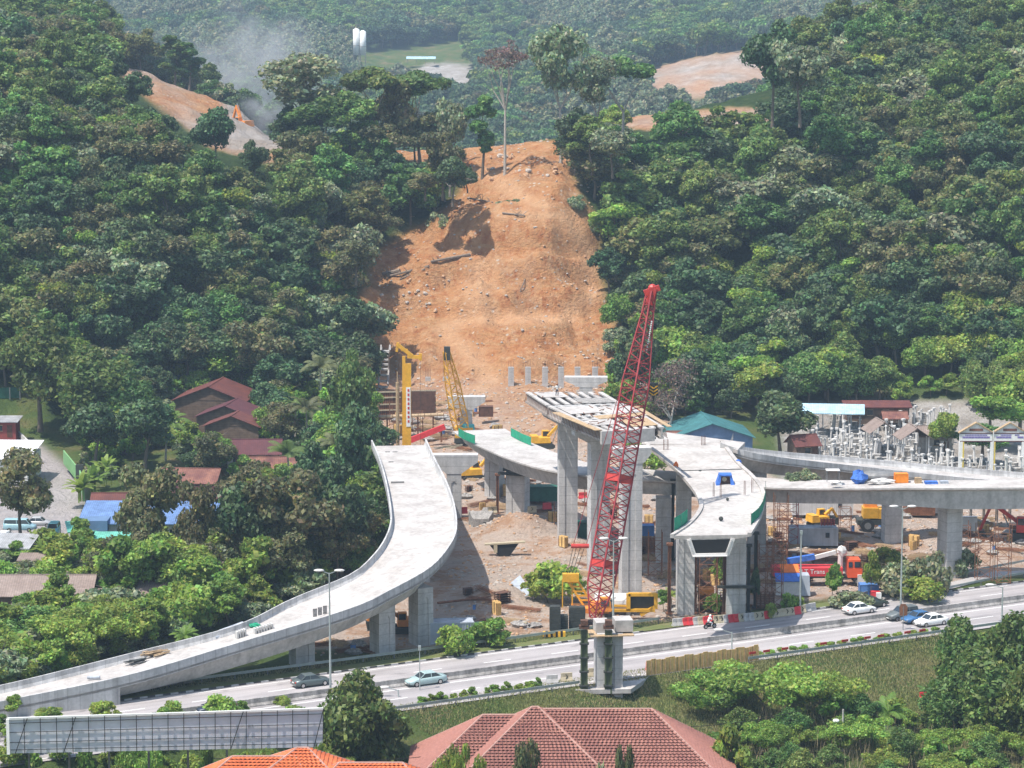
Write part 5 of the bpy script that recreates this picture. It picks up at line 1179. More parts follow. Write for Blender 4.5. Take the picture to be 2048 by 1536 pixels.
for sg_ in (-1,1): mb.hexa([(c.x+sg_*1.25,c.y-.9,c.z),(c.x+sg_*.7,c.y-.9,c.z),(c.x+sg_*.7,c.y+.9,c.z),(c.x+sg_*1.25,c.y+.9,c.z),(c.x+sg_*.8,c.y-.7,c.z+1.35),(c.x+sg_*.55,c.y-.7,c.z+1.3),(c.x+sg_*.55,c.y+.8,c.z+1.3),(c.x+sg_*.8,c.y+.8,c.z+1.35)])
mb.box((c.x,c.y,c.z+1.4),(1.6,1.6,.2)); mb.build('tarpaulin',M('tarp_blue'),t); mb=MB(); mb.box((c.x,c.y+.3,c.z+.65),(1.3,.9,1.2)); mb.build('machine',M('rust_dark'),t); mb=MB(); mb.cyl((c.x-.1,c.y-.25,c.z+.8),(c.x-.1,c.y-.15,c.z+.8),.3,n=14); mb.build('fan',M('plastic_pale'),t)
lump('tarp_heap','small bright orange sheet hanging on the left edge of the S-curved deck','tarpaulin',G(1352,936,14.5),.4,M('tarp_orange'),(.8,.8,1.3))
lump('tarp_heap','small blue and red bundle at the right edge of the S-curved deck','tarpaulin',G(1477,926,14.9),.4,M('tarp_blue'),(1,1,.7))
for n_,(px,py,r) in enumerate(((1442,1040,.28),(1400,945,.22),(1455,1000,.2))): lump('drum','dark round drum on the S-curved deck, %s'%['towards its open end','beside the orange sheet','in the middle'][n_],'drum',G(px,py,13.4+.01*(1040-py)),r,M('steel_dark'),(1,1,1),.05)
# rebar posts on S deck
for n_,(px,py) in enumerate(((1426,993),(1440,995),(1503,985),(1488,990),(1327,905),(1334,905),(1403,898),(1408,898))):
    p=G(px,py,14+.01*(990-py)); t=thing('starter_bars','thin bundle of upright starter bars on the S-curved deck, number %d from its open end'%(n_+1) if 0 else 'thin bundle of upright starter bars on the S-curved deck','rebar',p,0,'starter bar bundles on the S-curved deck')
    mb=MB(); [mb.box((p.x+dx,p.y+dy,p.z+.9),(.05,.05,1.8)) for dx,dy in ((0,0),(.18,.05),(.05,.3))]; mb.build('bars',M('rebar'),t)
# things on the curved ramp
def R_(px,py,z): return G(px,py,z)
for n_,(px,py) in enumerate(((630,1233),(640,1230),(650,1227))):
    p=R_(px,py,5.9); o=MB().box((p.x,p.y,p.z+.45),(.5,.1,.95),.5).build('leaning_slab',M('concrete_rough')); tag(o,'%s of three dark panels leaning on the parapet of the curved ramp'%['left one','middle one','right one'][n_],'slab','slabs leaning on the curved ramp')
for n_ in range(11):
    px=482+n_*5.5 if n_>3 else 474+n_*5; p=R_(px+ (6 if n_>3 else 0),1277-(n_*1.6),4.05+.04*n_); o=MB().box((p.x,p.y,p.z+.42),(.20,.75,.85),.45).build('kerb_block',M('concrete')); tag(o,'pale concrete block in the row standing along the curved ramp','block','row of concrete blocks on the curved ramp')
for n_ in range(4):
    a=R_(430+n_*3,1280-n_*4,3.6);b=R_(474+n_*4,1263-n_*4,4.1); o=MB().cyl(a+UPV*.25,b+UPV*.25,.24,n=12).build('pipe',M('cont_grey')); tag(o,'large grey pipe, %s of four laid side by side on the curved ramp'%['first','second','third','fourth'][n_],'pipe','grey pipes on the curved ramp')
o=MB().cyl(R_(372,1294,3.1)+UPV*.2,R_(408,1284,3.3)+UPV*.2,.2,n=10).build('pipe',M('cont_grey')); tag(o,'single long grey pipe beside the timber heap on the curved ramp','pipe')
o=MB().cyl(R_(175,1358,2.0)+UPV*.15,R_(200,1357,2.1)+UPV*.15,.17,n=10).build('pipe',M('cont_grey')); tag(o,'short grey pipe lying alone near the low end of the curved ramp','pipe')
lump('crate_heap','small dark machine at the end of the grey pipes on the curved ramp','machine',R_(418,1283,3.4),.45,M('steel_dark'),(1,.8,1.2))
lump('tarp_heap','green and white bundle behind the concrete blocks on the curved ramp','bundle',R_(510,1254,4.4),.5,M('net_green'),(1.3,.8,.6))
def planks(label,c,n,L,m,seed,w=2.0):
    r=random.Random(seed); t=thing('timber_pile',label,'timber',c); mb=MB()
    for k in range(n):
        a=r.uniform(-.35,.35)+.5; x=r.uniform(-w,w)*.5;y=r.uniform(-.6,.6); z=c[2]+.08+.06*k*.4; mb.beam((c[0]+x-math.cos(a)*L/2,c[1]+y-math.sin(a)*L/2,z),(c[0]+x+math.cos(a)*L/2,c[1]+y+math.sin(a)*L/2,z+r.uniform(-.03,.2)),r.uniform(.1,.22),.06)
    mb.build('planks',m,t)
planks('messy heap of timber planks on the curved ramp',R_(312,1312,2.7),22,2.0,M('timber'),1,1.6)
planks('dark low stack of boards on the curved ramp left of the timber heap',R_(272,1326,2.5),10,2.0,M('steel_dark'),2,.8)
for k,(px,py,zz,lb) in enumerate(((875,892,11.4,'top'),(784,960,11.3,'x'))):
    pass
for n_,(px,py) in enumerate(((795,965),(775,905),(782,925),(790,905))):
    o=MB().box(tuple(R_(px,py,10.55)+UPV*.06),(1.8 if n_==0 else .7,.25,.12),.1).build('plank',M('steel_dark')); tag(o,['long dark board lying across the middle of the curved ramp','small dark board near the left parapet at the far ramp end','small dark board a little below the far ramp corner','small dark board at the far edge of the curved ramp'][n_],'board')
# ---------------------------------------------------------------- lamps and poles
def lamp(label,base,H,arms,rz,sc=1.0,group=None):
    t=thing('street_lamp',label,'street lamp',base,rz,group); mb=MB(); mb.cyl((0,0,0),(0,0,H),.13,.07,8); lpart(mb,'post',M('galv'),t)
    for a in arms:
        mb=MB(); mb.beam((0,0,H-.1),(a*1.2,0,H+.25),.08,.08); lpart(mb,'arm',M('galv'),t)
        mb=MB(); mb.sph((a*1.55,0,H+.28),.55,10,6,sq=(1.1,.42,.3)); lpart(mb,'lamp_head',M('plastic_white'),t,True)
    return t
for (px,py,pt,lb) in ((661,1388,1146,'tall double-headed street lamp on the median in front of the curved ramp'),(1226,1311,1082,'tall double-headed street lamp on the median beside the red crane'),(1801,1228,1018,'tall double-headed street lamp on the median in front of the lower viaduct')):
    g=G(px,py,0); s=scale_at(g); lamp(lb,g+UPV*.3,(py-pt)/s*1.0,(-.72,.72),0,1,'double-headed lamps on the median')
for (px,pt,py,z,lb) in ((797,1378,1432,-2.2,'single-headed lamp by the concrete box left of the grass bank'),(1463,1262,1345,-2.4,'single-headed lamp behind the spreading tree on the near side'),(2003,1172,1262,-1.0,'single-headed lamp on the near side at the right edge')):
    g=G(px,py,z); s=scale_at(g); lamp(lb,g,(py-pt)/s,(-1,),0,1,'single-headed lamps on the near side')
for (px,py,pt,z,lb,m,r) in ((840,1450,1292,-4,'thin grey pole in front of the highway below the pale blue sedan','galv',.06),(1600,1226,1062,0,'plain grey pole beside the orange and blue shelter','galv',.12)):
    g=G(px,py,z); s=scale_at(g); t=thing('pole',lb,'pole',g); H=(py-pt)/s; MB().cyl(g,g+UPV*H,r,r*.8).build('shaft',M(m),t); MB().box(g+UPV*H,(.3,.3,.5)).build('cap',M(m),t)
for n_,px in enumerate((1271,1296,1322)):
    g=G(px,1442,-5); s=scale_at(g); t=thing('flagpole','white flagpole without a flag behind the tiled roof, %s of three'%['left one','middle one','right one'][n_],'flagpole',g,0,'three flagpoles'); MB().cyl(g,g+UPV*((1442-1373)/s),.07,.06).build('shaft',M('paint_white'),t); MB().sph(g+UPV*((1442-1373)/s),.11,6,4).build('finial',M('paint_white'),t)
# brown sign seen from behind
g=G(1806,1261,-.1); t=thing('road_sign','brown back of a road sign on a single post by the near guardrail','road sign',g); s=scale_at(g); MB().cyl(g,g+UPV*3.0,.05).build('post',M('steel_grey'),t); c=g+UPV*2.55; MB().prism([(-.45,-.7),(.45,-.7),(.5,.4),(.25,.75),(-.35,.75),(-.5,.3)],(c,(1,0,0),(0,0,1)),(c+Vector((0,.06,0)),(1,0,0),(0,0,1))).build('sign_plate',M('rust'),t)
# ---------------------------------------------------------------- water-filled barriers along the roadside
def barrier(kind,label,c,rz,L=1.0,group='plastic barriers along the far roadside'):
    t=thing('road_barrier',label,'barrier',c,rz,group); mb=MB(); P=[(-.3,0),(.3,0),(.3,.12),(.12,.5),(.1,.95),(-.1,.95),(-.12,.5),(-.3,.12)]
    mb.prism(P,((-L/2,0,0),(0,1,0),(0,0,1)),((L/2,0,0),(0,1,0),(0,0,1))); m={'r':'plastic_red','p':'plastic_pale','w':'concrete','a':'plastic_pale','c':'concrete'}[kind]; lpart(mb,'shell',M(m),t)
    if kind=='a': mb=MB(); mb.beam((-.15,-.2,.3),(.1,-.15,.55),.12,.04); mb.beam((.1,-.15,.55),(-.15,-.14,.85),.12,.04); lpart(mb,'arrow_mark',M('black'),t)
    return t
seq='wwrrwprraawrrawwaaraapaaraww'; n=len(seq)
LB={'r':'red plastic road barrier','p':'plain tan road barrier','a':'tan road barrier with a black arrow mark','w':'dirty white road barrier'}
P0,P1=(1352,1250),(1624,1219)
BR=[]
for k,ch in enumerate(seq):
    u=k/(n-1); px=P0[0]+(P1[0]-P0[0])*u; py=float(np.interp(px,[1352,1500,1594,1631],[1252,1241,1228,1219])); g=G(px,py,0)
    barrier(ch,LB[ch]+' in the line along the far roadside',g,HA+.02,.98)
g=G(1318,1338,-.1)
for ch,px,py,z,lb in (('r',1303,1340,0,'red road barrier at the foot of the plywood hoarding'),('c',1104,1366,0,'white A-shaped concrete block at the end of the near guardrail'),('a',1133,1362,0,'tan barrier with a dark mark left of the road pier props'),('a',1188,1352,0,'tan barrier with a dark mark right of the first road pier prop'),('r',1716,1424,-4,'red barrier at the left end of the pale kerb in the grass'),('r',1850,1400,-4,'red barrier among the trees at the right end of the pale kerb'),('r',926,1027,.6,'small red barrier beside the T-shaped pier base'),('a',985,1026,.8,'yellow barrier with a black mark on the dirt left of the viaduct pier'),('r',1094,1018,.7,'red barrier in the shade of the lower viaduct'),('a',1064,1025,.9,'yellow barrier with a black mark in the shade of the lower viaduct'),('r',1166,997,.7,'red barrier in the sun behind the tallest piers')):
    barrier(ch,lb,G(px,py,z),.25,1.3,None)
# plywood hoarding
A=G(1262,1338,0);B=G(1477,1304,0); A=HW((A-HO).dot(HD),-9.1);B=HW((B-HO).dot(HD),-9.1); t=thing('hoarding','long tan plywood hoarding along the near edge of the highway','hoarding',A); mb=MB(); n=24
for k in range(n):
    a=A.lerp(B,k/n);b=A.lerp(B,(k+.97)/n); h=1.75+.1*math.sin(k*1.7); mb.hexa([a,b,b+HNn*.06,a+HNn*.06,a+UPV*h,b+UPV*h,b+UPV*h+HNn*.06,a+UPV*h+HNn*.06])
mb.build('plywood_sheets',M('plywood'),t); mb=MB()
for k in range(n+1): a=A.lerp(B,k/n)-HNn*.06; mb.beam(a,a+UPV*1.6,.07,.07)
mb.build('battens',M('timber'),t)
# red delineator strips on the near guardrail
for n_,px in enumerate((1505,1533,1570,1647,1690,1735,1762,1815,1845)):
    py=float(np.interp(px,[1500,1687,1875],[1309,1284,1259])); g=G(px,py,.9); o=MB().box(g+UPV*.15,(.9,.08,.28),HA).build('delineator',M('machine_red')); tag(o,'small red marker board on the near guardrail right of the hoarding','marker board','red marker boards on the near guardrail')
# pale kerb line in the grass
A=G(1655,1440,-5.2); t=thing('drain_kerb','pale concrete kerb line at the foot of the grass bank','kerb',A); MB().beam(G(1722,1430,-4.9),G(1860,1398,-4.2),.5,.4).build('kerb_run',M('concrete'),t)
# ---------------------------------------------------------------- roofs and houses
def roofmat(n,c,c2=None,per=.3,var=.3): return mat(n,c,.75,var,.5,col2=c2,fine=3,seam=(0,per,.06,.72))
roofmat('roof_rust',(.165,.055,.042),(.10,.035,.034)); roofmat('roof_maroon',(.125,.042,.046),(.08,.028,.034)); roofmat('roof_patch',(.27,.125,.085),(.11,.04,.04))
roofmat('roof_blue',(.13,.22,.42)); roofmat('roof_paleblue',(.42,.62,.72)); roofmat('roof_teal',(.05,.17,.18)); roofmat('roof_white',(.78,.78,.80),None,.5,.06); roofmat('roof_grey',(.34,.35,.37)); roofmat('roof_brown',(.29,.23,.20),(.20,.15,.13)); roofmat('roof_green',(.14,.45,.36))
mat('wall_timber',(.16,.11,.08),.9,.35,1.2,seam=(2,.3,.05,.6)); mat('wall_darkred',(.12,.035,.035),.9,.3,1.2,seam=(2,.3,.05,.6)); mat('wall_white',(.66,.65,.62),.85,.12,.8,streak=.3); mat('wall_red',(.26,.06,.05),.85,.2,1); mat('wall_green',(.19,.38,.17),.85,.15,.8); mat('wall_blue',(.12,.20,.34),.8,.15,1)
def house(name,label,c,L,W,H,RH,rz,wall,roof,gable='x',win=3,ov=.5,cat='house',post=False,flip=1,door=True,group=None):
    """gable roof, ridge along local x; rz turns it; 'lean' = single pitch"""
    t=thing(name,label,cat,c,rz,group); l,w=L/2,W/2
    if not post:
        mb=MB(); mb.box((0,0,H/2-.4),(L,W,H+.8))
        if gable!='lean': 
            for sx in (-1,1): mb.prism([(-w,H),(w,H),(0,H+RH)],((sx*l-.06,0,0),(0,1,0),(0,0,1)),((sx*l+.06,0,0),(0,1,0),(0,0,1)))
        lpart(mb,'wall',M(wall),t)
    else:
        for sx in (-1,-.33,.33,1):
            for sy in (-1,1): mb=MB(); mb.box((sx*(l-.2),sy*(w-.2),H/2),(.16,.16,H)); lpart(mb,'post',M(wall),t)
    mb=MB(); a=l+ov; b=w+ov; sl=RH/w*ov
    if gable=='lean':
        mb.hexa([(-a,-b,H-.02),(a,-b,H-.02),(a,b,H+RH),(-a,b,H+RH),(-a,-b,H+.08),(a,-b,H+.08),(a,b,H+RH+.1),(-a,b,H+RH+.1)])
    else:
        for s in (-1,1):
            e=[(-a,s*b,H-sl),(a,s*b,H-sl),(a,0,H+RH),(-a,0,H+RH)]; mb.hexa(e+[(x,y,z+.09) for x,y,z in e])
    r=lpart(mb,'roof',M(roof),t)
    mb=MB(); 
    if gable!='lean': mb.beam((-a,0,H+RH+.08),(a,0,H+RH+.08),.3,.08)
    else: mb.beam((-a,-b,H),(a,-b,H),.06,.16)
    lpart(mb,'ridge_cap' if gable!='lean' else 'fascia',M(roof),r)
    if not post:
        for k in range(win):
            x=-l+L*(k+.5)/win; mb=MB(); mb.box((x,-w-.02,H*.58),(.9,.06,.9)); f=lpart(mb,'window',M('glass_dark'),t); mb=MB(); mb.box((x,-w-.05,H*.58+.5),(1.1,.08,.1)); mb.box((x,-w-.05,H*.58-.5),(1.1,.08,.1)); lpart(mb,'frame',M('timber'),f)
        if door: mb=MB(); mb.box((l*.55+.2,-w-.02,1.0),(.85,.06,2.0)); lpart(mb,'door',M('rust_dark'),t)
    return t
def HP(px,py,z): return G(px,py,z)
hpi=math.pi/2
house('timber_house','rear timber house with rust-red gabled roof on the wooded left slope',HP(425,838,3)+Vector((0,6,0)),11,12.4,3.2,2.4,hpi-.12,'wall_timber','roof_rust',win=2)
house('timber_house','middle timber house with maroon gabled roof and white patch on the left slope',HP(458,868,2.8)+Vector((0,4,0)),8,10,2.9,1.9,hpi-.15,'wall_timber','roof_maroon',win=2)
house('timber_house','front timber house with red gabled roof and weathered plank walls',HP(468,892,2.5)+Vector((0,2,0)),5,9,3.4,1.7,hpi-.12,'wall_timber','roof_rust',win=2)
house('village_house','house with long maroon roof and white posts beside the palms',HP(505,936,1.8)+Vector((0,3,0)),8.2,6,2.4,1.7,.04,'wall_white','roof_maroon',win=3)
house('village_house','house with patchy rust roof partly hidden by palms',HP(540,955,1.6)+Vector((0,2,0)),10,4,1.6,1.3,.02,'wall_timber','roof_patch',win=3)
house('village_house','house with faded orange and maroon roof behind the brown-leaved tree',HP(372,996,1.4)+Vector((0,4,0)),9,6,2.3,1.5,-.1,'wall_timber','roof_patch',win=3)
house('village_house','low house with maroon roof behind the blue-roofed building',HP(392,1022,1.2)+Vector((0,3,0)),9,5.5,1.6,1.4,-.03,'wall_timber','roof_maroon',win=3)
house('village_house','small house with red tiled roof beside the banana plants',HP(216,1036,1.0)+Vector((0,2,0)),4.4,4,2.0,1.3,0,'wall_timber','roof_rust',win=1)
bl=house('workshop','long blue-roofed workshop with a pale wall behind the trees',HP(322,1088,.5)+Vector((0,3,0)),22,7,3.0,1.7,-.02,'wall_white','roof_blue','lean',6,cat='workshop')
g=HP(192,1092,.5); mb=MB(); mb.box((g.x,g.y+1.2,3.4),(3.4,3.4,1.5)); t=thing('blue_canopy','blue box canopy at the left end of the long blue-roofed workshop','canopy',g); mb.build('canopy_box',M('wall_blue'),t); [MB().box((g.x+sx*1.5,g.y+sy*1.4+1.2,1.3),(.15,.15,2.7)).build('post',M('steel_grey'),t) for sx in (-1,1) for sy in (-1,1)]
house('awning','green sheet awning on thin posts beside the parked turquoise car',HP(160,1092,.5)+Vector((0,1,0)),3.0,3.2,2.2,.7,.25,'steel_grey','roof_green','lean',post=True,cat='awning')
house('awning','low green awning in front of the long blue-roofed workshop',HP(235,1098,.5),5.5,1.8,1.7,.4,0,'steel_grey','roof_green','lean',post=True,cat='awning')
house('shed','shed with pale blue roof among the trees left of the curved ramp',HP(640,985,1.2)+Vector((0,2,0)),7.5,4,2,1.2,-.12,'wall_white','roof_paleblue','lean',3,cat='shed')
house('hall','large hall with bright white metal roof at the left edge',HP(-12,958,1.2)+Vector((0,5,0)),11,9.5,3.2,1.2,-.05,'wall_white','roof_white','lean',3,cat='hall')
house('outbuilding','small red-walled outbuilding with flat grey roof at the left edge',HP(-5,878,2.6)+Vector((0,4,0)),5.4,4,2.6,.25,0,'wall_red','roof_grey','lean',1,cat='outbuilding')
house('shed','grey metal shed with bright curled roof sheet at the left edge',HP(22,1118,.3)+Vector((0,1,0)),5.6,3,1.7,1.2,-.2,'cont_grey','roof_grey','lean',2,cat='shed')
house('shed','low brown-roofed shed behind the leafy bank at the left edge',HP(78,1135,.2)+Vector((0,.5,0)),4.6,2.2,1.1,.4,0,'wall_timber','roof_brown','lean',1,cat='shed')
house('old_house','old house with wide brown roof and dark verandah at the left edge',HP(70,1222,.0)+Vector((0,4,0)),13.5,7,2.0,1.7,-.0,'wall_timber','roof_brown',win=4)
house('lean_to','lower brown lean-to roof in front of the old house',HP(135,1232,0)+Vector((0,1.5,0)),6.6,3.5,1.6,1.0,-.02,'wall_timber','roof_brown','lean',2,cat='lean-to')
house('shed','dark red shed with brown roof beside the bushy tree left of the ramp',HP(305,1222,0)+Vector((0,1.4,0)),3.3,2.6,2.2,.9,-.05,'wall_darkred','roof_brown','lean',1,cat='shed')
house('shed','dark red shed with brown roof under the tall trees left of the ramp',HP(462,1180,.2)+Vector((0,2,0)),4.6,4,2.0,1.4,.2,'wall_darkred','roof_brown',win=2,cat='shed')
house('shed','low white shed with pale blue sheets at the left edge below the old house',HP(10,1262,-.2)+Vector((0,1,0)),3.4,2.4,1.7,.7,.1,'wall_white','roof_paleblue','lean',1,cat='shed')
house('warehouse','teal-roofed warehouse with its gable facing the viaducts',HP(1418,905,1.6)+Vector((0,6,0)),12,13.5,2.5,2.3,hpi+.08,'wall_blue','roof_teal',win=3,cat='warehouse')
house('village_house','low house with faded pink-red roof beside the teal warehouse',HP(1390,905,1.4)+Vector((0,1,0)),8.5,4,2.2,1.2,.03,'wall_timber','roof_patch',win=2)
house('shed','rust-roofed shed beside the stone yard',HP(1608,918,1.0)+Vector((0,2,0)),3.8,4,2.4,1.3,.3,'wall_timber','roof_rust',win=1,cat='shed')
house('hut','hut with an orange and white roof high in the trees at the right',HP(1842,735,6)+Vector((0,2,0)),4.2,3,2.3,1.0,0,'wall_white','roof_patch',win=2,cat='hut')
house('hut','grey-roofed lean-to beside the hut high in the trees',HP(1868,742,5.6)+Vector((0,2,0)),3.4,2.2,1.5,.7,0,'wall_timber','roof_grey','lean',1,cat='lean-to')
# yard walls / gates at left
g0,g1,g2=G(168,1000,.9),G(160,965,1.1),G(128,925,1.4); t=thing('garden_wall','green curved wall beside the paved road at left','wall',g1)
for a,b in ((g0,g1),(g1,g2)): pass
mb=MB(); mb.beam(g0+UPV*.9,g1+UPV*.9,.2,2.2); mb.beam(g1+UPV*.9,g2+UPV*.9,.2,2.2); mb.build('wall_panel',M('wall_green'),t); mb=MB(); mb.box(g1+UPV*1.3,(1.2,.5,3)); mb.build('gate_pillar',M('steel_dark'),t)
t=thing('green_fence','dark green sheet fence behind the grass bank at the left edge','fence',G(0,796,6.4)); mb=MB(); mb.beam(G(-60,798,6.4)+UPV*.8,G(40,794,6.4)+UPV*.8,.12,1.9); mb.build('fence_sheet',M('machine_green'),t); [MB().box(G(px,796,6.4)+UPV*.8,(.15,.2,2.1)).build('post',M('steel_grey'),t) for px in (-40,-10,20,40)]
t=thing('drain_wall','low pale wall with red posts along the paved road at left','wall',G(60,895,2)); mb=MB(); mb.beam(G(28,862,2.4)+UPV*.4,G(70,905,1.8)+UPV*.4,.25,.9); mb.build('wall_run',M('concrete'),t); MB().box(G(70,905,1.8)+UPV*.9,(.5,.4,1.8)).build('pillar',M('wall_white'),t)
# ---------------------------------------------------------------- stone yard on the right
mat('precast',(.44,.42,.39),.9,.3,.8,fine=4,streak=.25); mat('precast_light',(.68,.66,.63),.9,.2,.8,fine=4)
house('yard_shed','long open shed with grey-blue roof at the back of the stone yard',HP(1668,856,2)+Vector((0,3,0)),10.2,4,2.4,.9,-.12,'steel_grey','roof_paleblue','lean',post=True,cat='shed')
house('yard_shed','long brown shed behind the stone yard under the trees',HP(1758,842,2.4)+Vector((0,3,0)),11,3,2.2,.6,0,'wall_timber','roof_rust','lean',4,cat='shed')
house('yard_shed','open shed with a peaked orange-tan roof in the stone yard',HP(1790,850,2)+Vector((0,1,0)),3.6,3,1.4,.8,0,'precast','roof_patch',post=True,cat='shed')
house('pavilion','left precast garden pavilion with grey gabled roof in the stone yard',HP(1762,895,1.2)+Vector((0,1.5,0)),4.6,4.2,2.9,1.5,hpi+.15,'precast_light','roof_brown',post=True,cat='pavilion')
house('pavilion','right precast garden pavilion with wide brown roof in the stone yard',HP(1828,912,1.0)+Vector((0,1.5,0)),4.8,4.6,3.2,1.6,hpi+.1,'precast_light','roof_brown',post=True,cat='pavilion')
house('pavilion','low precast house with brown roof and white-framed window in the stone yard',HP(1872,905,1.2)+Vector((0,1.5,0)),5.0,4.0,3.0,1.2,0,'precast','roof_brown',win=1,cat='pavilion')
def gate():
    a=G(1921,945,.6); b=G(2046,945,.6); t=thing('entrance_gate','white and yellow double-gabled entrance gate with lettered panel boards','gate',(a+b)/2); y=a.y; s=scale_at(a)
    zt=(945-882)/s+.6; z1=(945-865)/s+.6; zr=(945-849)/s+.9; xm=(a.x+b.x)/2
    for x in (a.x,xm,b.x):
        mb=MB(); mb.box((x,y,zt/2),(.7,.7,zt)); mb.build('pillar',M('paint_white'),t); mb=MB(); mb.box((x+.3,y-.1,zt/2),(.22,.6,zt)); mb.build('pillar_trim',M('paint_yellow'),t)
    for n_,(x0,x1) in enumerate(((a.x-.3,xm-.08),(xm+.08,b.x+.3))):
        mb=MB(); mb.box(((x0+x1)/2,y,(zt+z1)/2),(x1-x0,.5,z1-zt)); sb=mb.build('sign_board',M('paint_white'),t)
        mb=MB(); mb.prism([(x0,z1+.06),(x1,z1+.06),((x0+x1)/2,zr)],((0,y-.2,0),(1,0,0),(0,0,1)),((0,y+.2,0),(1,0,0),(0,0,1))); gb=mb.build('gable',M('paint_white'),t)
        mb=MB(); xm_=(x0+x1)/2; mb.beam((x0-.2,y,z1+.05),(xm_,y,zr+.15),.9,.14); mb.beam((xm_,y,zr+.15),(x1+.2,y,z1+.05),.9,.14); mb.build('gable_roof',M('timber'),t)
        mb=MB(); mb.box((xm_,y-.24,z1+.55),((x1-x0)*.42,.04,.4)); mb.build('gable_ornament',M('roof_patch'),gb)
        mb=MB(); mb.beam((x0,y-.26,zt+.05),(x1,y-.26,zt+.05),.06,.16); mb.beam((x0,y-.26,z1),(x1,y-.26,z1),.06,.14); mb.build('board_trim',M('roof_maroon'),sb)
        mb=MB(); r=random.Random(n_)      # worn two-row lettering, too small to read in the photograph
        for row,(zz,n,w0) in enumerate(((zt+(z1-zt)*.78,14,.55),(zt+(z1-zt)*.52,9,.8))):
            for k in range(n):
                if r.random()<.22: continue
                u=(k+.5)/n; u=.16+.68*u if row==0 else .08+.84*u; mb.box((x0+(x1-x0)*u,y-.265,zz),((x1-x0)*w0/n,.02,.2 if row==0 else .3))
        mb.build('sign_lettering',mat('faded_ink',(.22,.18,.42),.8,.2,3),sb)
gate()
# precast columns standing in rows
cm_=MB(); cm_.box((0,0,.08),(.42,.42,.16)); cm_.cyl((0,0,.16),(0,0,1.9),.14,.12,8); cm_.box((0,0,1.97),(.38,.38,.16)); 
col0=cm_.build('precast_column',M('precast_light')); tag(col0,'pale precast column standing upright among the rows in the stone yard','column','precast columns standing in the stone yard'); col0.location=G(1650,900,1.2)
ba_=MB(); ba_.box((0,0,.06),(1.3,.3,.12)); ba_.box((0,0,.86),(1.3,.3,.1)); [ba_.cyl((-.5+k*.25,0,.12),(-.5+k*.25,0,.82),.07,.07,6) for k in range(5)]
bal0=ba_.build('balustrade',M('precast')); tag(bal0,'grey precast balustrade panel standing in the stone yard','balustrade','balustrade panels in the stone yard'); bal0.location=G(1700,935,.8)
pl_=MB(); [pl_.box((0,0,.12+.2*k),(1.5-.1*(k%2),.9,.16)) for k in range(5)]
pal0=pl_.build('slab_stack',M('precast')); tag(pal0,'low stack of grey precast slabs in the stone yard','slab stack','slab stacks in the stone yard'); pal0.location=G(1640,925,.9)
r_=random.Random(8)
def yardpt(): 
    while True:
        px=r_.uniform(1625,2050);py=r_.uniform(852,962)
        if px<1910 and py<np.interp(px,[1610,1730,1900],[860,850,835]): continue
        if px>1905 and py<935: continue
        if py>np.interp(px,[1625,1800,2048],[925,948,966]): continue
        return px,py
for k in range(240):
    px,py=yardpt(); g=G(px,py,0); g=Vector((g.x,g.y,hz(g.x,g.y))); c=col0.copy(); COL.objects.link(c); c.location=g; s=r_.uniform(.9,1.7); c.scale=(s*.9,s*.9,s*r_.uniform(.8,1.3)); c.rotation_euler=(r_.gauss(0,.05),r_.gauss(0,.05),r_.uniform(0,3))
for k in range(85):
    px,py=yardpt(); g=G(px,py,0); g=Vector((g.x,g.y,hz(g.x,g.y))); c=bal0.copy(); COL.objects.link(c); c.location=g; c.scale=(1.2,1.2,r_.uniform(1,1.6)); c.rotation_euler=(0,0,r_.uniform(-.6,.6))
for k in range(110):
    px,py=yardpt(); g=G(px,py,0); g=Vector((g.x,g.y,hz(g.x,g.y))); c=pal0.copy(); COL.objects.link(c); c.location=g; c.scale=(r_.uniform(.7,1.4),1,r_.uniform(.7,1.8)); c.rotation_euler=(0,0,r_.uniform(-.8,.8))
mb=MB(); mb.cyl(G(1985,950,.6),G(1985,950,.6)+UPV*7.2,.1); t=thing('pole','pale thin pole standing in front of the entrance gate','pole',G(1985,950,.6)); mb.build('shaft',M('plastic_white'),t)
# ---------------------------------------------------------------- foreground houses
mat('tiles',(.32,.145,.11),.75,.35,.5,col2=(.22,.09,.075),fine=3.5,seam=(0,.42,.13,.6))
mat('tiles_side',(.31,.14,.108),.75,.3,.5,col2=(.29,.13,.105),fine=3.5)
mat('tiles_orange',(.62,.17,.06),.7,.25,.8,col2=(.46,.11,.045),fine=3.5)
mat('tile_cap',(.40,.24,.20),.8,.2,1)
def tiled(face_a,face_b,r0,r1,row=.42,col=.42):
    """courses of curved tiles laid over the plane a-b (eave) to r0-r1 (ridge)"""
    a,b,r0,r1=map(Vector,(face_a,face_b,r0,r1)); mb=MB(); L=((r0+r1)/2-(a+b)/2).length; n=max(4,int(L/row)); nrm=(b-a).cross(r0-a).normalized()
    if nrm.z<0: nrm=-nrm
    ed=(b-a).normalized(); V=[];F=[]
    for k in range(n):
        l0,l1=a.lerp(r0,k/n),a.lerp(r0,(k+1.08)/n if k<n-1 else 1); e0,e1=b.lerp(r1,k/n),b.lerp(r1,(k+1.08)/n if k<n-1 else 1)
        s0,s1=(l0-a).dot(ed),(e0-a).dot(ed); m=max(1,int((s1-s0)/col*2)); o=len(V); jit=rng.uniform(-.01,.01)
        for j in range(m+1):
            u=j/m; w=.09 if j%2 else 0.0; p=l0.lerp(e0,u); q=l1.lerp(e1,u); V+=[p+nrm*(.13+w+jit),q+nrm*(.01+w)]
        F+=[(o+2*j,o+2*j+2,o+2*j+3,o+2*j+1) for j in range(m)]
    mb.add(V,F); return mb
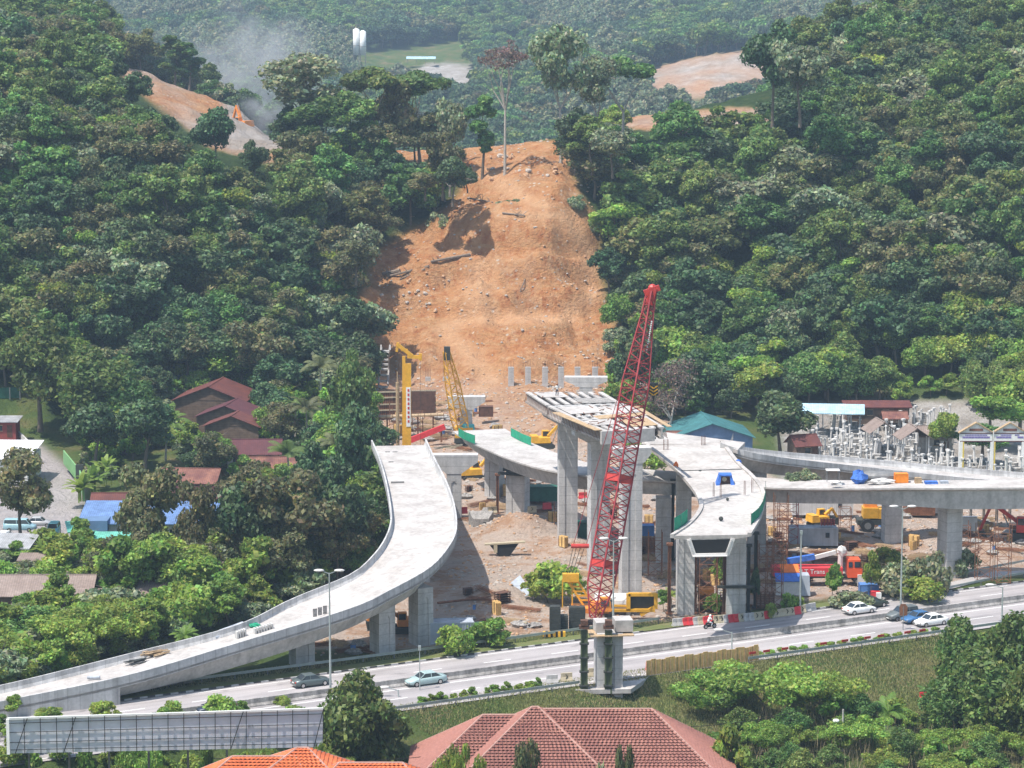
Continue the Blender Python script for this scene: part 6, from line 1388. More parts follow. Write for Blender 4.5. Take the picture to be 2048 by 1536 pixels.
def hip(parent,x0,x1,yr,zr,front,back,ze,hipL,hipR,tm,ts,name='roof'):
    """ridge from x0 to x1 at (yr,zr); eaves at yr-front / yr+back, ends hipL / hipR beyond the ridge"""
    a=(x0-hipL,yr-front,ze);b=(x1+hipR,yr-front,ze);c=(x1+hipR,yr+back,ze);d=(x0-hipL,yr+back,ze); r0=(x0,yr,zr); r1=(x1,yr,zr)
    mb=MB(); mb.add([a,b,r1,r0],[(0,1,2,3)],0); mb.add([c,d,r0,r1],[(0,1,2,3)],0); mb.add([d,a,r0],[(0,1,2)],1); mb.add([b,c,r1],[(0,1,2)],1); dn=lambda p:(p[0],p[1],p[2]-.25); mb.add([dn(a),dn(b),dn(c),dn(d)],[(3,2,1,0)],0); mb.add([a,b,c,d,dn(a),dn(b),dn(c),dn(d)],[(0,4,5,1),(1,5,6,2),(2,6,7,3),(3,7,4,0)],0)
    o=mb.build(name,[M(tm),M(ts)],parent)
    for nm_,mb_,mm_ in (('front_tiles',tiled(a,b,r0,r1),tm),('end_tiles',tiled(d,a,r0,r0),ts),('end_tiles',tiled(b,c,r1,r1),ts)): mb_.build(nm_,M(mm_),o)
    mb=MB()
    for p,q in ((r0,r1),(r0,a),(r0,d),(r1,b),(r1,c)): mb.cyl(Vector(p)+UPV*.08,Vector(q)+UPV*.08,.11,n=6)
    mb.build('hip_cap',M('tile_cap'),o); return o
A=G(1070,1415,4.2); B=G(1302,1412,3.9); t=thing('tiled_house','large house with brown-pink hipped tile roof at the bottom centre','house',(A.x,A.y,-7))
hip(t,A.x-.3,A.x+.3,A.y,A.z,11.5,7,-2.0,9.2,9.2,'tiles','tiles_side'); hip(t,A.x,B.x,A.y+.3,3.9,12,7,-2.2,5,8.6,'tiles','tiles_side')
C_=G(966,1431,3.1); D_=G(1040,1431,3.1); hip(t,C_.x,D_.x,C_.y,3.1,9,6,-2,7.6,3,'tiles','tiles_side')
mb=MB(); mb.box((A.x+3,A.y-1,-4.6),(24,12,5)); mb.build('wall',M('wall_white'),t)
mb=MB(); [mb.box((A.x-6+k*3.2,A.y-7.04,-4),(1.3,.08,1.4)) for k in range(7)]; mb.build('window',M('glass_dark'),t)
A=GY(603,1497,246.0); t=thing('orange_house','small house with bright orange tiled roof at the bottom left','house',(A.x,A.y,-7)); z=A.z
hip(t,A.x-.4,A.x+.6,A.y,z,7,5,z-3.4,6.5,5.6,'tiles_orange','tiles_orange'); hip(t,A.x-6.5,A.x-.5,A.y-1,z-.55,6,4,z-3.6,5,3,'tiles_orange','tiles_orange'); mb=MB(); mb.box((A.x-2.5,A.y-1,(z-3.6-8)/2),(14,8,z-3.6+8)); mb.build('wall',M('wall_white'),t)
A=GY(700,1527,244.0); t=thing('lean_to','low orange-red roof edge at the bottom between the orange house and the tiled house','lean-to',(A.x,A.y,-7)); z=A.z; hip(t,A.x-1,A.x+5,A.y,z,5,3,z-2,3,3,'tiles_orange','tiles_orange'); mb=MB(); mb.box((A.x+2,A.y-1,(z-2-8)/2),(9,5,z-2+8)); mb.build('wall',M('wall_white'),t)
# billboard seen from behind
pa=GY(15,1437,252.5); pb=GY(646,1417,260.5); qa=GY(17,1507,252.5); qb=GY(645,1494,260.5); t=thing('billboard','long blank billboard seen from behind with a black steel grid frame','billboard',(pa.x/2+pb.x/2,258,-2.5))
dn_=(pb-pa).normalized(); nn=Vector((dn_.y,-dn_.x,0)).normalized()
mb=MB(); mb.hexa([qa,qb,qb-nn*.08,qa-nn*.08,pa,pb,pb-nn*.08,pa-nn*.08]); mb.build('panel',mat('board_sheet',(.82,.82,.88),.6,.10,.3,seam=(0,1.52,.05,.9),trans=.2),t)
mb=MB(); F=lambda u,v: qa.lerp(qb,u).lerp(pa.lerp(pb,u),v)+nn*.25
for k in range(21): mb.beam(F(k/20,-.02),F(k/20,1.0),.06,.08)
for v in (.12,.33,.62,.88): mb.beam(F(0,v),F(1,v),.06,.05)
for u in (.02,.17,.7,.97): mb.beam(F(u,0),F(min(1,u+.04),1),.07,.07)
mb.build('grid_frame',M('black'),t); mb=MB(); mb.beam(pa+nn*.1,pb+nn*.1,.2,.22); mb.beam(F(0,0)+UPV*0,F(0,1),.3,.3); mb.build('edge_trim',M('paint_white'),t)
for k in range(8): u=(k+.5)/8; a=F(u,0); MB().beam((a.x,a.y,-5.2),a,.2,.2).build('leg',M('steel_dark'),t)
# concrete drains and retaining pieces on the grass bank
def slabpoly(name,label,cat,pts,m,th=.3):
    P=[G(*p) for p in pts]; t=thing(name,label,cat,P[0]); mb=MB(); n=len(P); mb.add(P+[p-UPV*th for p in P],[tuple(range(n)),tuple(range(2*n-1,n-1,-1))]+[(k,(k+1)%n,n+(k+1)%n,n+k) for k in range(n)]); mb.build(name+'_slab',M(m),t); return t
slabpoly('drain_chute','narrow pale concrete drain chute running down the grass bank by the road pier','drain',[(1080,1372,.1),(1088,1371,.1),(1142,1414,-3.2),(1124,1415,-3.2),(1103,1396,-1.6)],'concrete')
slabpoly('drain_chute','broad pale concrete apron at the left end of the grass bank','drain',[(798,1428,-2.2),(822,1432,-2.2),(872,1462,-4.6),(850,1470,-4.8),(815,1478,-5.2),(798,1470,-5)],'concrete')
g=G(805,1428,-2.2); t=thing('retaining_block','grey concrete block wall beside the single lamp left of the grass bank','wall',g); mb=MB(); mb.box(g+UPV*.3,(1.6,1.0,2.6),.1); mb.build('block',M('concrete_rough'),t)
slabpoly('pier_footing','white concrete footing slab around the lone road pier','footing',[(1150,1380,-.2),(1262,1378,-.2),(1300,1352,-.1),(1255,1340,0),(1140,1352,0)],'concrete_deck',.5)
# utility poles and cables at the bottom
def upole(px,pt,zb,H,lab):
    z=zb+H; p=G(px,pt,z); t=thing('utility_pole',lab,'utility pole',(p.x,p.y,zb)); MB().cyl((p.x,p.y,zb),p,.16,.11,8).build('shaft',M('concrete_deck'),t); MB().beam(p+Vector((-.3,0,-.5)),p+Vector((.3,0,-.5)),.08,.08).build('bracket',M('steel_grey'),t); return p
u1=upole(217,1478,-8,8.5,'white concrete utility pole in front of the billboard'); u2=upole(1026,1476,-8,9,'white concrete utility pole in front of the tiled roof'); u3=upole(1322,1447,-8,9,'thin grey utility pole before the right half of the tiled roof')
g=G(1686,1440,-2); u4=g; t=thing('street_lamp','small street lamp with a round white head on a wooden pole at the bottom right','street lamp',(g.x,g.y,-9)); MB().cyl((g.x,g.y,-9),g+UPV*1.2,.13,.10,8).build('post',M('precast'),t); MB().sph(g+Vector((-.75,0,-.1)),.32,10,6,sq=(1.2,1,.7)).build('lamp_head',M('paint_white'),t,True); MB().beam(g,g+Vector((-.6,0,0)),.05,.05).build('arm',M('steel_grey'),t)
def cable(a,b,sag,label):
    P=[]; 
    for k in range(13): u=k/12; p=Vector(a).lerp(Vector(b),u); p.z-=sag*4*u*(1-u); P.append(p)
    o=MB().tube(P,.035,5).build('cable',M('black')); tag(o,label,'cable')
cable(u1-UPV*.5,u2-UPV*.6,2.0,'black cable sagging between the two white utility poles'); cable((-75,u1.y-4,u1.z-1.2),u1-UPV*.5,.9,'black cable running from the left edge to the first white utility pole'); cable(u2-UPV*.5,u3-UPV*1.6,.8,'black cable from the second white pole across the tiled roof'); cable(u3-UPV*.4,(u3.x+15,u3.y+3,u3.z+.6),.5,'black cable rising to the right from the thin grey pole')
cable(u3-UPV*1.6,u4-UPV*3.2,1.2,'black cable from the thin grey pole to the small lamp')
# ---------------------------------------------------------------- works details
g=G(765,775,4.8)
def chute():
    P=[(757,775,5),(760,740,8),(764,712,11.5),(762,700,13)];Q=[(776,775,5),(778,740,8),(778,712,11.5),(780,700,13)]; A=[G(*p) for p in P];B=[G(*p) for p in Q]; t=thing('drain_stairs','pale concrete drain with side walls climbing the slope edge at left','drain',A[0])
    mb=MB()
    for L in (A,B):
        for a,b in zip(L,L[1:]): mb.beam(a+UPV*.5,b+UPV*.5,.25,1.0)
    mb.build('side_walls',M('concrete_deck'),t); mb=MB()
    for k in range(9):
        i=min(2,k//3); u=(k%3)/3; a=A[i].lerp(A[i+1],u); b=B[i].lerp(B[i+1],u); mb.beam(a+UPV*.15,b+UPV*.15,.7,.3)
    mb.build('steps',M('concrete'),t)
chute()
A=G(758,842,3.2);B=G(870,838,3.4); t=thing('formwork_wall','rusty steel formwork wall with horizontal walings at the slope foot','formwork',A); s_=(B-A); mb=MB(); H=(842-783)/scale_at(A)
for k in range(27): p=A+s_*(k/26); mb.box((p.x,p.y+.5,p.z+H/2),(.26,.16,H))
mb.build('uprights',M('rust'),t); mb=MB()
for v in (.12,.35,.55,.78,.97): mb.beam((A.x-.6*(v>.3),A.y+.35,A.z+H*v),(B.x+.2,B.y+.35,B.z+H*v),.18,.22)
mb.build('walings',M('plastic_pale'),t); mb=MB(); mb.box((A.x+s_.x/2,A.y+.7,A.z+H/2),(s_.x,.1,H)); mb.build('backing',M('rust_dark'),t)
A=G(735,872,2.6);B=G(888,866,3.0); t=thing('work_platform','raised timber and steel working platform in front of the formwork wall','platform',A); mb=MB(); mb.beam(A+UPV*3.2,B+UPV*3.2,2.0,.25); mb.build('deck',M('timber'),t); mb=MB(); [mb.box((A.x+(B.x-A.x)*k/12,A.y-.9,A.z+3.6),(.07,.07,.9)) for k in range(13)]; mb.beam(A+Vector((0,-.9,4)),B+Vector((0,-.9,4)),.06,.06); mb.build('railing',M('rust_dark'),t)
for k in range(5): p=A.lerp(B,(k+.3)/5); MB().box((p.x,p.y-.5,p.z+1.4),(.25,.25,3.4)).build('leg',M('rust'),t)
g=G(890,884,2.6); t=thing('conveyor','rusty red sloping conveyor under the working platform','conveyor',g); MB().beam(g+Vector((-6,0,.2)),g+Vector((0,0,2.6)),.7,.9).build('belt_frame',M('plastic_red'),t); MB().beam(g+Vector((-.6,0,0)),g+Vector((-.6,0,2.4)),.3,.3).build('leg',M('rust'),t)
g=G(776,882,2.4); t=thing('concrete_pipe','large pale concrete pipe lying in the dirt left of the rig','pipe',g); mb=MB(); mb.cyl(g+Vector((-1.6,1.2,1.3)),g+Vector((1.0,-.6,.5)),.62,n=16); mb.build('pipe_shell',M('concrete'),t)
planks('pile of grey and pink rubble bags near the lower viaduct pier',G(900,900,3)+Vector((0,0,.2)),18,2.5,M('plastic_pale'),5,3)
# culvert inlet and void
g=G(962,1052,.3); t=thing('culvert_inlet','grey concrete culvert inlet box with a round pipe opening on the dirt mound','culvert',g); mb=MB(); z=hz(g.x,g.y)
mb.hexa([(g.x-1.1,g.y-1,z-.5),(g.x+1.1,g.y-1,z-.5),(g.x+1.8,g.y+1,z-.2),(g.x-1.8,g.y+1,z-.2),(g.x-1.1,g.y-1,z+1.1),(g.x+1.1,g.y-1,z+1.1),(g.x+1.8,g.y+1,z+1.9),(g.x-1.8,g.y+1,z+1.9)]); mb.build('headwall',M('concrete_rough'),t); MB().cyl((g.x+.6,g.y-1.1,z+.1),(g.x+.6,g.y-.9,z+.1),.55,n=14).build('pipe_mouth',M('black'),t)
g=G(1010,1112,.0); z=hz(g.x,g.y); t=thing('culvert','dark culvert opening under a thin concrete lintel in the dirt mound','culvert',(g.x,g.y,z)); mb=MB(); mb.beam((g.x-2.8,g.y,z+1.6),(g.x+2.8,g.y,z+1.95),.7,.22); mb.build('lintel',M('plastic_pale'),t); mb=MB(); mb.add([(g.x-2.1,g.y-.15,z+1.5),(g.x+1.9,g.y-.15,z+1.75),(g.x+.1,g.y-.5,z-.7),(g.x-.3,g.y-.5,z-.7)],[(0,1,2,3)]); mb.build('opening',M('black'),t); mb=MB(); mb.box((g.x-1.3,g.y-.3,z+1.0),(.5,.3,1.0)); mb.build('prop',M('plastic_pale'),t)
slabpoly('ground_slab','grey sloping concrete slab in the open ground beside the dark bushes','slab',[(985,1196,.4),(1040,1150,1.7),(1066,1188,.4),(1010,1203,.2)],'cont_grey',.3)
t=thing('steel_pipe_line','rusty steel pipe lying along the ground in the shade of the curved ramp','pipe',G(880,1205,.1)); MB().cyl(G(875,1206,.3),G(990,1193,.5),.16,n=8).build('pipe_run',M('rust'),t)
# scaffold towers
def scaffold(label,px,py,z,w,H,m='rust'):
    g=G(px,py,z); t=thing('scaffold_tower',label,'scaffolding',g); mb=MB(); n=int(H/1.6)
    for sx in (-1,1):
        for sy in (-1,1): mb.cyl((g.x+sx*w/2,g.y+sy*w/2,z),(g.x+sx*w/2,g.y+sy*w/2,z+H),.05,n=5)
    mb.build('standards',M(m),t); mb=MB()
    for k in range(n+1):
        zz=z+.2+k*1.55
        for sx in (-1,1): mb.cyl((g.x+sx*w/2,g.y-w/2,zz),(g.x+sx*w/2,g.y+w/2,zz),.035,n=4); mb.cyl((g.x-w/2,g.y+sx*w/2,zz),(g.x+w/2,g.y+sx*w/2,zz),.035,n=4)
        if k<n: mb.cyl((g.x-w/2,g.y-w/2,zz),(g.x+w/2,g.y-w/2,zz+1.5),.03,n=4); mb.cyl((g.x+w/2,g.y-w/2,zz),(g.x-w/2,g.y-w/2,zz+1.5),.03,n=4)
    mb.build('braces',M(m),t)
scaffold('tall rusty scaffold tower right of the S-curved deck end',1548,1215,0,2.0,10.5); scaffold('rusty scaffold tower behind the tall one near the S-curved deck',1560,1150,0,1.8,11)
scaffold('scaffold between the two pier legs of the S-curved ramp',1415,1226,0,2.2,8.5,'rust'); scaffold('thin rusty scaffold frame standing left of the right edge viaduct pier gap',1967,1160,.2,2.0,7.5); scaffold('thin rusty scaffold frame near the right edge beside the pale mound',2005,1165,.2,1.8,7.8)
scaffold('scaffold against the deck underside at the left end of the right viaduct',1575,1095,0,2.6,7.6,'boom_red')
for (px,py,pt,m,lb) in ((1338,1228,1082,'rust','tall brown steel column left of the left pier leg'),(1388,1226,1100,'rust','tall brown steel column right of the left pier leg'),(1448,1228,1100,'rust_dark','tall dark steel column left of the right pier leg'),(1496,1226,1085,'steel_dark','tall black steel column right of the right pier leg'),(1510,1215,1060,'steel_dark','thin black steel column farthest right of the pier legs'),(995,1028,945,'rust','brown steel column left of the lower viaduct pier'),(1345,1120,955,'steel_dark','dark steel column behind the S-curved ramp near the lower viaduct')):
    g=G(px,py,0); s=scale_at(g); t=thing('steel_column',lb,'column',g); H=(py-pt)/s; mb=MB(); mb.box((g.x-.16,g.y,H/2),(.1,.4,H)); mb.box((g.x+.16,g.y,H/2),(.1,.4,H)); mb.box((g.x,g.y,H/2),(.3,.1,H)); mb.build('section',M(m),t); MB().box((g.x,g.y,H-.2),(.8,.7,.3)).build('cap_plate',M(m),t); MB().box((g.x,g.y,.1),(.8,.7,.2)).build('base_plate',M(m),t)
t=thing('clamp_frame','dark steel clamp frame wrapped round the right pier leg','clamp',G(1470,1170,3)); g=G(1470,1230,0); mb=MB(); mb.box((g.x,g.y-.05,3.6),(4.6,.3,.35)); mb.build('clamp_beam',M('steel_dark'),t)
t=thing('clamp_frame','dark steel clamp frame round the lower viaduct pier top','clamp',G(1022,985,6)); m=near_mid(bM,*G(1022,1030,0).xy); mb=MB(); mb.box((m.x,m.y-1.6,m.z-3.4),(6.2,.4,.4),-.35); mb.box((m.x,m.y-1.4,m.z-2.8),(4.6,.4,.5),-.35); mb.build('clamp_beam',M('steel_dark'),t)
# rebar cage stacks
def cage(label,px,py,z,L,H,m='rust',rz=0):
    g=G(px,py,z); t=thing('rebar_stack',label,'rebar',g,rz); mb=MB(); n=int(H/.3)
    for k in range(n):
        for j in (-.5,0,.5): mb.box((0,j,.15+k*.3),(L,.07,.07))
    for k in range(5): mb.box((-L/2+L*k/4,0,H/2),(.08,1.2,H))
    lpart(mb,'bars',M(m),t)
cage('rusty red rebar cage stack beside the road barriers near the scaffold',1530,1216,0,2.2,2.0,'rust'); cage('rusty red frame on the roof of the grey-blue site container',1655,1050,3.2,1.8,.9,'boom_red'); cage('dark steel frames stacked between the pier legs',1420,1222,0,2.6,2.2,'rust_dark'); cage('rust-coloured frame hidden below the viaduct by the tall pier',1300,1105,.2,2.2,2.2,'rust')
cage('pile of rusty steel sections behind the red truck',1680,1125,.2,7.5,.9,'rust',.05); cage('long low pile of brown steel behind the truck cab',1760,1118,.2,5,.7,'rust_dark',-.1); cage('rusty sheet pile stack right of the wheeled crane',1960,1085,.3,6.5,1.0,'rust_dark',-.4)
boxy('skip_bin','blue steel bin beside the red truck cab','bin',G(1738,1192,0)+Vector((0,.5,0)),(2.4,1.6,1.5),M('cont_blue')); boxy('site_box','small red box beside the blue steel bin','box',G(1750,1196,0),(1.1,.8,.9),M('plastic_red')); boxy('site_box','small white box in front of the red truck cab','box',G(1722,1170,0),(1.0,.8,1.4),M('plastic_white')); boxy('site_box','small green skip tipped beside the pale container near the curved ramp','skip',G(958,1278,0),(1.7,1.5,1.9),M('machine_green'),.5)
boxy('water_tank','dark green tank under the lower viaduct beside the tall pier','tank',G(1160,1085,.2),(2.2,1.8,3.0),M('machine_green')); boxy('truck_body','dark green truck body in the shade of the lower viaduct','truck body',G(1085,1000,.9),(4.6,2.2,2.2),M('machine_green')); boxy('hoist_machine','orange box machine on the scaffold between the pier legs','machine',G(1412,1200,1.2),(1.9,1.4,1.6),M('machine_orange')); boxy('site_box','white box by the roadside grass beyond the barriers','box',G(1757,1198,0),(.6,.5,.8),M('paint_white')); boxy('site_shack','white board and shack wall at the right under the viaduct','board',G(1932,1062,.4),(3,.5,2.1),M('paint_white')); boxy('shack','dark brown shack beside the T-pier with the white crosshead','shack',G(972,832,4.6),(2.4,1.8,1.7),M('rust_dark'))
house('shelter','green-roofed shelter at the right edge under the viaduct',G(1985,1050,.5)+Vector((0,2,0)),6,3,2.6,.8,-.1,'steel_grey','roof_green','lean',post=True,cat='shelter')
# worker near the container, and one on the far deck
for (px,py,z,lb,c) in ((1573,1110,.3,'worker in a white helmet among the debris left of the grey-blue site container','cloth_dark'),(1583,1060,.3,'person in dark clothes standing behind the grey-blue site container','cloth_dark')):
    person(lb,G(px,py,z),-.8,stand(1.68,.12),ED,RD,[SHIRT(c),TROU('cloth_dark')],helmet='paint_white')
# ---------------------------------------------------------------- far quarry
for n_,px in enumerate((713,726)):
    g=GY(px,124,1560); s=scale_at(g); t=thing('silo','tall white cement silo beyond the ridge, %s of the pair'%['left and slightly taller' if n_==0 else 'right'][0],'silo',g,0,'pair of cement silos'); H=(124-60-4*n_)/s; MB().cyl((g.x,g.y,g.z+4),(g.x,g.y,g.z+H),1.9,n=16).build('barrel',M('paint_white'),t,True); MB().cyl((g.x,g.y,g.z+H),(g.x,g.y,g.z+H+.9),1.9,.5,n=16).build('dome',M('paint_white'),t); mb=MB(); [mb.box((g.x+sx*1.5,g.y+sy*1.5,g.z+1),(.3,.3,8)) for sx in (-1,1) for sy in (-1,1)]; mb.build('stand',M('steel_grey'),t); MB().cyl((g.x,g.y,g.z+H*.5),(g.x,g.y,g.z+H*.5+.25),2.0,n=16).build('band',M('steel_grey'),t)
g=GY(842,128,1640); house('open_shelter','wide shelter with pale blue roof on the far quarry bench',g,17,7,3.2,1.2,.03,'steel_grey','roof_paleblue','lean',post=True,cat='shelter')
g=GY(765,150,1600)
# ---------------------------------------------------------------- palms and bananas
def palm_mesh(seed,nf,L,droop,m,leafw=.9):
    r=np.random.RandomState(seed); V=[];F=[]
    for k in range(nf):
        az=2*math.pi*k/nf+r.uniform(-.2,.2); el=r.uniform(.15,1.1); l=L*r.uniform(.8,1.1); p=np.array([0,0,0.]); d=np.array([math.cos(az)*math.cos(el),math.sin(az)*math.cos(el),math.sin(el)]); side=np.array([-math.sin(az),math.cos(az),0]); n=9; pts=[p.copy()]
        for j in range(n): p=p+d*l/n; pts.append(p.copy()); d=d+np.array([0,0,-droop*(j+1)/n]); d/=np.linalg.norm(d)
        for j in range(n):
            for q in (.25,.75):
                c=pts[j]*(1-q)+pts[j+1]*q; w=leafw*math.sin(math.pi*min(.97,(j+q+1)/(n+1)))**.6; f=(pts[j+1]-pts[j])/np.linalg.norm(pts[j+1]-pts[j])
                for s in (-1,1):
                    e=c+side*s*w+f*w*.45+np.array([0,0,-w*.45]); o=len(V); V+=[tuple(c-f*.09),tuple(c+f*.13),tuple(e+f*.03),tuple(e-f*.05)]; F.append((o,o+1,o+2,o+3))
            o=len(V); a,b=pts[j],pts[j+1]; V+=[tuple(a-side*.05),tuple(a+side*.05),tuple(b+side*.04),tuple(b-side*.04)]; F.append((o,o+1,o+2,o+3))
    me=bpy.data.meshes.new('fronds'); me.from_pydata(V,[],F); me.materials.append(m); ca=me.color_attributes.new('tint','FLOAT_COLOR','POINT'); ca.data.foreach_set('color',np.ones(len(V)*4,np.float32)); me.update(); return me
PALM=[palm_mesh(1,16,4.2,.32,LEAF['bright']),palm_mesh(2,18,4.0,.36,LEAF['olive']),palm_mesh(3,14,3.8,.3,LEAF['green'])]
def place_palm(px,pc,z,H,label,k=0,s=1.0,group=None,py=None):
    """px,pc = crown centre in the photograph; z ground; H trunk height"""
    c=G(px,pc,z+H); t=bpy.data.objects.new('palm_tree',None); COL.objects.link(t); t.location=(c.x,c.y,z); tag(t,label,'palm tree',group)
    mb=MB(); pts=[Vector((0,0,-.5)),Vector((.15,0,H*.5)),Vector((0,0,H))]; mb.cyl(pts[0],pts[1],.2,.15,7); mb.cyl(pts[1],pts[2],.15,.12,7); lpart(mb,'trunk',BARKP,t)
    o=bpy.data.objects.new('fronds',PALM[k]); COL.objects.link(o); o.parent=t; o.location=(0,0,H); o.scale=(s,s,s); o.rotation_euler=(0,0,rng.uniform(0,6)); return t
for a in ((330,848,2,5.5,'coconut palm with bright yellow-green fronds left of the timber houses',0,1.1),(640,735,4,8,'dull green coconut palm high beside the timber houses',1,1.05),(612,818,2.5,6.5,'drooping olive coconut palm right of the timber houses',1,1.0),(575,905,1.6,5.5,'palm with upright fronds in front of the patchy rust roof',2,1.0),(667,890,1.6,6,'dull palm beside the pale blue roof',1,.9),(590,812,3,5,'small green palm left of the drooping coconut palm',2,.7),
          (1775,1425,-6.5,3.2,'young palm with yellow spear leaves at the right end of the pale kerb',0,.7),(1560,1398,-6.5,3.0,'small palm at the foot of the spreading tree',2,.75),(1750,1470,-8,3.0,'palm with long arching fronds near the small lamp',2,1.0),(1600,1470,-8,2.2,'low palm clump left of the small lamp',1,.8),(1870,1400,-7,3,'palm half buried in the trees at the right',2,.7),(370,1272,-.3,1.2,'small yellow palm growing below the ramp parapet',0,.5),(1340,1192,0,1.2,'small palm-like shrub beside the yellow frame',0,.35)):
    place_palm(*a)
def banana_mesh(seed):
    r=np.random.RandomState(seed); V=[];F=[]
    for s in range(4):
        bx_,by_=r.uniform(-.9,.9,2); h=r.uniform(1.2,2.2)
        for k in range(7):
            az=r.uniform(0,6.28); el=r.uniform(.5,1.3); p=np.array([bx_,by_,h*.8]); d=np.array([math.cos(az)*math.cos(el),math.sin(az)*math.cos(el),math.sin(el)]); side=np.array([-math.sin(az),math.cos(az),0]); pr=None
            for j in range(6):
                w=.34*math.sin(math.pi*(j+.6)/6.4); o=len(V); V+=[tuple(p-side*w),tuple(p+side*w)]
                if j: F.append((o-2,o-1,o+1,o))
                p=p+d*.42; d=d+np.array([0,0,-.22]); d/=np.linalg.norm(d)
        o=len(V); V+=[(bx_-.1,by_,-.3),(bx_+.1,by_,-.3),(bx_+.08,by_,h),(bx_-.08,by_,h)]; F.append((o,o+1,o+2,o+3))
    me=bpy.data.meshes.new('leaves'); me.from_pydata(V,[],F); me.materials.append(LEAF['bright']); ca=me.color_attributes.new('tint','FLOAT_COLOR','POINT'); ca.data.foreach_set('color',np.ones(len(V)*4,np.float32)); me.update(); return me
BAN=[banana_mesh(1),banana_mesh(2)]
for n_,(px,py,z,s) in enumerate(((185,985,1,1.4),(210,965,1,1.3),(160,1000,1,1.3),(330,1180,0,1.2),(690,1000,1,1.2),(730,960,1.5,1.2),(400,905,2,1.2),(60,1110,.3,1.0),(95,1125,.2,1.0),(580,1190,0,1.1),(1745,780,3.5,1.4),(1720,775,3.5,1.2))):
    t=bpy.data.objects.new('banana_plant',None); COL.objects.link(t); g=G(px,py,z); t.location=g; t.scale=(s,s,s); t.rotation_euler=(0,0,n_*1.3); tag(t,'clump of broad-leaved banana plants in the village greenery','banana plant','banana plants'); o=bpy.data.objects.new('leaves',BAN[n_%2]); COL.objects.link(o); o.parent=t
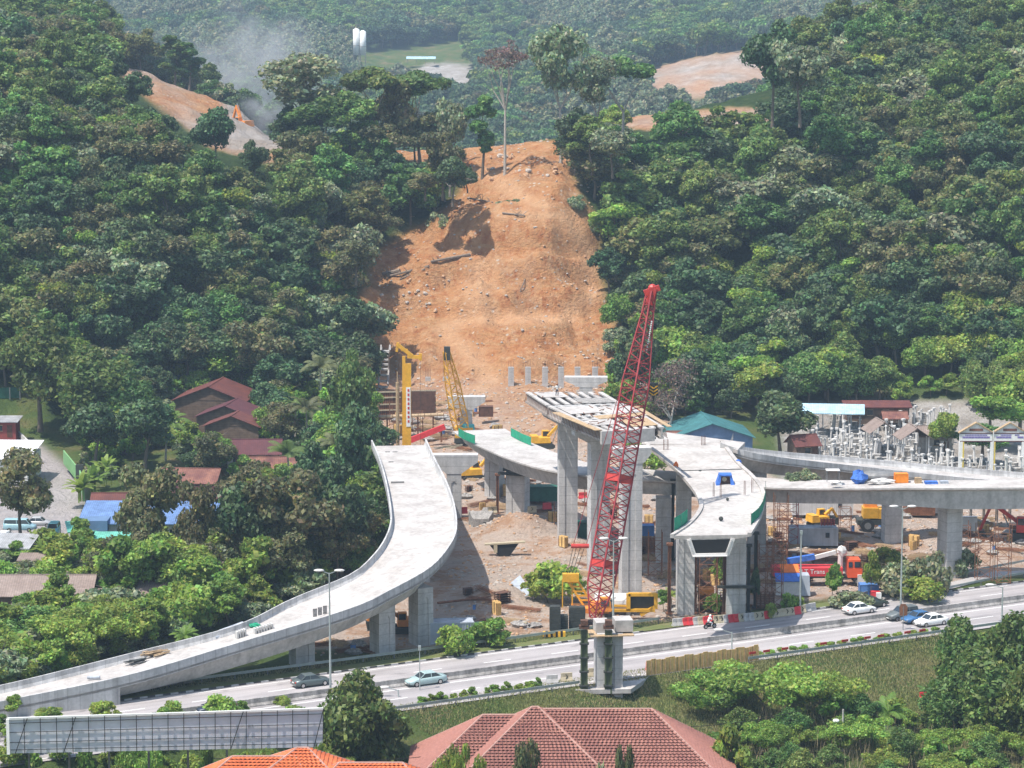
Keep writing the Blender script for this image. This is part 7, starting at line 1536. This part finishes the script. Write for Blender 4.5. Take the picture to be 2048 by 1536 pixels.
# ---------------------------------------------------------------- trees set one by one
def T(key,px,base,top,wpx,z,label,cat='tree',group=None,name='tree'):
    g=G(px,base,z); s=scale_at(g); H=(base-top)/s/.985; H0=KINDS[key][2]; rx=KINDS[key][3]; k=H/H0; wide=(wpx/s/2)/(rx*k)
    return place_tree(key,g-UPV*.1,H,label,cat,group,None,wide,name)
TL=[
('q',612,330,108,165,40,'pale loose-crowned tree standing highest at the left of the crest'),
('d',640,335,200,130,40,'dense dark green tree below the pale crest tree'),('b',590,340,205,100,39,'dark tree at the left foot of the crest group'),
('u',745,330,138,150,40,'wide flat-topped dark tree in the middle of the crest group'),('c',790,330,165,110,40,'brownish green tree behind the middle crest trees'),
('u',840,322,145,130,40.5,'flat-topped tree at the right of the crest group'),('d',700,335,190,110,40,'mid green tree left of the middle crest trees'),('c',830,330,225,90,40,'thin brown-green tree on the crest above the felled strip'),
('c',770,345,250,100,39,'low olive tree under the crest group'),('e',860,330,240,70,40,'small open tree right of the crest group'),
('c',885,385,265,80,37,'olive tree at the left of the narrow crest gap'),('g',905,400,310,70,36,'dark low tree under the slender crest tree'),
('e',905,335,186,66,39.5,'slender dark tree with a bare trunk on the crest'),('k',965,350,190,72,38.5,'ivy-wrapped columnar tree beside the bare pale tree'),
('r',1010,338,72,100,40,'tall bare pale-trunked tree standing alone on the crest'),
('q',1122,332,52,118,40.5,'tall tree with lush rounded crown and bare trunk right of the bare tree'),('q',1190,318,112,90,41,'tall open tree right of the lush crest tree'),('u',1245,300,118,130,42,'layered green tree with thin trunks at the right of the crest'),
('b',1150,335,208,80,41,'low dark tree at the right edge of the felled strip'),('d',1185,340,235,90,41,'mid green tree at the right edge of the felled strip'),('e',1225,345,250,90,41,'pale loose tree below the layered crest tree'),
('b',1545,232,32,120,51,'tall dark tree on the right ridge before the far quarry'),('e',1600,235,70,110,52,'pale tree beside the tall dark ridge tree'),
('k',350,178,70,66,50,'light green upright tree behind the left hill cut'),('k',378,182,84,60,49.5,'second light green upright tree behind the left hill cut'),('f',228,132,82,60,57,'small round tree at the top of the left hill cut'),
('b',270,230,138,80,51,'dark tree in front of the top of the left hill cut'),('g',430,330,212,90,42,'dark spiky tree before the lower left hill cut'),('b',510,372,275,60,39,'small dark tree standing in the orange soil of the left cut'),
('e',955,140,62,34,16,'slender pale tree on the far hill'),
# valley, left
('c',42,1092,903,150,.5,'large olive tree with dark trunk over the paved yard'),('c',298,1160,925,135,.3,'tall olive-brown tree in front of the blue roof'),('c',395,1172,962,92,.3,'thin olive tree between the tall olive-brown tree and the white wall'),
('g',500,1168,955,150,.3,'large dark green tree left of the ramp'),('c',590,1168,945,170,.3,'broad olive-green tree before the curved ramp'),('g',680,1150,960,140,.4,'dark tree touching the bend of the curved ramp'),('b',640,1080,872,120,1,'dark tree behind the broad tree left of the ramp'),
('f',378,1212,1112,120,0,'bushy round green tree between the two dark red sheds'),('n',80,835,650,160,5,'bright green mango tree at the left edge of the village'),('n',190,868,700,180,3,'large bright green mango tree beside the paved road'),('n',255,872,745,120,3,'rounded green tree behind the mango trees'),
('g',190,925,800,120,2,'dark rounded tree above the green wall'),('g',290,925,792,130,2,'dark tree left of the bright coconut palm'),('a',700,905,700,100,3,'tall tree at the left foot of the soil cutting'),('g',715,1000,800,110,2,'dark tree beside the sloping earth bank'),
('b',560,812,700,110,4.5,'dark tree directly behind the timber houses'),('c',520,780,640,120,6,'olive tree above the timber houses'),('b',706,690,590,90,12,'dark leaning tree at the edge of the soil slope'),('c',712,560,480,90,23,'olive tree at the upper left edge of the soil slope'),
('m',160,1330,1215,170,-.5,'pale feathery bush left of the ramp low end'),('n',60,1310,1215,140,-.5,'dense green bush at the left edge above the ramp'),('v',310,1282,1210,70,-.3,'bright leafy bush by the ramp parapet'),('m',235,1310,1220,110,-.5,'feathery olive bush above the ramp parapet'),
# valley, right
('g',1560,900,778,125,1.5,'round dark tree between the teal warehouse and the stone yard'),('x',1335,880,720,120,2,'grey almost leafless tree behind the hook block'),('b',1275,800,640,90,4.5,'dark tree at the right foot of the soil slope'),('f',1980,870,790,120,2.5,'bright green tree behind the entrance gate'),('f',2040,850,745,110,3,'bright tree at the right edge above the gate'),('f',1895,905,828,60,1.6,'dark green tree left of the entrance gate'),('n',1965,905,848,110,1.6,'leafy tree seen through the entrance gate'),
('v',1662,1208,1128,44,0,'small round-headed street tree in front of the red truck'),('v',1742,1196,1105,40,0,'small bright street tree beside the blue bin'),('v',1328,1222,1180,34,0,'little tree beside the yellow frame'),('g',1510,1216,1130,26,0,'narrow dark tree beside the right pier leg'),
# near side
('n',722,1600,1350,175,-7,'large dark leafy tree left of the tiled house'),('n',672,1590,1405,80,-7,'lower limb-like tree at the end of the billboard'),
('m',1420,1452,1335,170,-4.8,'left part of the fine-leaved spreading tree group on the bank'),('m',1535,1455,1312,210,-4.8,'widest fine-leaved spreading tree on the grass bank'),('m',1640,1448,1335,150,-4.8,'right fine-leaved spreading tree on the grass bank'),
('n',1925,1420,1238,140,-5,'dense tree behind the near guardrail at the right'),('n',2028,1430,1228,170,-5,'dense tree at the right edge below the single lamp'),('n',1960,1500,1300,190,-7.5,'large-leaved tree in the lower right mass'),('n',2050,1530,1330,150,-8,'large-leaved tree at the lower right corner'),('n',1880,1490,1360,110,-7,'leafy tree at the left of the lower right mass'),
('c',1045,1775,1478,70,-8,'thin leafy sapling in front of the tiled roof near the second pole'),('e',1180,1775,1500,60,-8,'small round sapling in front of the tiled roof'),('c',1243,1775,1485,40,-8,'narrow sapling in front of the tiled roof'),('m',920,1775,1462,90,-8,'feathery bamboo-like bush before the tiled roof'),('v',1470,1620,1450,90,-7,'bright bush at the right end of the tiled roof'),
('m',288,1650,1472,100,-7,'feathery bush in front of the billboard'),('v',165,1650,1492,60,-7,'small bush before the billboard near the first pole'),('v',415,1650,1486,45,-6.5,'dark small bush before the middle of the billboard'),('v',60,1660,1500,70,-7,'small bush at the left corner before the billboard'),('v',520,1690,1500,120,-8,'leafy branch-like bush before the orange roof'),('v',640,1690,1498,90,-8,'loose bush before the orange roof ridge'),
]
for a in TL: T(*a)
# shrubs of the works yard, verges and banks
SH=[('s',1095,1200,1135,130,.2,'big green bush beside the dirt mound in the works yard'),('s',1065,1195,1150,80,.2,'bush at the left end of the big green bush'),('s',990,1290,1240,95,0,'green bush by the far guardrail beside the tilted skip'),('s',895,1310,1258,85,0,'green bush in front of the pale container by the ramp pier'),('s',930,1300,1270,60,0,'smaller bush between the two roadside bushes by the ramp'),
('t',1790,1190,1120,110,0,'olive bush bed left of the right viaduct pier'),('t',1860,1185,1105,90,0,'tall olive bush left of the right viaduct pier'),('s',1830,1200,1160,110,0,'green bush on the verge left of the right viaduct pier'),('t',1925,1150,1095,70,0,'olive bush right of the right viaduct pier'),('t',1700,1215,1180,90,0,'weedy bush bed by the slip road guardrail'),('s',1770,1140,1100,70,.2,'bush behind the verge lamp near the rusty steel'),
('t',1610,965,938,60,11.2,'yellow-green weeds growing on the lower viaduct edge'),('t',1585,966,944,40,11.2,'smaller weeds on the left end of the right viaduct'),('s',1575,1225,1190,40,0,'green weeds behind the tan barriers'),('s',1600,1220,1195,40,0,'green weeds beside the grey pole'),('s',1545,1236,1208,30,0,'low green weeds over the road barriers'),
('s',1430,1225,1190,40,0,'green weeds behind the pier legs'),('s',560,1412,1393,44,-.3,'round shrub on the median side above the billboard'),('s',1440,1165,1120,60,0,'green shrub seen between the two pier legs'),('s',1640,1008,985,50,1,'green shrub under the right viaduct by the white container')]
for a in SH: T(*a,cat='shrub',name='shrub')
for n_,(px,w) in enumerate(((845,34),(862,24),(885,30),(905,26),(925,22),(948,26),(975,20),(992,34),(1012,26),(1035,30),(1056,34),(1075,20))):
    py=float(np.interp(px,[814,970,1078],[1412,1389,1374])); T('v',px,py+8,py-14-(n_%3)*3,w,-.6,'small dark-stemmed shrub in the row along the left near guardrail','shrub','shrubs along the left near guardrail','shrub')
for n_,px in enumerate(range(1490,1880,24)):
    py=float(np.interp(px,[1500,1687,1875],[1313,1288,1263])); T('s',px+rng.uniform(-6,6),py+6,py-9,28,-.5,'low green weed clump along the near guardrail right of the hoarding','shrub','weeds along the right near guardrail','shrub')
# filled strips of village greenery: trees one can count
KEEP=[(295,810,360,900),(605,700,680,775),(578,790,648,850),(545,880,605,930),(345,760,515,865),(455,872,560,928),(305,938,440,1005),(185,996,232,1020),(130,1008,300,1066),(335,1020,470,1086),(-60,800,170,1112),(592,940,650,962),(-60,1150,195,1215),(280,1168,328,1215),(428,1126,492,1178),(1325,820,1510,872),(1815,690,1870,735),(1605,800,1930,960),(1910,845,2100,950)]
def fill(poly,z,sp,keys,hr,label,group,cat='tree',name='tree',seed=1,keep=True,wide=(1,1.3)):
    r=random.Random(seed); P=[G(a,b,z if not callable(z) else z(a,b)) for a,b in poly]; xs=[p.x for p in P];ys=[p.y for p in P]; y=min(ys); pl=[(p.x,p.y) for p in P]; c=0
    while y<max(ys):
        x=min(xs)
        while x<max(xs):
            X=x+r.uniform(-.4,.4)*sp;Y=y+r.uniform(-.4,.4)*sp; x+=sp
            if not bool(pip(pl,[X],[Y])[0]): continue
            k=r.choice(keys); H=r.uniform(*hr); Z=hz(X,Y); px,py=proj(X,Y,Z); s=scale_at((X,Y,Z)); w=KINDS[k][3]/KINDS[k][2]*H*s*.8; top=py-H*s*.95
            if keep and any(px+w*.45>a and px-w*.45<c_ and top+.15*H*s<d and py-.35*H*s>b for (a,b,c_,d) in KEEP): continue
            lb=label[k] if isinstance(label,dict) else label
            CAND.append((Y,k,(X,Y,Z-.1),H,lb,cat,group,r.uniform(*wide),name)); c+=1
        y+=sp
    return c
VN={'g':'dark rounded tree','c':'dull olive tree','f':'bright green tree','n':'leafy mid green tree','a':'broad mid green tree','v':'small bright leafy tree','b':'dense dark tree','s':'low green shrub','t':'low olive shrub','m':'feathery fine-leaved tree','e':'pale loose tree','d':'tall mid green tree'}
def VL(where): return {k:v+' '+where for k,v in VN.items()}
cnt=0; CAND=[]
cnt+=fill([(240,905),(350,870),(345,760),(520,760),(560,860),(700,840),(742,900),(745,1000),(770,1090),(700,1150),(600,1172),(480,1205),(330,1215),(200,1215),(110,1135),(190,1100),(480,1100),(480,1000),(300,960)],1.0,4.3,['g','c','f','n','v','b'],(5,9.5),VL('in the village greenery left of the curved ramp'),'trees of the village greenery',seed=4)
cnt+=fill([(1235,770),(1300,742),(1480,735),(1600,735),(2060,735),(2100,812),(1935,805),(1600,806),(1520,850),(1330,845),(1250,810)],3.5,4.6,['f','v','v','n','g'],(3,6.5),VL('in the belt at the foot of the right hillside'),'trees at the foot of the right hillside',seed=5)
cnt+=fill([(-60,1215),(280,1230),(480,1195),(600,1172),(590,1188),(470,1240),(256,1296),(0,1358),(-60,1380)],-.3,4.0,['t','s','v','m','v'],(2.2,5),VL('on the overgrown bank between the sheds and the ramp parapet'),'bushes between the sheds and the ramp',seed=6,name='shrub',cat='shrub')
cnt+=fill([(1440,1500),(1700,1480),(1850,1450),(2060,1430),(2100,1720),(1400,1740)],-6.5,4.2,['n','v','m','n'],(2.6,4.6),VL('in the thicket at the bottom right'),'trees of the bottom right thicket',seed=7,keep=False)
cnt+=fill([(-40,1545),(330,1545),(640,1555),(760,1600),(760,1720),(-60,1740)],-6.5,4.2,['v','m','v','s'],(1.5,2.6),VL('in the scrub below the billboard'),'scrub below the billboard',seed=8,name='shrub',cat='shrub',keep=False)
cnt+=fill([(40,690),(340,690),(340,745),(560,752),(735,800),(700,905),(560,850),(520,752),(345,752),(345,860),(255,875),(90,860)],4,5.5,['g','f','c','b'],(7,10),VL('on the wooded slope behind the village'),'trees behind the village',seed=9)
cnt+=fill([(1190,470),(1210,560),(1225,640),(1250,720),(1268,790),(1310,820),(1290,700),(1260,600),(1240,500),(1230,450)],12,4.2,['s','t','v'],(2,4.5),VL('along the right edge of the soil cutting'),'bushes along the right edge of the cutting',seed=10,name='shrub',cat='shrub',keep=False)
cnt+=fill([(745,470),(715,500),(700,600),(705,700),(735,780),(690,780),(660,600),(680,470),(740,400),(840,385),(835,440)],20,4.4,['t','v','s'],(2,5),VL('along the left edge of the soil cutting'),'bushes along the left edge of the cutting',seed=11,name='shrub',cat='shrub',keep=False)
UG=[(a_[0],a_[1]) for a_ in ((-60,1120),(110,1095),(190,1095),(480,1095),(490,1010),(450,950),(350,905),(260,905),(200,960),(180,930),(90,790),(340,740),(700,740),(742,900),(745,1000),(770,1090),(700,1150),(600,1180),(470,1250),(256,1300),(0,1365),(-60,1380))]
P_=[G(a_,b_,.8) for a_,b_ in UG]; pl_g=[(p.x,p.y) for p in P_]; X_=NR.uniform(min(p.x for p in P_),max(p.x for p in P_),2600); Y_=NR.uniform(min(p.y for p in P_),max(p.y for p in P_),2600); ok_=pip(pl_g,X_,Y_); X_,Y_=X_[ok_],Y_[ok_]; Z_=height(X_,Y_); px_,py_=proj(X_,Y_,Z_)
HB=[(345,800,515,905),(455,895,610,965),(305,960,440,1045),(185,1010,232,1045),(130,1040,480,1100),(592,955,690,1000),(-60,1175,200,1235),(280,1185,328,1228),(428,1140,492,1190),(-60,860,170,1110)]
for h_ in HB: k_=~((px_>h_[0])&(px_<h_[2])&(py_>h_[1])&(py_<h_[3])); X_,Y_,Z_,px_,py_=X_[k_],Y_[k_],Z_[k_],px_[k_],py_[k_]
vo_=scatter_obj('undergrowth',X_,Y_,Z_,lambda x,y:rng.randrange(5),.5,1.15,'low leafy undergrowth between the village houses',12); gn_scatter(vo_,[proto(k) for k in ('s','t','v','s','t')])
# up to 300 of a kind as things, nearest first; what is left over becomes one undergrowth object
def settle(name,cap):
    L=sorted([c for c in CAND if c[8]==name],key=lambda c:c[0])
    for c in L[:cap]: place_tree(c[1],c[2],c[3],c[4],c[5],c[6],None,c[7],c[8])
    return L[cap:]
NT=len(TL); left=settle('tree',225); NS=len(SH)+28+7; left2=settle('shrub',295-NS)
nfill=min(225,len([c for c in CAND if c[8]=='tree'])); finish_forest(max(0,298-NT-nfill)+0)
left+=left2; LK=['g','f','n','v','s','t','m','c','b']; lp_=[proto(k) for k in LK]
if left:
    it=iter([LK.index(c[1]) for c in left]); uo=scatter_obj('undergrowth',[c[2][0] for c in left],[c[2][1] for c in left],[c[2][2] for c in left],lambda x,y:next(it),.7,1.0,'leafy undergrowth on the slopes and along the cutting edges',6); gn_scatter(uo,lp_)
print('FILL',cnt,NT,nfill,len(left))
# grass tufts
def grass_patch(name,label,poly,z,n,h,m,seed,dry=False):
    r=np.random.RandomState(seed); P=[G(a,b,z) for a,b in poly]; pl=[(p.x,p.y) for p in P]; x0,x1=min(p.x for p in P),max(p.x for p in P); y0,y1=min(p.y for p in P),max(p.y for p in P)
    X=r.uniform(x0,x1,n*3);Y=r.uniform(y0,y1,n*3); ok=pip(pl,X,Y); X,Y=X[ok][:n],Y[ok][:n]; Z=height(X,Y); k=len(X); hh=h*r.uniform(.5,1.3,k); az=r.uniform(0,6.28,k); w=.03 if dry else .09; ln=r.uniform(-.35,.35,(k,2))*hh[:,None]
    V=np.empty((k,3,3)); V[:,0]=np.stack([X-np.cos(az)*w,Y-np.sin(az)*w,Z-.05],1); V[:,1]=np.stack([X+np.cos(az)*w,Y+np.sin(az)*w,Z-.05],1); V[:,2]=np.stack([X+ln[:,0],Y+ln[:,1],Z+hh],1)
    me=bpy.data.meshes.new(name); me.vertices.add(3*k); me.vertices.foreach_set('co',V.astype(np.float32).ravel()); me.loops.add(3*k); me.loops.foreach_set('vertex_index',np.arange(3*k,dtype=np.int32)); me.polygons.add(k); me.polygons.foreach_set('loop_start',(np.arange(k)*3).astype(np.int32)); me.polygons.foreach_set('loop_total',np.full(k,3,np.int32)); me.update(calc_edges=True); me.materials.append(m); o=bpy.data.objects.new(name,me); COL.objects.link(o); o['kind']='stuff'; o['label']=label; return o
mat('grass_blade',(.22,.26,.08),.8,.3,.15,col2=(.34,.29,.15),trans=.2); mat('grass_dry',(.45,.36,.22),.8,.25,.5)
grass_patch('grass','mown grass on the bank below the near guardrail',[(780,1440),(1080,1392),(1300,1361),(1500,1336),(1900,1282),(1900,1420),(1650,1450),(1400,1440),(1150,1420),(870,1465)],-1.5,42000,.28,M('grass_blade'),1)
grass_patch('grass','rough grass on the far verge below the ramp',[(130,1408),(427,1368),(700,1326),(1050,1285),(1340,1246),(1340,1236),(1050,1272),(700,1312),(400,1352)],0,12000,.25,M('grass_blade'),2)
grass_patch('dry_grass','tall straw-coloured dry grass stalks at the bottom right',[(1500,1500),(1600,1480),(1850,1490),(2048,1520),(2048,1650),(1500,1650)],-7.5,1500,3.2,M('grass_dry'),3,True)
# ---------------------------------------------------------------- boulders and felled trunks
RK=[]
for k in range(4):
    mb=MB(); mb.sph((0,0,.25),1,9,6,sq=(1,.8,.62),jit=.22,rg=random.Random(30+k)); me_=mb.build('boulder',M('rock' if k%2 else 'rock_orange')).data; bpy.data.objects.remove(bpy.data.objects['boulder']) if 'boulder' in bpy.data.objects else None; RK.append(me_)
def rock(px,py,z,d,label,grp,r):
    g=GT(px,py)
    p=Vector((g.x,g.y,g.z)); o=bpy.data.objects.new('boulder',r.choice(RK)); COL.objects.link(o); o.location=p; s=d/scale_at(p)/2; o.scale=(s,s,s*r.uniform(.8,1.2)); o.rotation_euler=(r.uniform(-.3,.3),r.uniform(-.3,.3),r.uniform(0,6)); tag(o,label,'rock',grp)
r_=random.Random(77)
for (n,x0,x1,y0,y1,z,d0,d1,lb,gp) in ((26,975,1135,312,365,40,5,15,'pale boulder on the torn ground of the crest','boulders on the crest'),(46,760,900,545,625,20,3,11,'pale rock at the left side of the soil cutting','rocks at the left of the cutting'),(34,940,1210,560,720,15,3,8,'small pale rock on the soil cutting','rocks on the soil cutting'),(46,900,1240,745,870,4,3,9,'pale rock on the ground below the soil cutting','rocks below the cutting'),(70,930,1260,1085,1235,.2,3,9,'pale rock in the works yard beside the red crane','rocks in the works yard'),(40,1540,2040,1050,1130,.3,3,9,'pale rock in the works yard under the right viaduct','rocks under the right viaduct'),(20,600,720,1275,1320,0,3,8,'pale rock under the curved ramp','rocks under the curved ramp')):
    for k in range(n): rock(r_.uniform(x0,x1),r_.uniform(y0,y1),z,r_.uniform(d0,d1)*1.0,lb,gp,r_)
def logz(pts,r0,label,branches=3,m='wood_log'):
    P=[]; 
    for (px,py,z) in pts: g=GT(px,py); P.append(g+UPV*r0*.8)
    t=thing('felled_trunk',label,'tree trunk',P[0]); mb=MB(); n=len(P)
    for k in range(n-1): mb.cyl(P[k],P[k+1],r0*(1-.5*k/n),r0*(1-.5*(k+1)/n),7)
    for k in range(branches):
        a=P[-1].lerp(P[0],rng.uniform(0,.5)); mb.cyl(a,a+Vector((rng.uniform(-1.6,1.6),rng.uniform(-.5,.5),rng.uniform(.4,1.6))),r0*.35,.03,5)
    mb.build('trunk',M(m),t)
logz([(940,512,26),(862,526,25)],.33,'dark felled trunk lying at the top of the soil bank')
logz([(858,536,24),(775,556,22)],.28,'long pale felled trunk lying down the left of the cutting'); logz([(850,540,23.5),(800,560,21)],.2,'thinner trunk beside the long pale one'); logz([(800,545,22.5),(765,552,21.5)],.45,'short thick log at the left end of the felled trunks')
logz([(1050,560,21),(1040,585,19)],.13,'thin bare branchy trunk lying in the middle of the cutting',6); logz([(1005,428,32.5),(1050,434,32)],.2,'brush-covered trunk lying across the top of the cutting',6)
logz([(935,398,35),(985,406,34)],.2,'dark fallen trunk beneath the crest trees',5); logz([(1212,640,14),(1218,600,17)],.14,'pale bare sapling trunk leaning at the right edge of the cutting',4)
for (px,py,z,w,h,k,lb) in ((1020,420,33,60,22,'t','brush heap on the fallen trunk at the top of the cutting'),(880,465,28,60,40,'t','wilted green scrub on the left bank of the cutting'),(900,390,36,90,40,'r','greyish dead scrub under the crest trees'),(850,395,36,80,50,'c','dark scrub at the foot of the crest trees'),(1150,420,33,50,30,'t','dead brush at the right edge of the upper cutting'),(935,380,36.5,50,40,'g','dark bush under the slender crest tree'),(1180,470,28,40,30,'t','scrub at the right edge of the orange slope')): T(k,px,py,py-h,w,z,lb,'shrub',None,'shrub')
# ---------------------------------------------------------------- dust
def dust(label,c,r,dens,seed):
    mb=MB(); mb.sph((0,0,0),1.0,20,12); m=bpy.data.materials.new('dust'); m.use_nodes=True; nt=m.node_tree; nt.nodes.remove(nt.nodes['Principled BSDF']); v=N(nt,'ShaderNodeVolumePrincipled'); v.inputs['Color'].default_value=(.86,.88,.92,1)
    tc=N(nt,'ShaderNodeTexCoord'); no=N(nt,'ShaderNodeTexNoise'); no.inputs['Scale'].default_value=1.7; no.inputs['Detail'].default_value=4; nt.links.new(tc.outputs['Object'],no.inputs['Vector'])
    ln=N(nt,'ShaderNodeVectorMath',operation='LENGTH'); nt.links.new(tc.outputs['Object'],ln.inputs[0]); a=N(nt,'ShaderNodeMapRange'); a.inputs['From Min'].default_value=1.0; a.inputs['From Max'].default_value=.25; nt.links.new(ln.outputs['Value'],a.inputs['Value'])
    b=N(nt,'ShaderNodeMapRange'); b.inputs['From Min'].default_value=.42; b.inputs['From Max'].default_value=.72; nt.links.new(no.outputs['Fac'],b.inputs['Value']); q=N(nt,'ShaderNodeMath',operation='MULTIPLY'); nt.links.new(a.outputs[0],q.inputs[0]); nt.links.new(b.outputs[0],q.inputs[1]); s=N(nt,'ShaderNodeMath',operation='MULTIPLY'); nt.links.new(q.outputs[0],s.inputs[0]); s.inputs[1].default_value=dens; nt.links.new(s.outputs[0],v.inputs['Density']); nt.links.new(v.outputs[0],nt.nodes['Material Output'].inputs['Volume'])
    o=mb.build('dust_cloud',m,None); o.location=c; o.scale=r; o.rotation_euler=(0,.35,seed); o['kind']='stuff'; o['label']=label
c=GY(500,150,800); dust('drifting dust cloud above the hill cut at left',c,(24,24,26),.10,.3)
c=GY(540,225,690); dust('low white dust beside the orange excavator',c,(11,9,7),.16,1.1)

# loose rubble nobody could count
rr=np.random.RandomState(9)
def rubble(name,label,polys,n,smin,smax,seed):
    XS=[];YS_=[]
    for poly,z,w in polys:
        P=[G(a,b,z) for a,b in poly]; pl=[(p.x,p.y) for p in P]; X=rr.uniform(min(p.x for p in P),max(p.x for p in P),int(n*w*3)); Y=rr.uniform(min(p.y for p in P),max(p.y for p in P),int(n*w*3)); ok=pip(pl,X,Y)&(vnoise(X,Y,6,seed)+rr.uniform(-.35,.35,X.shape)>.0); XS.append(X[ok][:int(n*w)]); YS_.append(Y[ok][:int(n*w)])
    X=np.concatenate(XS);Y=np.concatenate(YS_); Z=height(X,Y); o=scatter_obj(name,X,Y,Z,lambda x,y:rng.randrange(4),smin,smax,label,seed); o['category']='rubble'; return o
RP=[bpy.data.objects.new('rubble_stone',m_) for m_ in RK]
o_=rubble('rubble','loose pale stones and broken rubble strewn over the works yard',[([(640,1300),(880,1180),(930,960),(1340,960),(1560,1000),(2100,1010),(2100,1110),(1700,1180),(1340,1235),(1100,1262)],.2,.7),([(748,900),(748,790),(1240,770),(1330,850),(1300,960),(930,960)],3,.45)],5200,.06,.26,2); gn_scatter(o_,RP)
o_=rubble('rubble','loose stones and clods on the soil cutting',[([(735,760),(735,560),(850,440),(960,340),(1130,330),(1190,440),(1210,600),(1250,760)],18,1.0)],1700,.05,.30,3); gn_scatter(o_,RP)
# ---------------------------------------------------------------- site clutter
def proto_thing(name,label,cat,group,parts):
    t=thing(name,label,cat,(0,0,-50),0,group)
    for nm,mb,m in parts: lpart(mb,nm,M(m),t)
    return t
q=random.Random(5)
mb1=MB(); [mb1.beam((-1.6+q.uniform(-.3,.3),-.5+.11*k,.1+.12*(k%4)),(1.6+q.uniform(-.3,.3),-.5+.11*k+q.uniform(-.1,.1),.1+.12*(k%4)),.1,.08) for k in range(12)]
mb2=MB(); [mb2.box((0,-.5+.5*k,.03),(.1,.1,.08)) for k in range(3)]
A1=proto_thing('timber_stack','stack of weathered timber lying in the works yard','timber','timber stacks in the works yard',[('planks',mb1,'timber'),('bearers',mb2,'rust_dark')])
mb1=MB(); [mb1.cyl((-2.4,-.4+.13*k,.12+.09*(k%3)),(2.4,-.4+.13*k+q.uniform(-.15,.15),.12+.09*(k%3)),.04,n=4) for k in range(9)]
mb2=MB(); mb2.box((0,.1,.07),(3.0,.08,.1)); [mb2.box((x,.1,.08),(.08,1.2,.14)) for x in (-1.4,1.4)]
A2=proto_thing('bar_bundle','bundle of rusty steel bars lying in the works yard','steel bars','steel bar bundles in the works yard',[('bars',mb1,'rust'),('bearers',mb2,'timber')])
mb1=MB(); [mb1.box((0,-.3+.12*k,.75+q.uniform(-.05,.05)),(1.3,.06,1.4)) for k in range(5)]
mb2=MB(); [mb2.beam((-.6+.6*k,-.36,.1),(-.6+.6*k,-.36,1.4),.06,.05) for k in range(3)]
A3=proto_thing('formwork_set','set of tan formwork panels standing on edge in the works yard','formwork','formwork panels in the works yard',[('panels',mb1,'plywood'),('ribs',mb2,'rust')])
mb1=MB(); [mb1.box((0,0,.12+.26*k),(1.6,1.1,.06)) for k in range(5)]; mb2=MB(); [mb2.box((sx*.7,sy*.45,.62),(.08,.08,1.25)) for sx in (-1,1) for sy in (-1,1)]
A4=proto_thing('storage_rack','rusty steel rack with shelves in the works yard','rack','steel racks in the works yard',[('shelves',mb1,'rust_dark'),('posts',mb2,'rust')])
mb1=MB(); mb1.cyl((0,0,0),(0,0,.88),.29,n=12); mb2=MB(); mb2.cyl((0,0,.86),(0,0,.92),.31,n=12)
A5=proto_thing('oil_drum','blue steel drum standing in the works yard','drum','steel drums in the works yard',[('drum_body',mb1,'cont_blue'),('rim',mb2,'steel_grey')])
mb1=MB(); mb1.sph((0,0,.2),.9,9,5,sq=(1.2,.9,.5),jit=.25); mb2=MB(); mb2.box((.3,.1,.45),(.8,.5,.25),.4)
A6=proto_thing('debris_heap','small heap of broken concrete and debris in the works yard','debris','debris heaps in the works yard',[('heap',mb1,'concrete_rough'),('broken_slab',mb2,'plastic_pale')])
PRT=[A1,A2,A3,A4,A5,A6,A1,A2,A6,A6]; used_=set()
for (n,x0,x1,y0,y1,z) in ((40,748,905,800,885,3),(26,880,1000,800,900,3.5),(34,905,1110,955,1050,.6),(46,1105,1340,985,1190,.3),(26,1345,1500,1130,1225,.1),(90,1510,1900,1020,1170,.3),(34,1900,2048,1035,1110,.3),(14,930,1120,1180,1260,.1),(8,640,740,1285,1320,0)):
    for k in range(n):
        g=GT(q.uniform(x0,x1),q.uniform(y0,y1)); p=tuple(g); src=q.choice(PRT)
        if src.name not in used_: used_.add(src.name); src.location=p; src.rotation_euler=(0,0,q.uniform(-1,1))
        else: s=q.uniform(.7,1.25); copy_thing(src,p,q.uniform(-1.2,1.2),s)
for k,(px,py,zz,H,w) in enumerate(((1120,1060,.4,4,1.6),(1180,1010,.5,5,1.6),(1310,1150,.2,6,1.8),(1380,1215,0,9,1.6),(1445,1215,0,9,1.4),(790,850,3,4,1.8),(835,862,3,3.4,1.8),(1690,1060,.3,3.2,1.6),(1925,1100,.3,4,1.8),(1530,1190,0,7,1.8))):
    scaffold('rusty scaffold tower in the works area, %s'%['right of the dirt mound','between the tall piers at the back','beside the tallest front pier','behind the left pier leg','behind the right pier leg','behind the far end of the curved ramp','beside the drilling rig','near the wheeled crane','right of the right viaduct pier','beside the red rebar cage stack'][k],px,py,zz,w,H)
# ---------------------------------------------------------------- haze
def haze():
    mb=MB(); mb.hexa([(-1100,-30,-12),(1100,-30,-12),(1100,2640,-12),(-1100,2640,-12),(-1100,-30,330),(1100,-30,330),(1100,2640,330),(-1100,2640,330)])
    m=bpy.data.materials.new('haze'); m.use_nodes=True; nt=m.node_tree; nt.nodes.remove(nt.nodes['Principled BSDF'])
    v=N(nt,'ShaderNodeVolumePrincipled'); v.inputs['Color'].default_value=(.58,.78,1.0,1); v.inputs['Density'].default_value=0.00018; v.inputs['Anisotropy'].default_value=.1
    nt.links.new(v.outputs[0],nt.nodes['Material Output'].inputs['Volume'])
    o=mb.build('haze',m); o['kind']='stuff'; o['label']='thin blue haze filling the valley'; return o
haze()
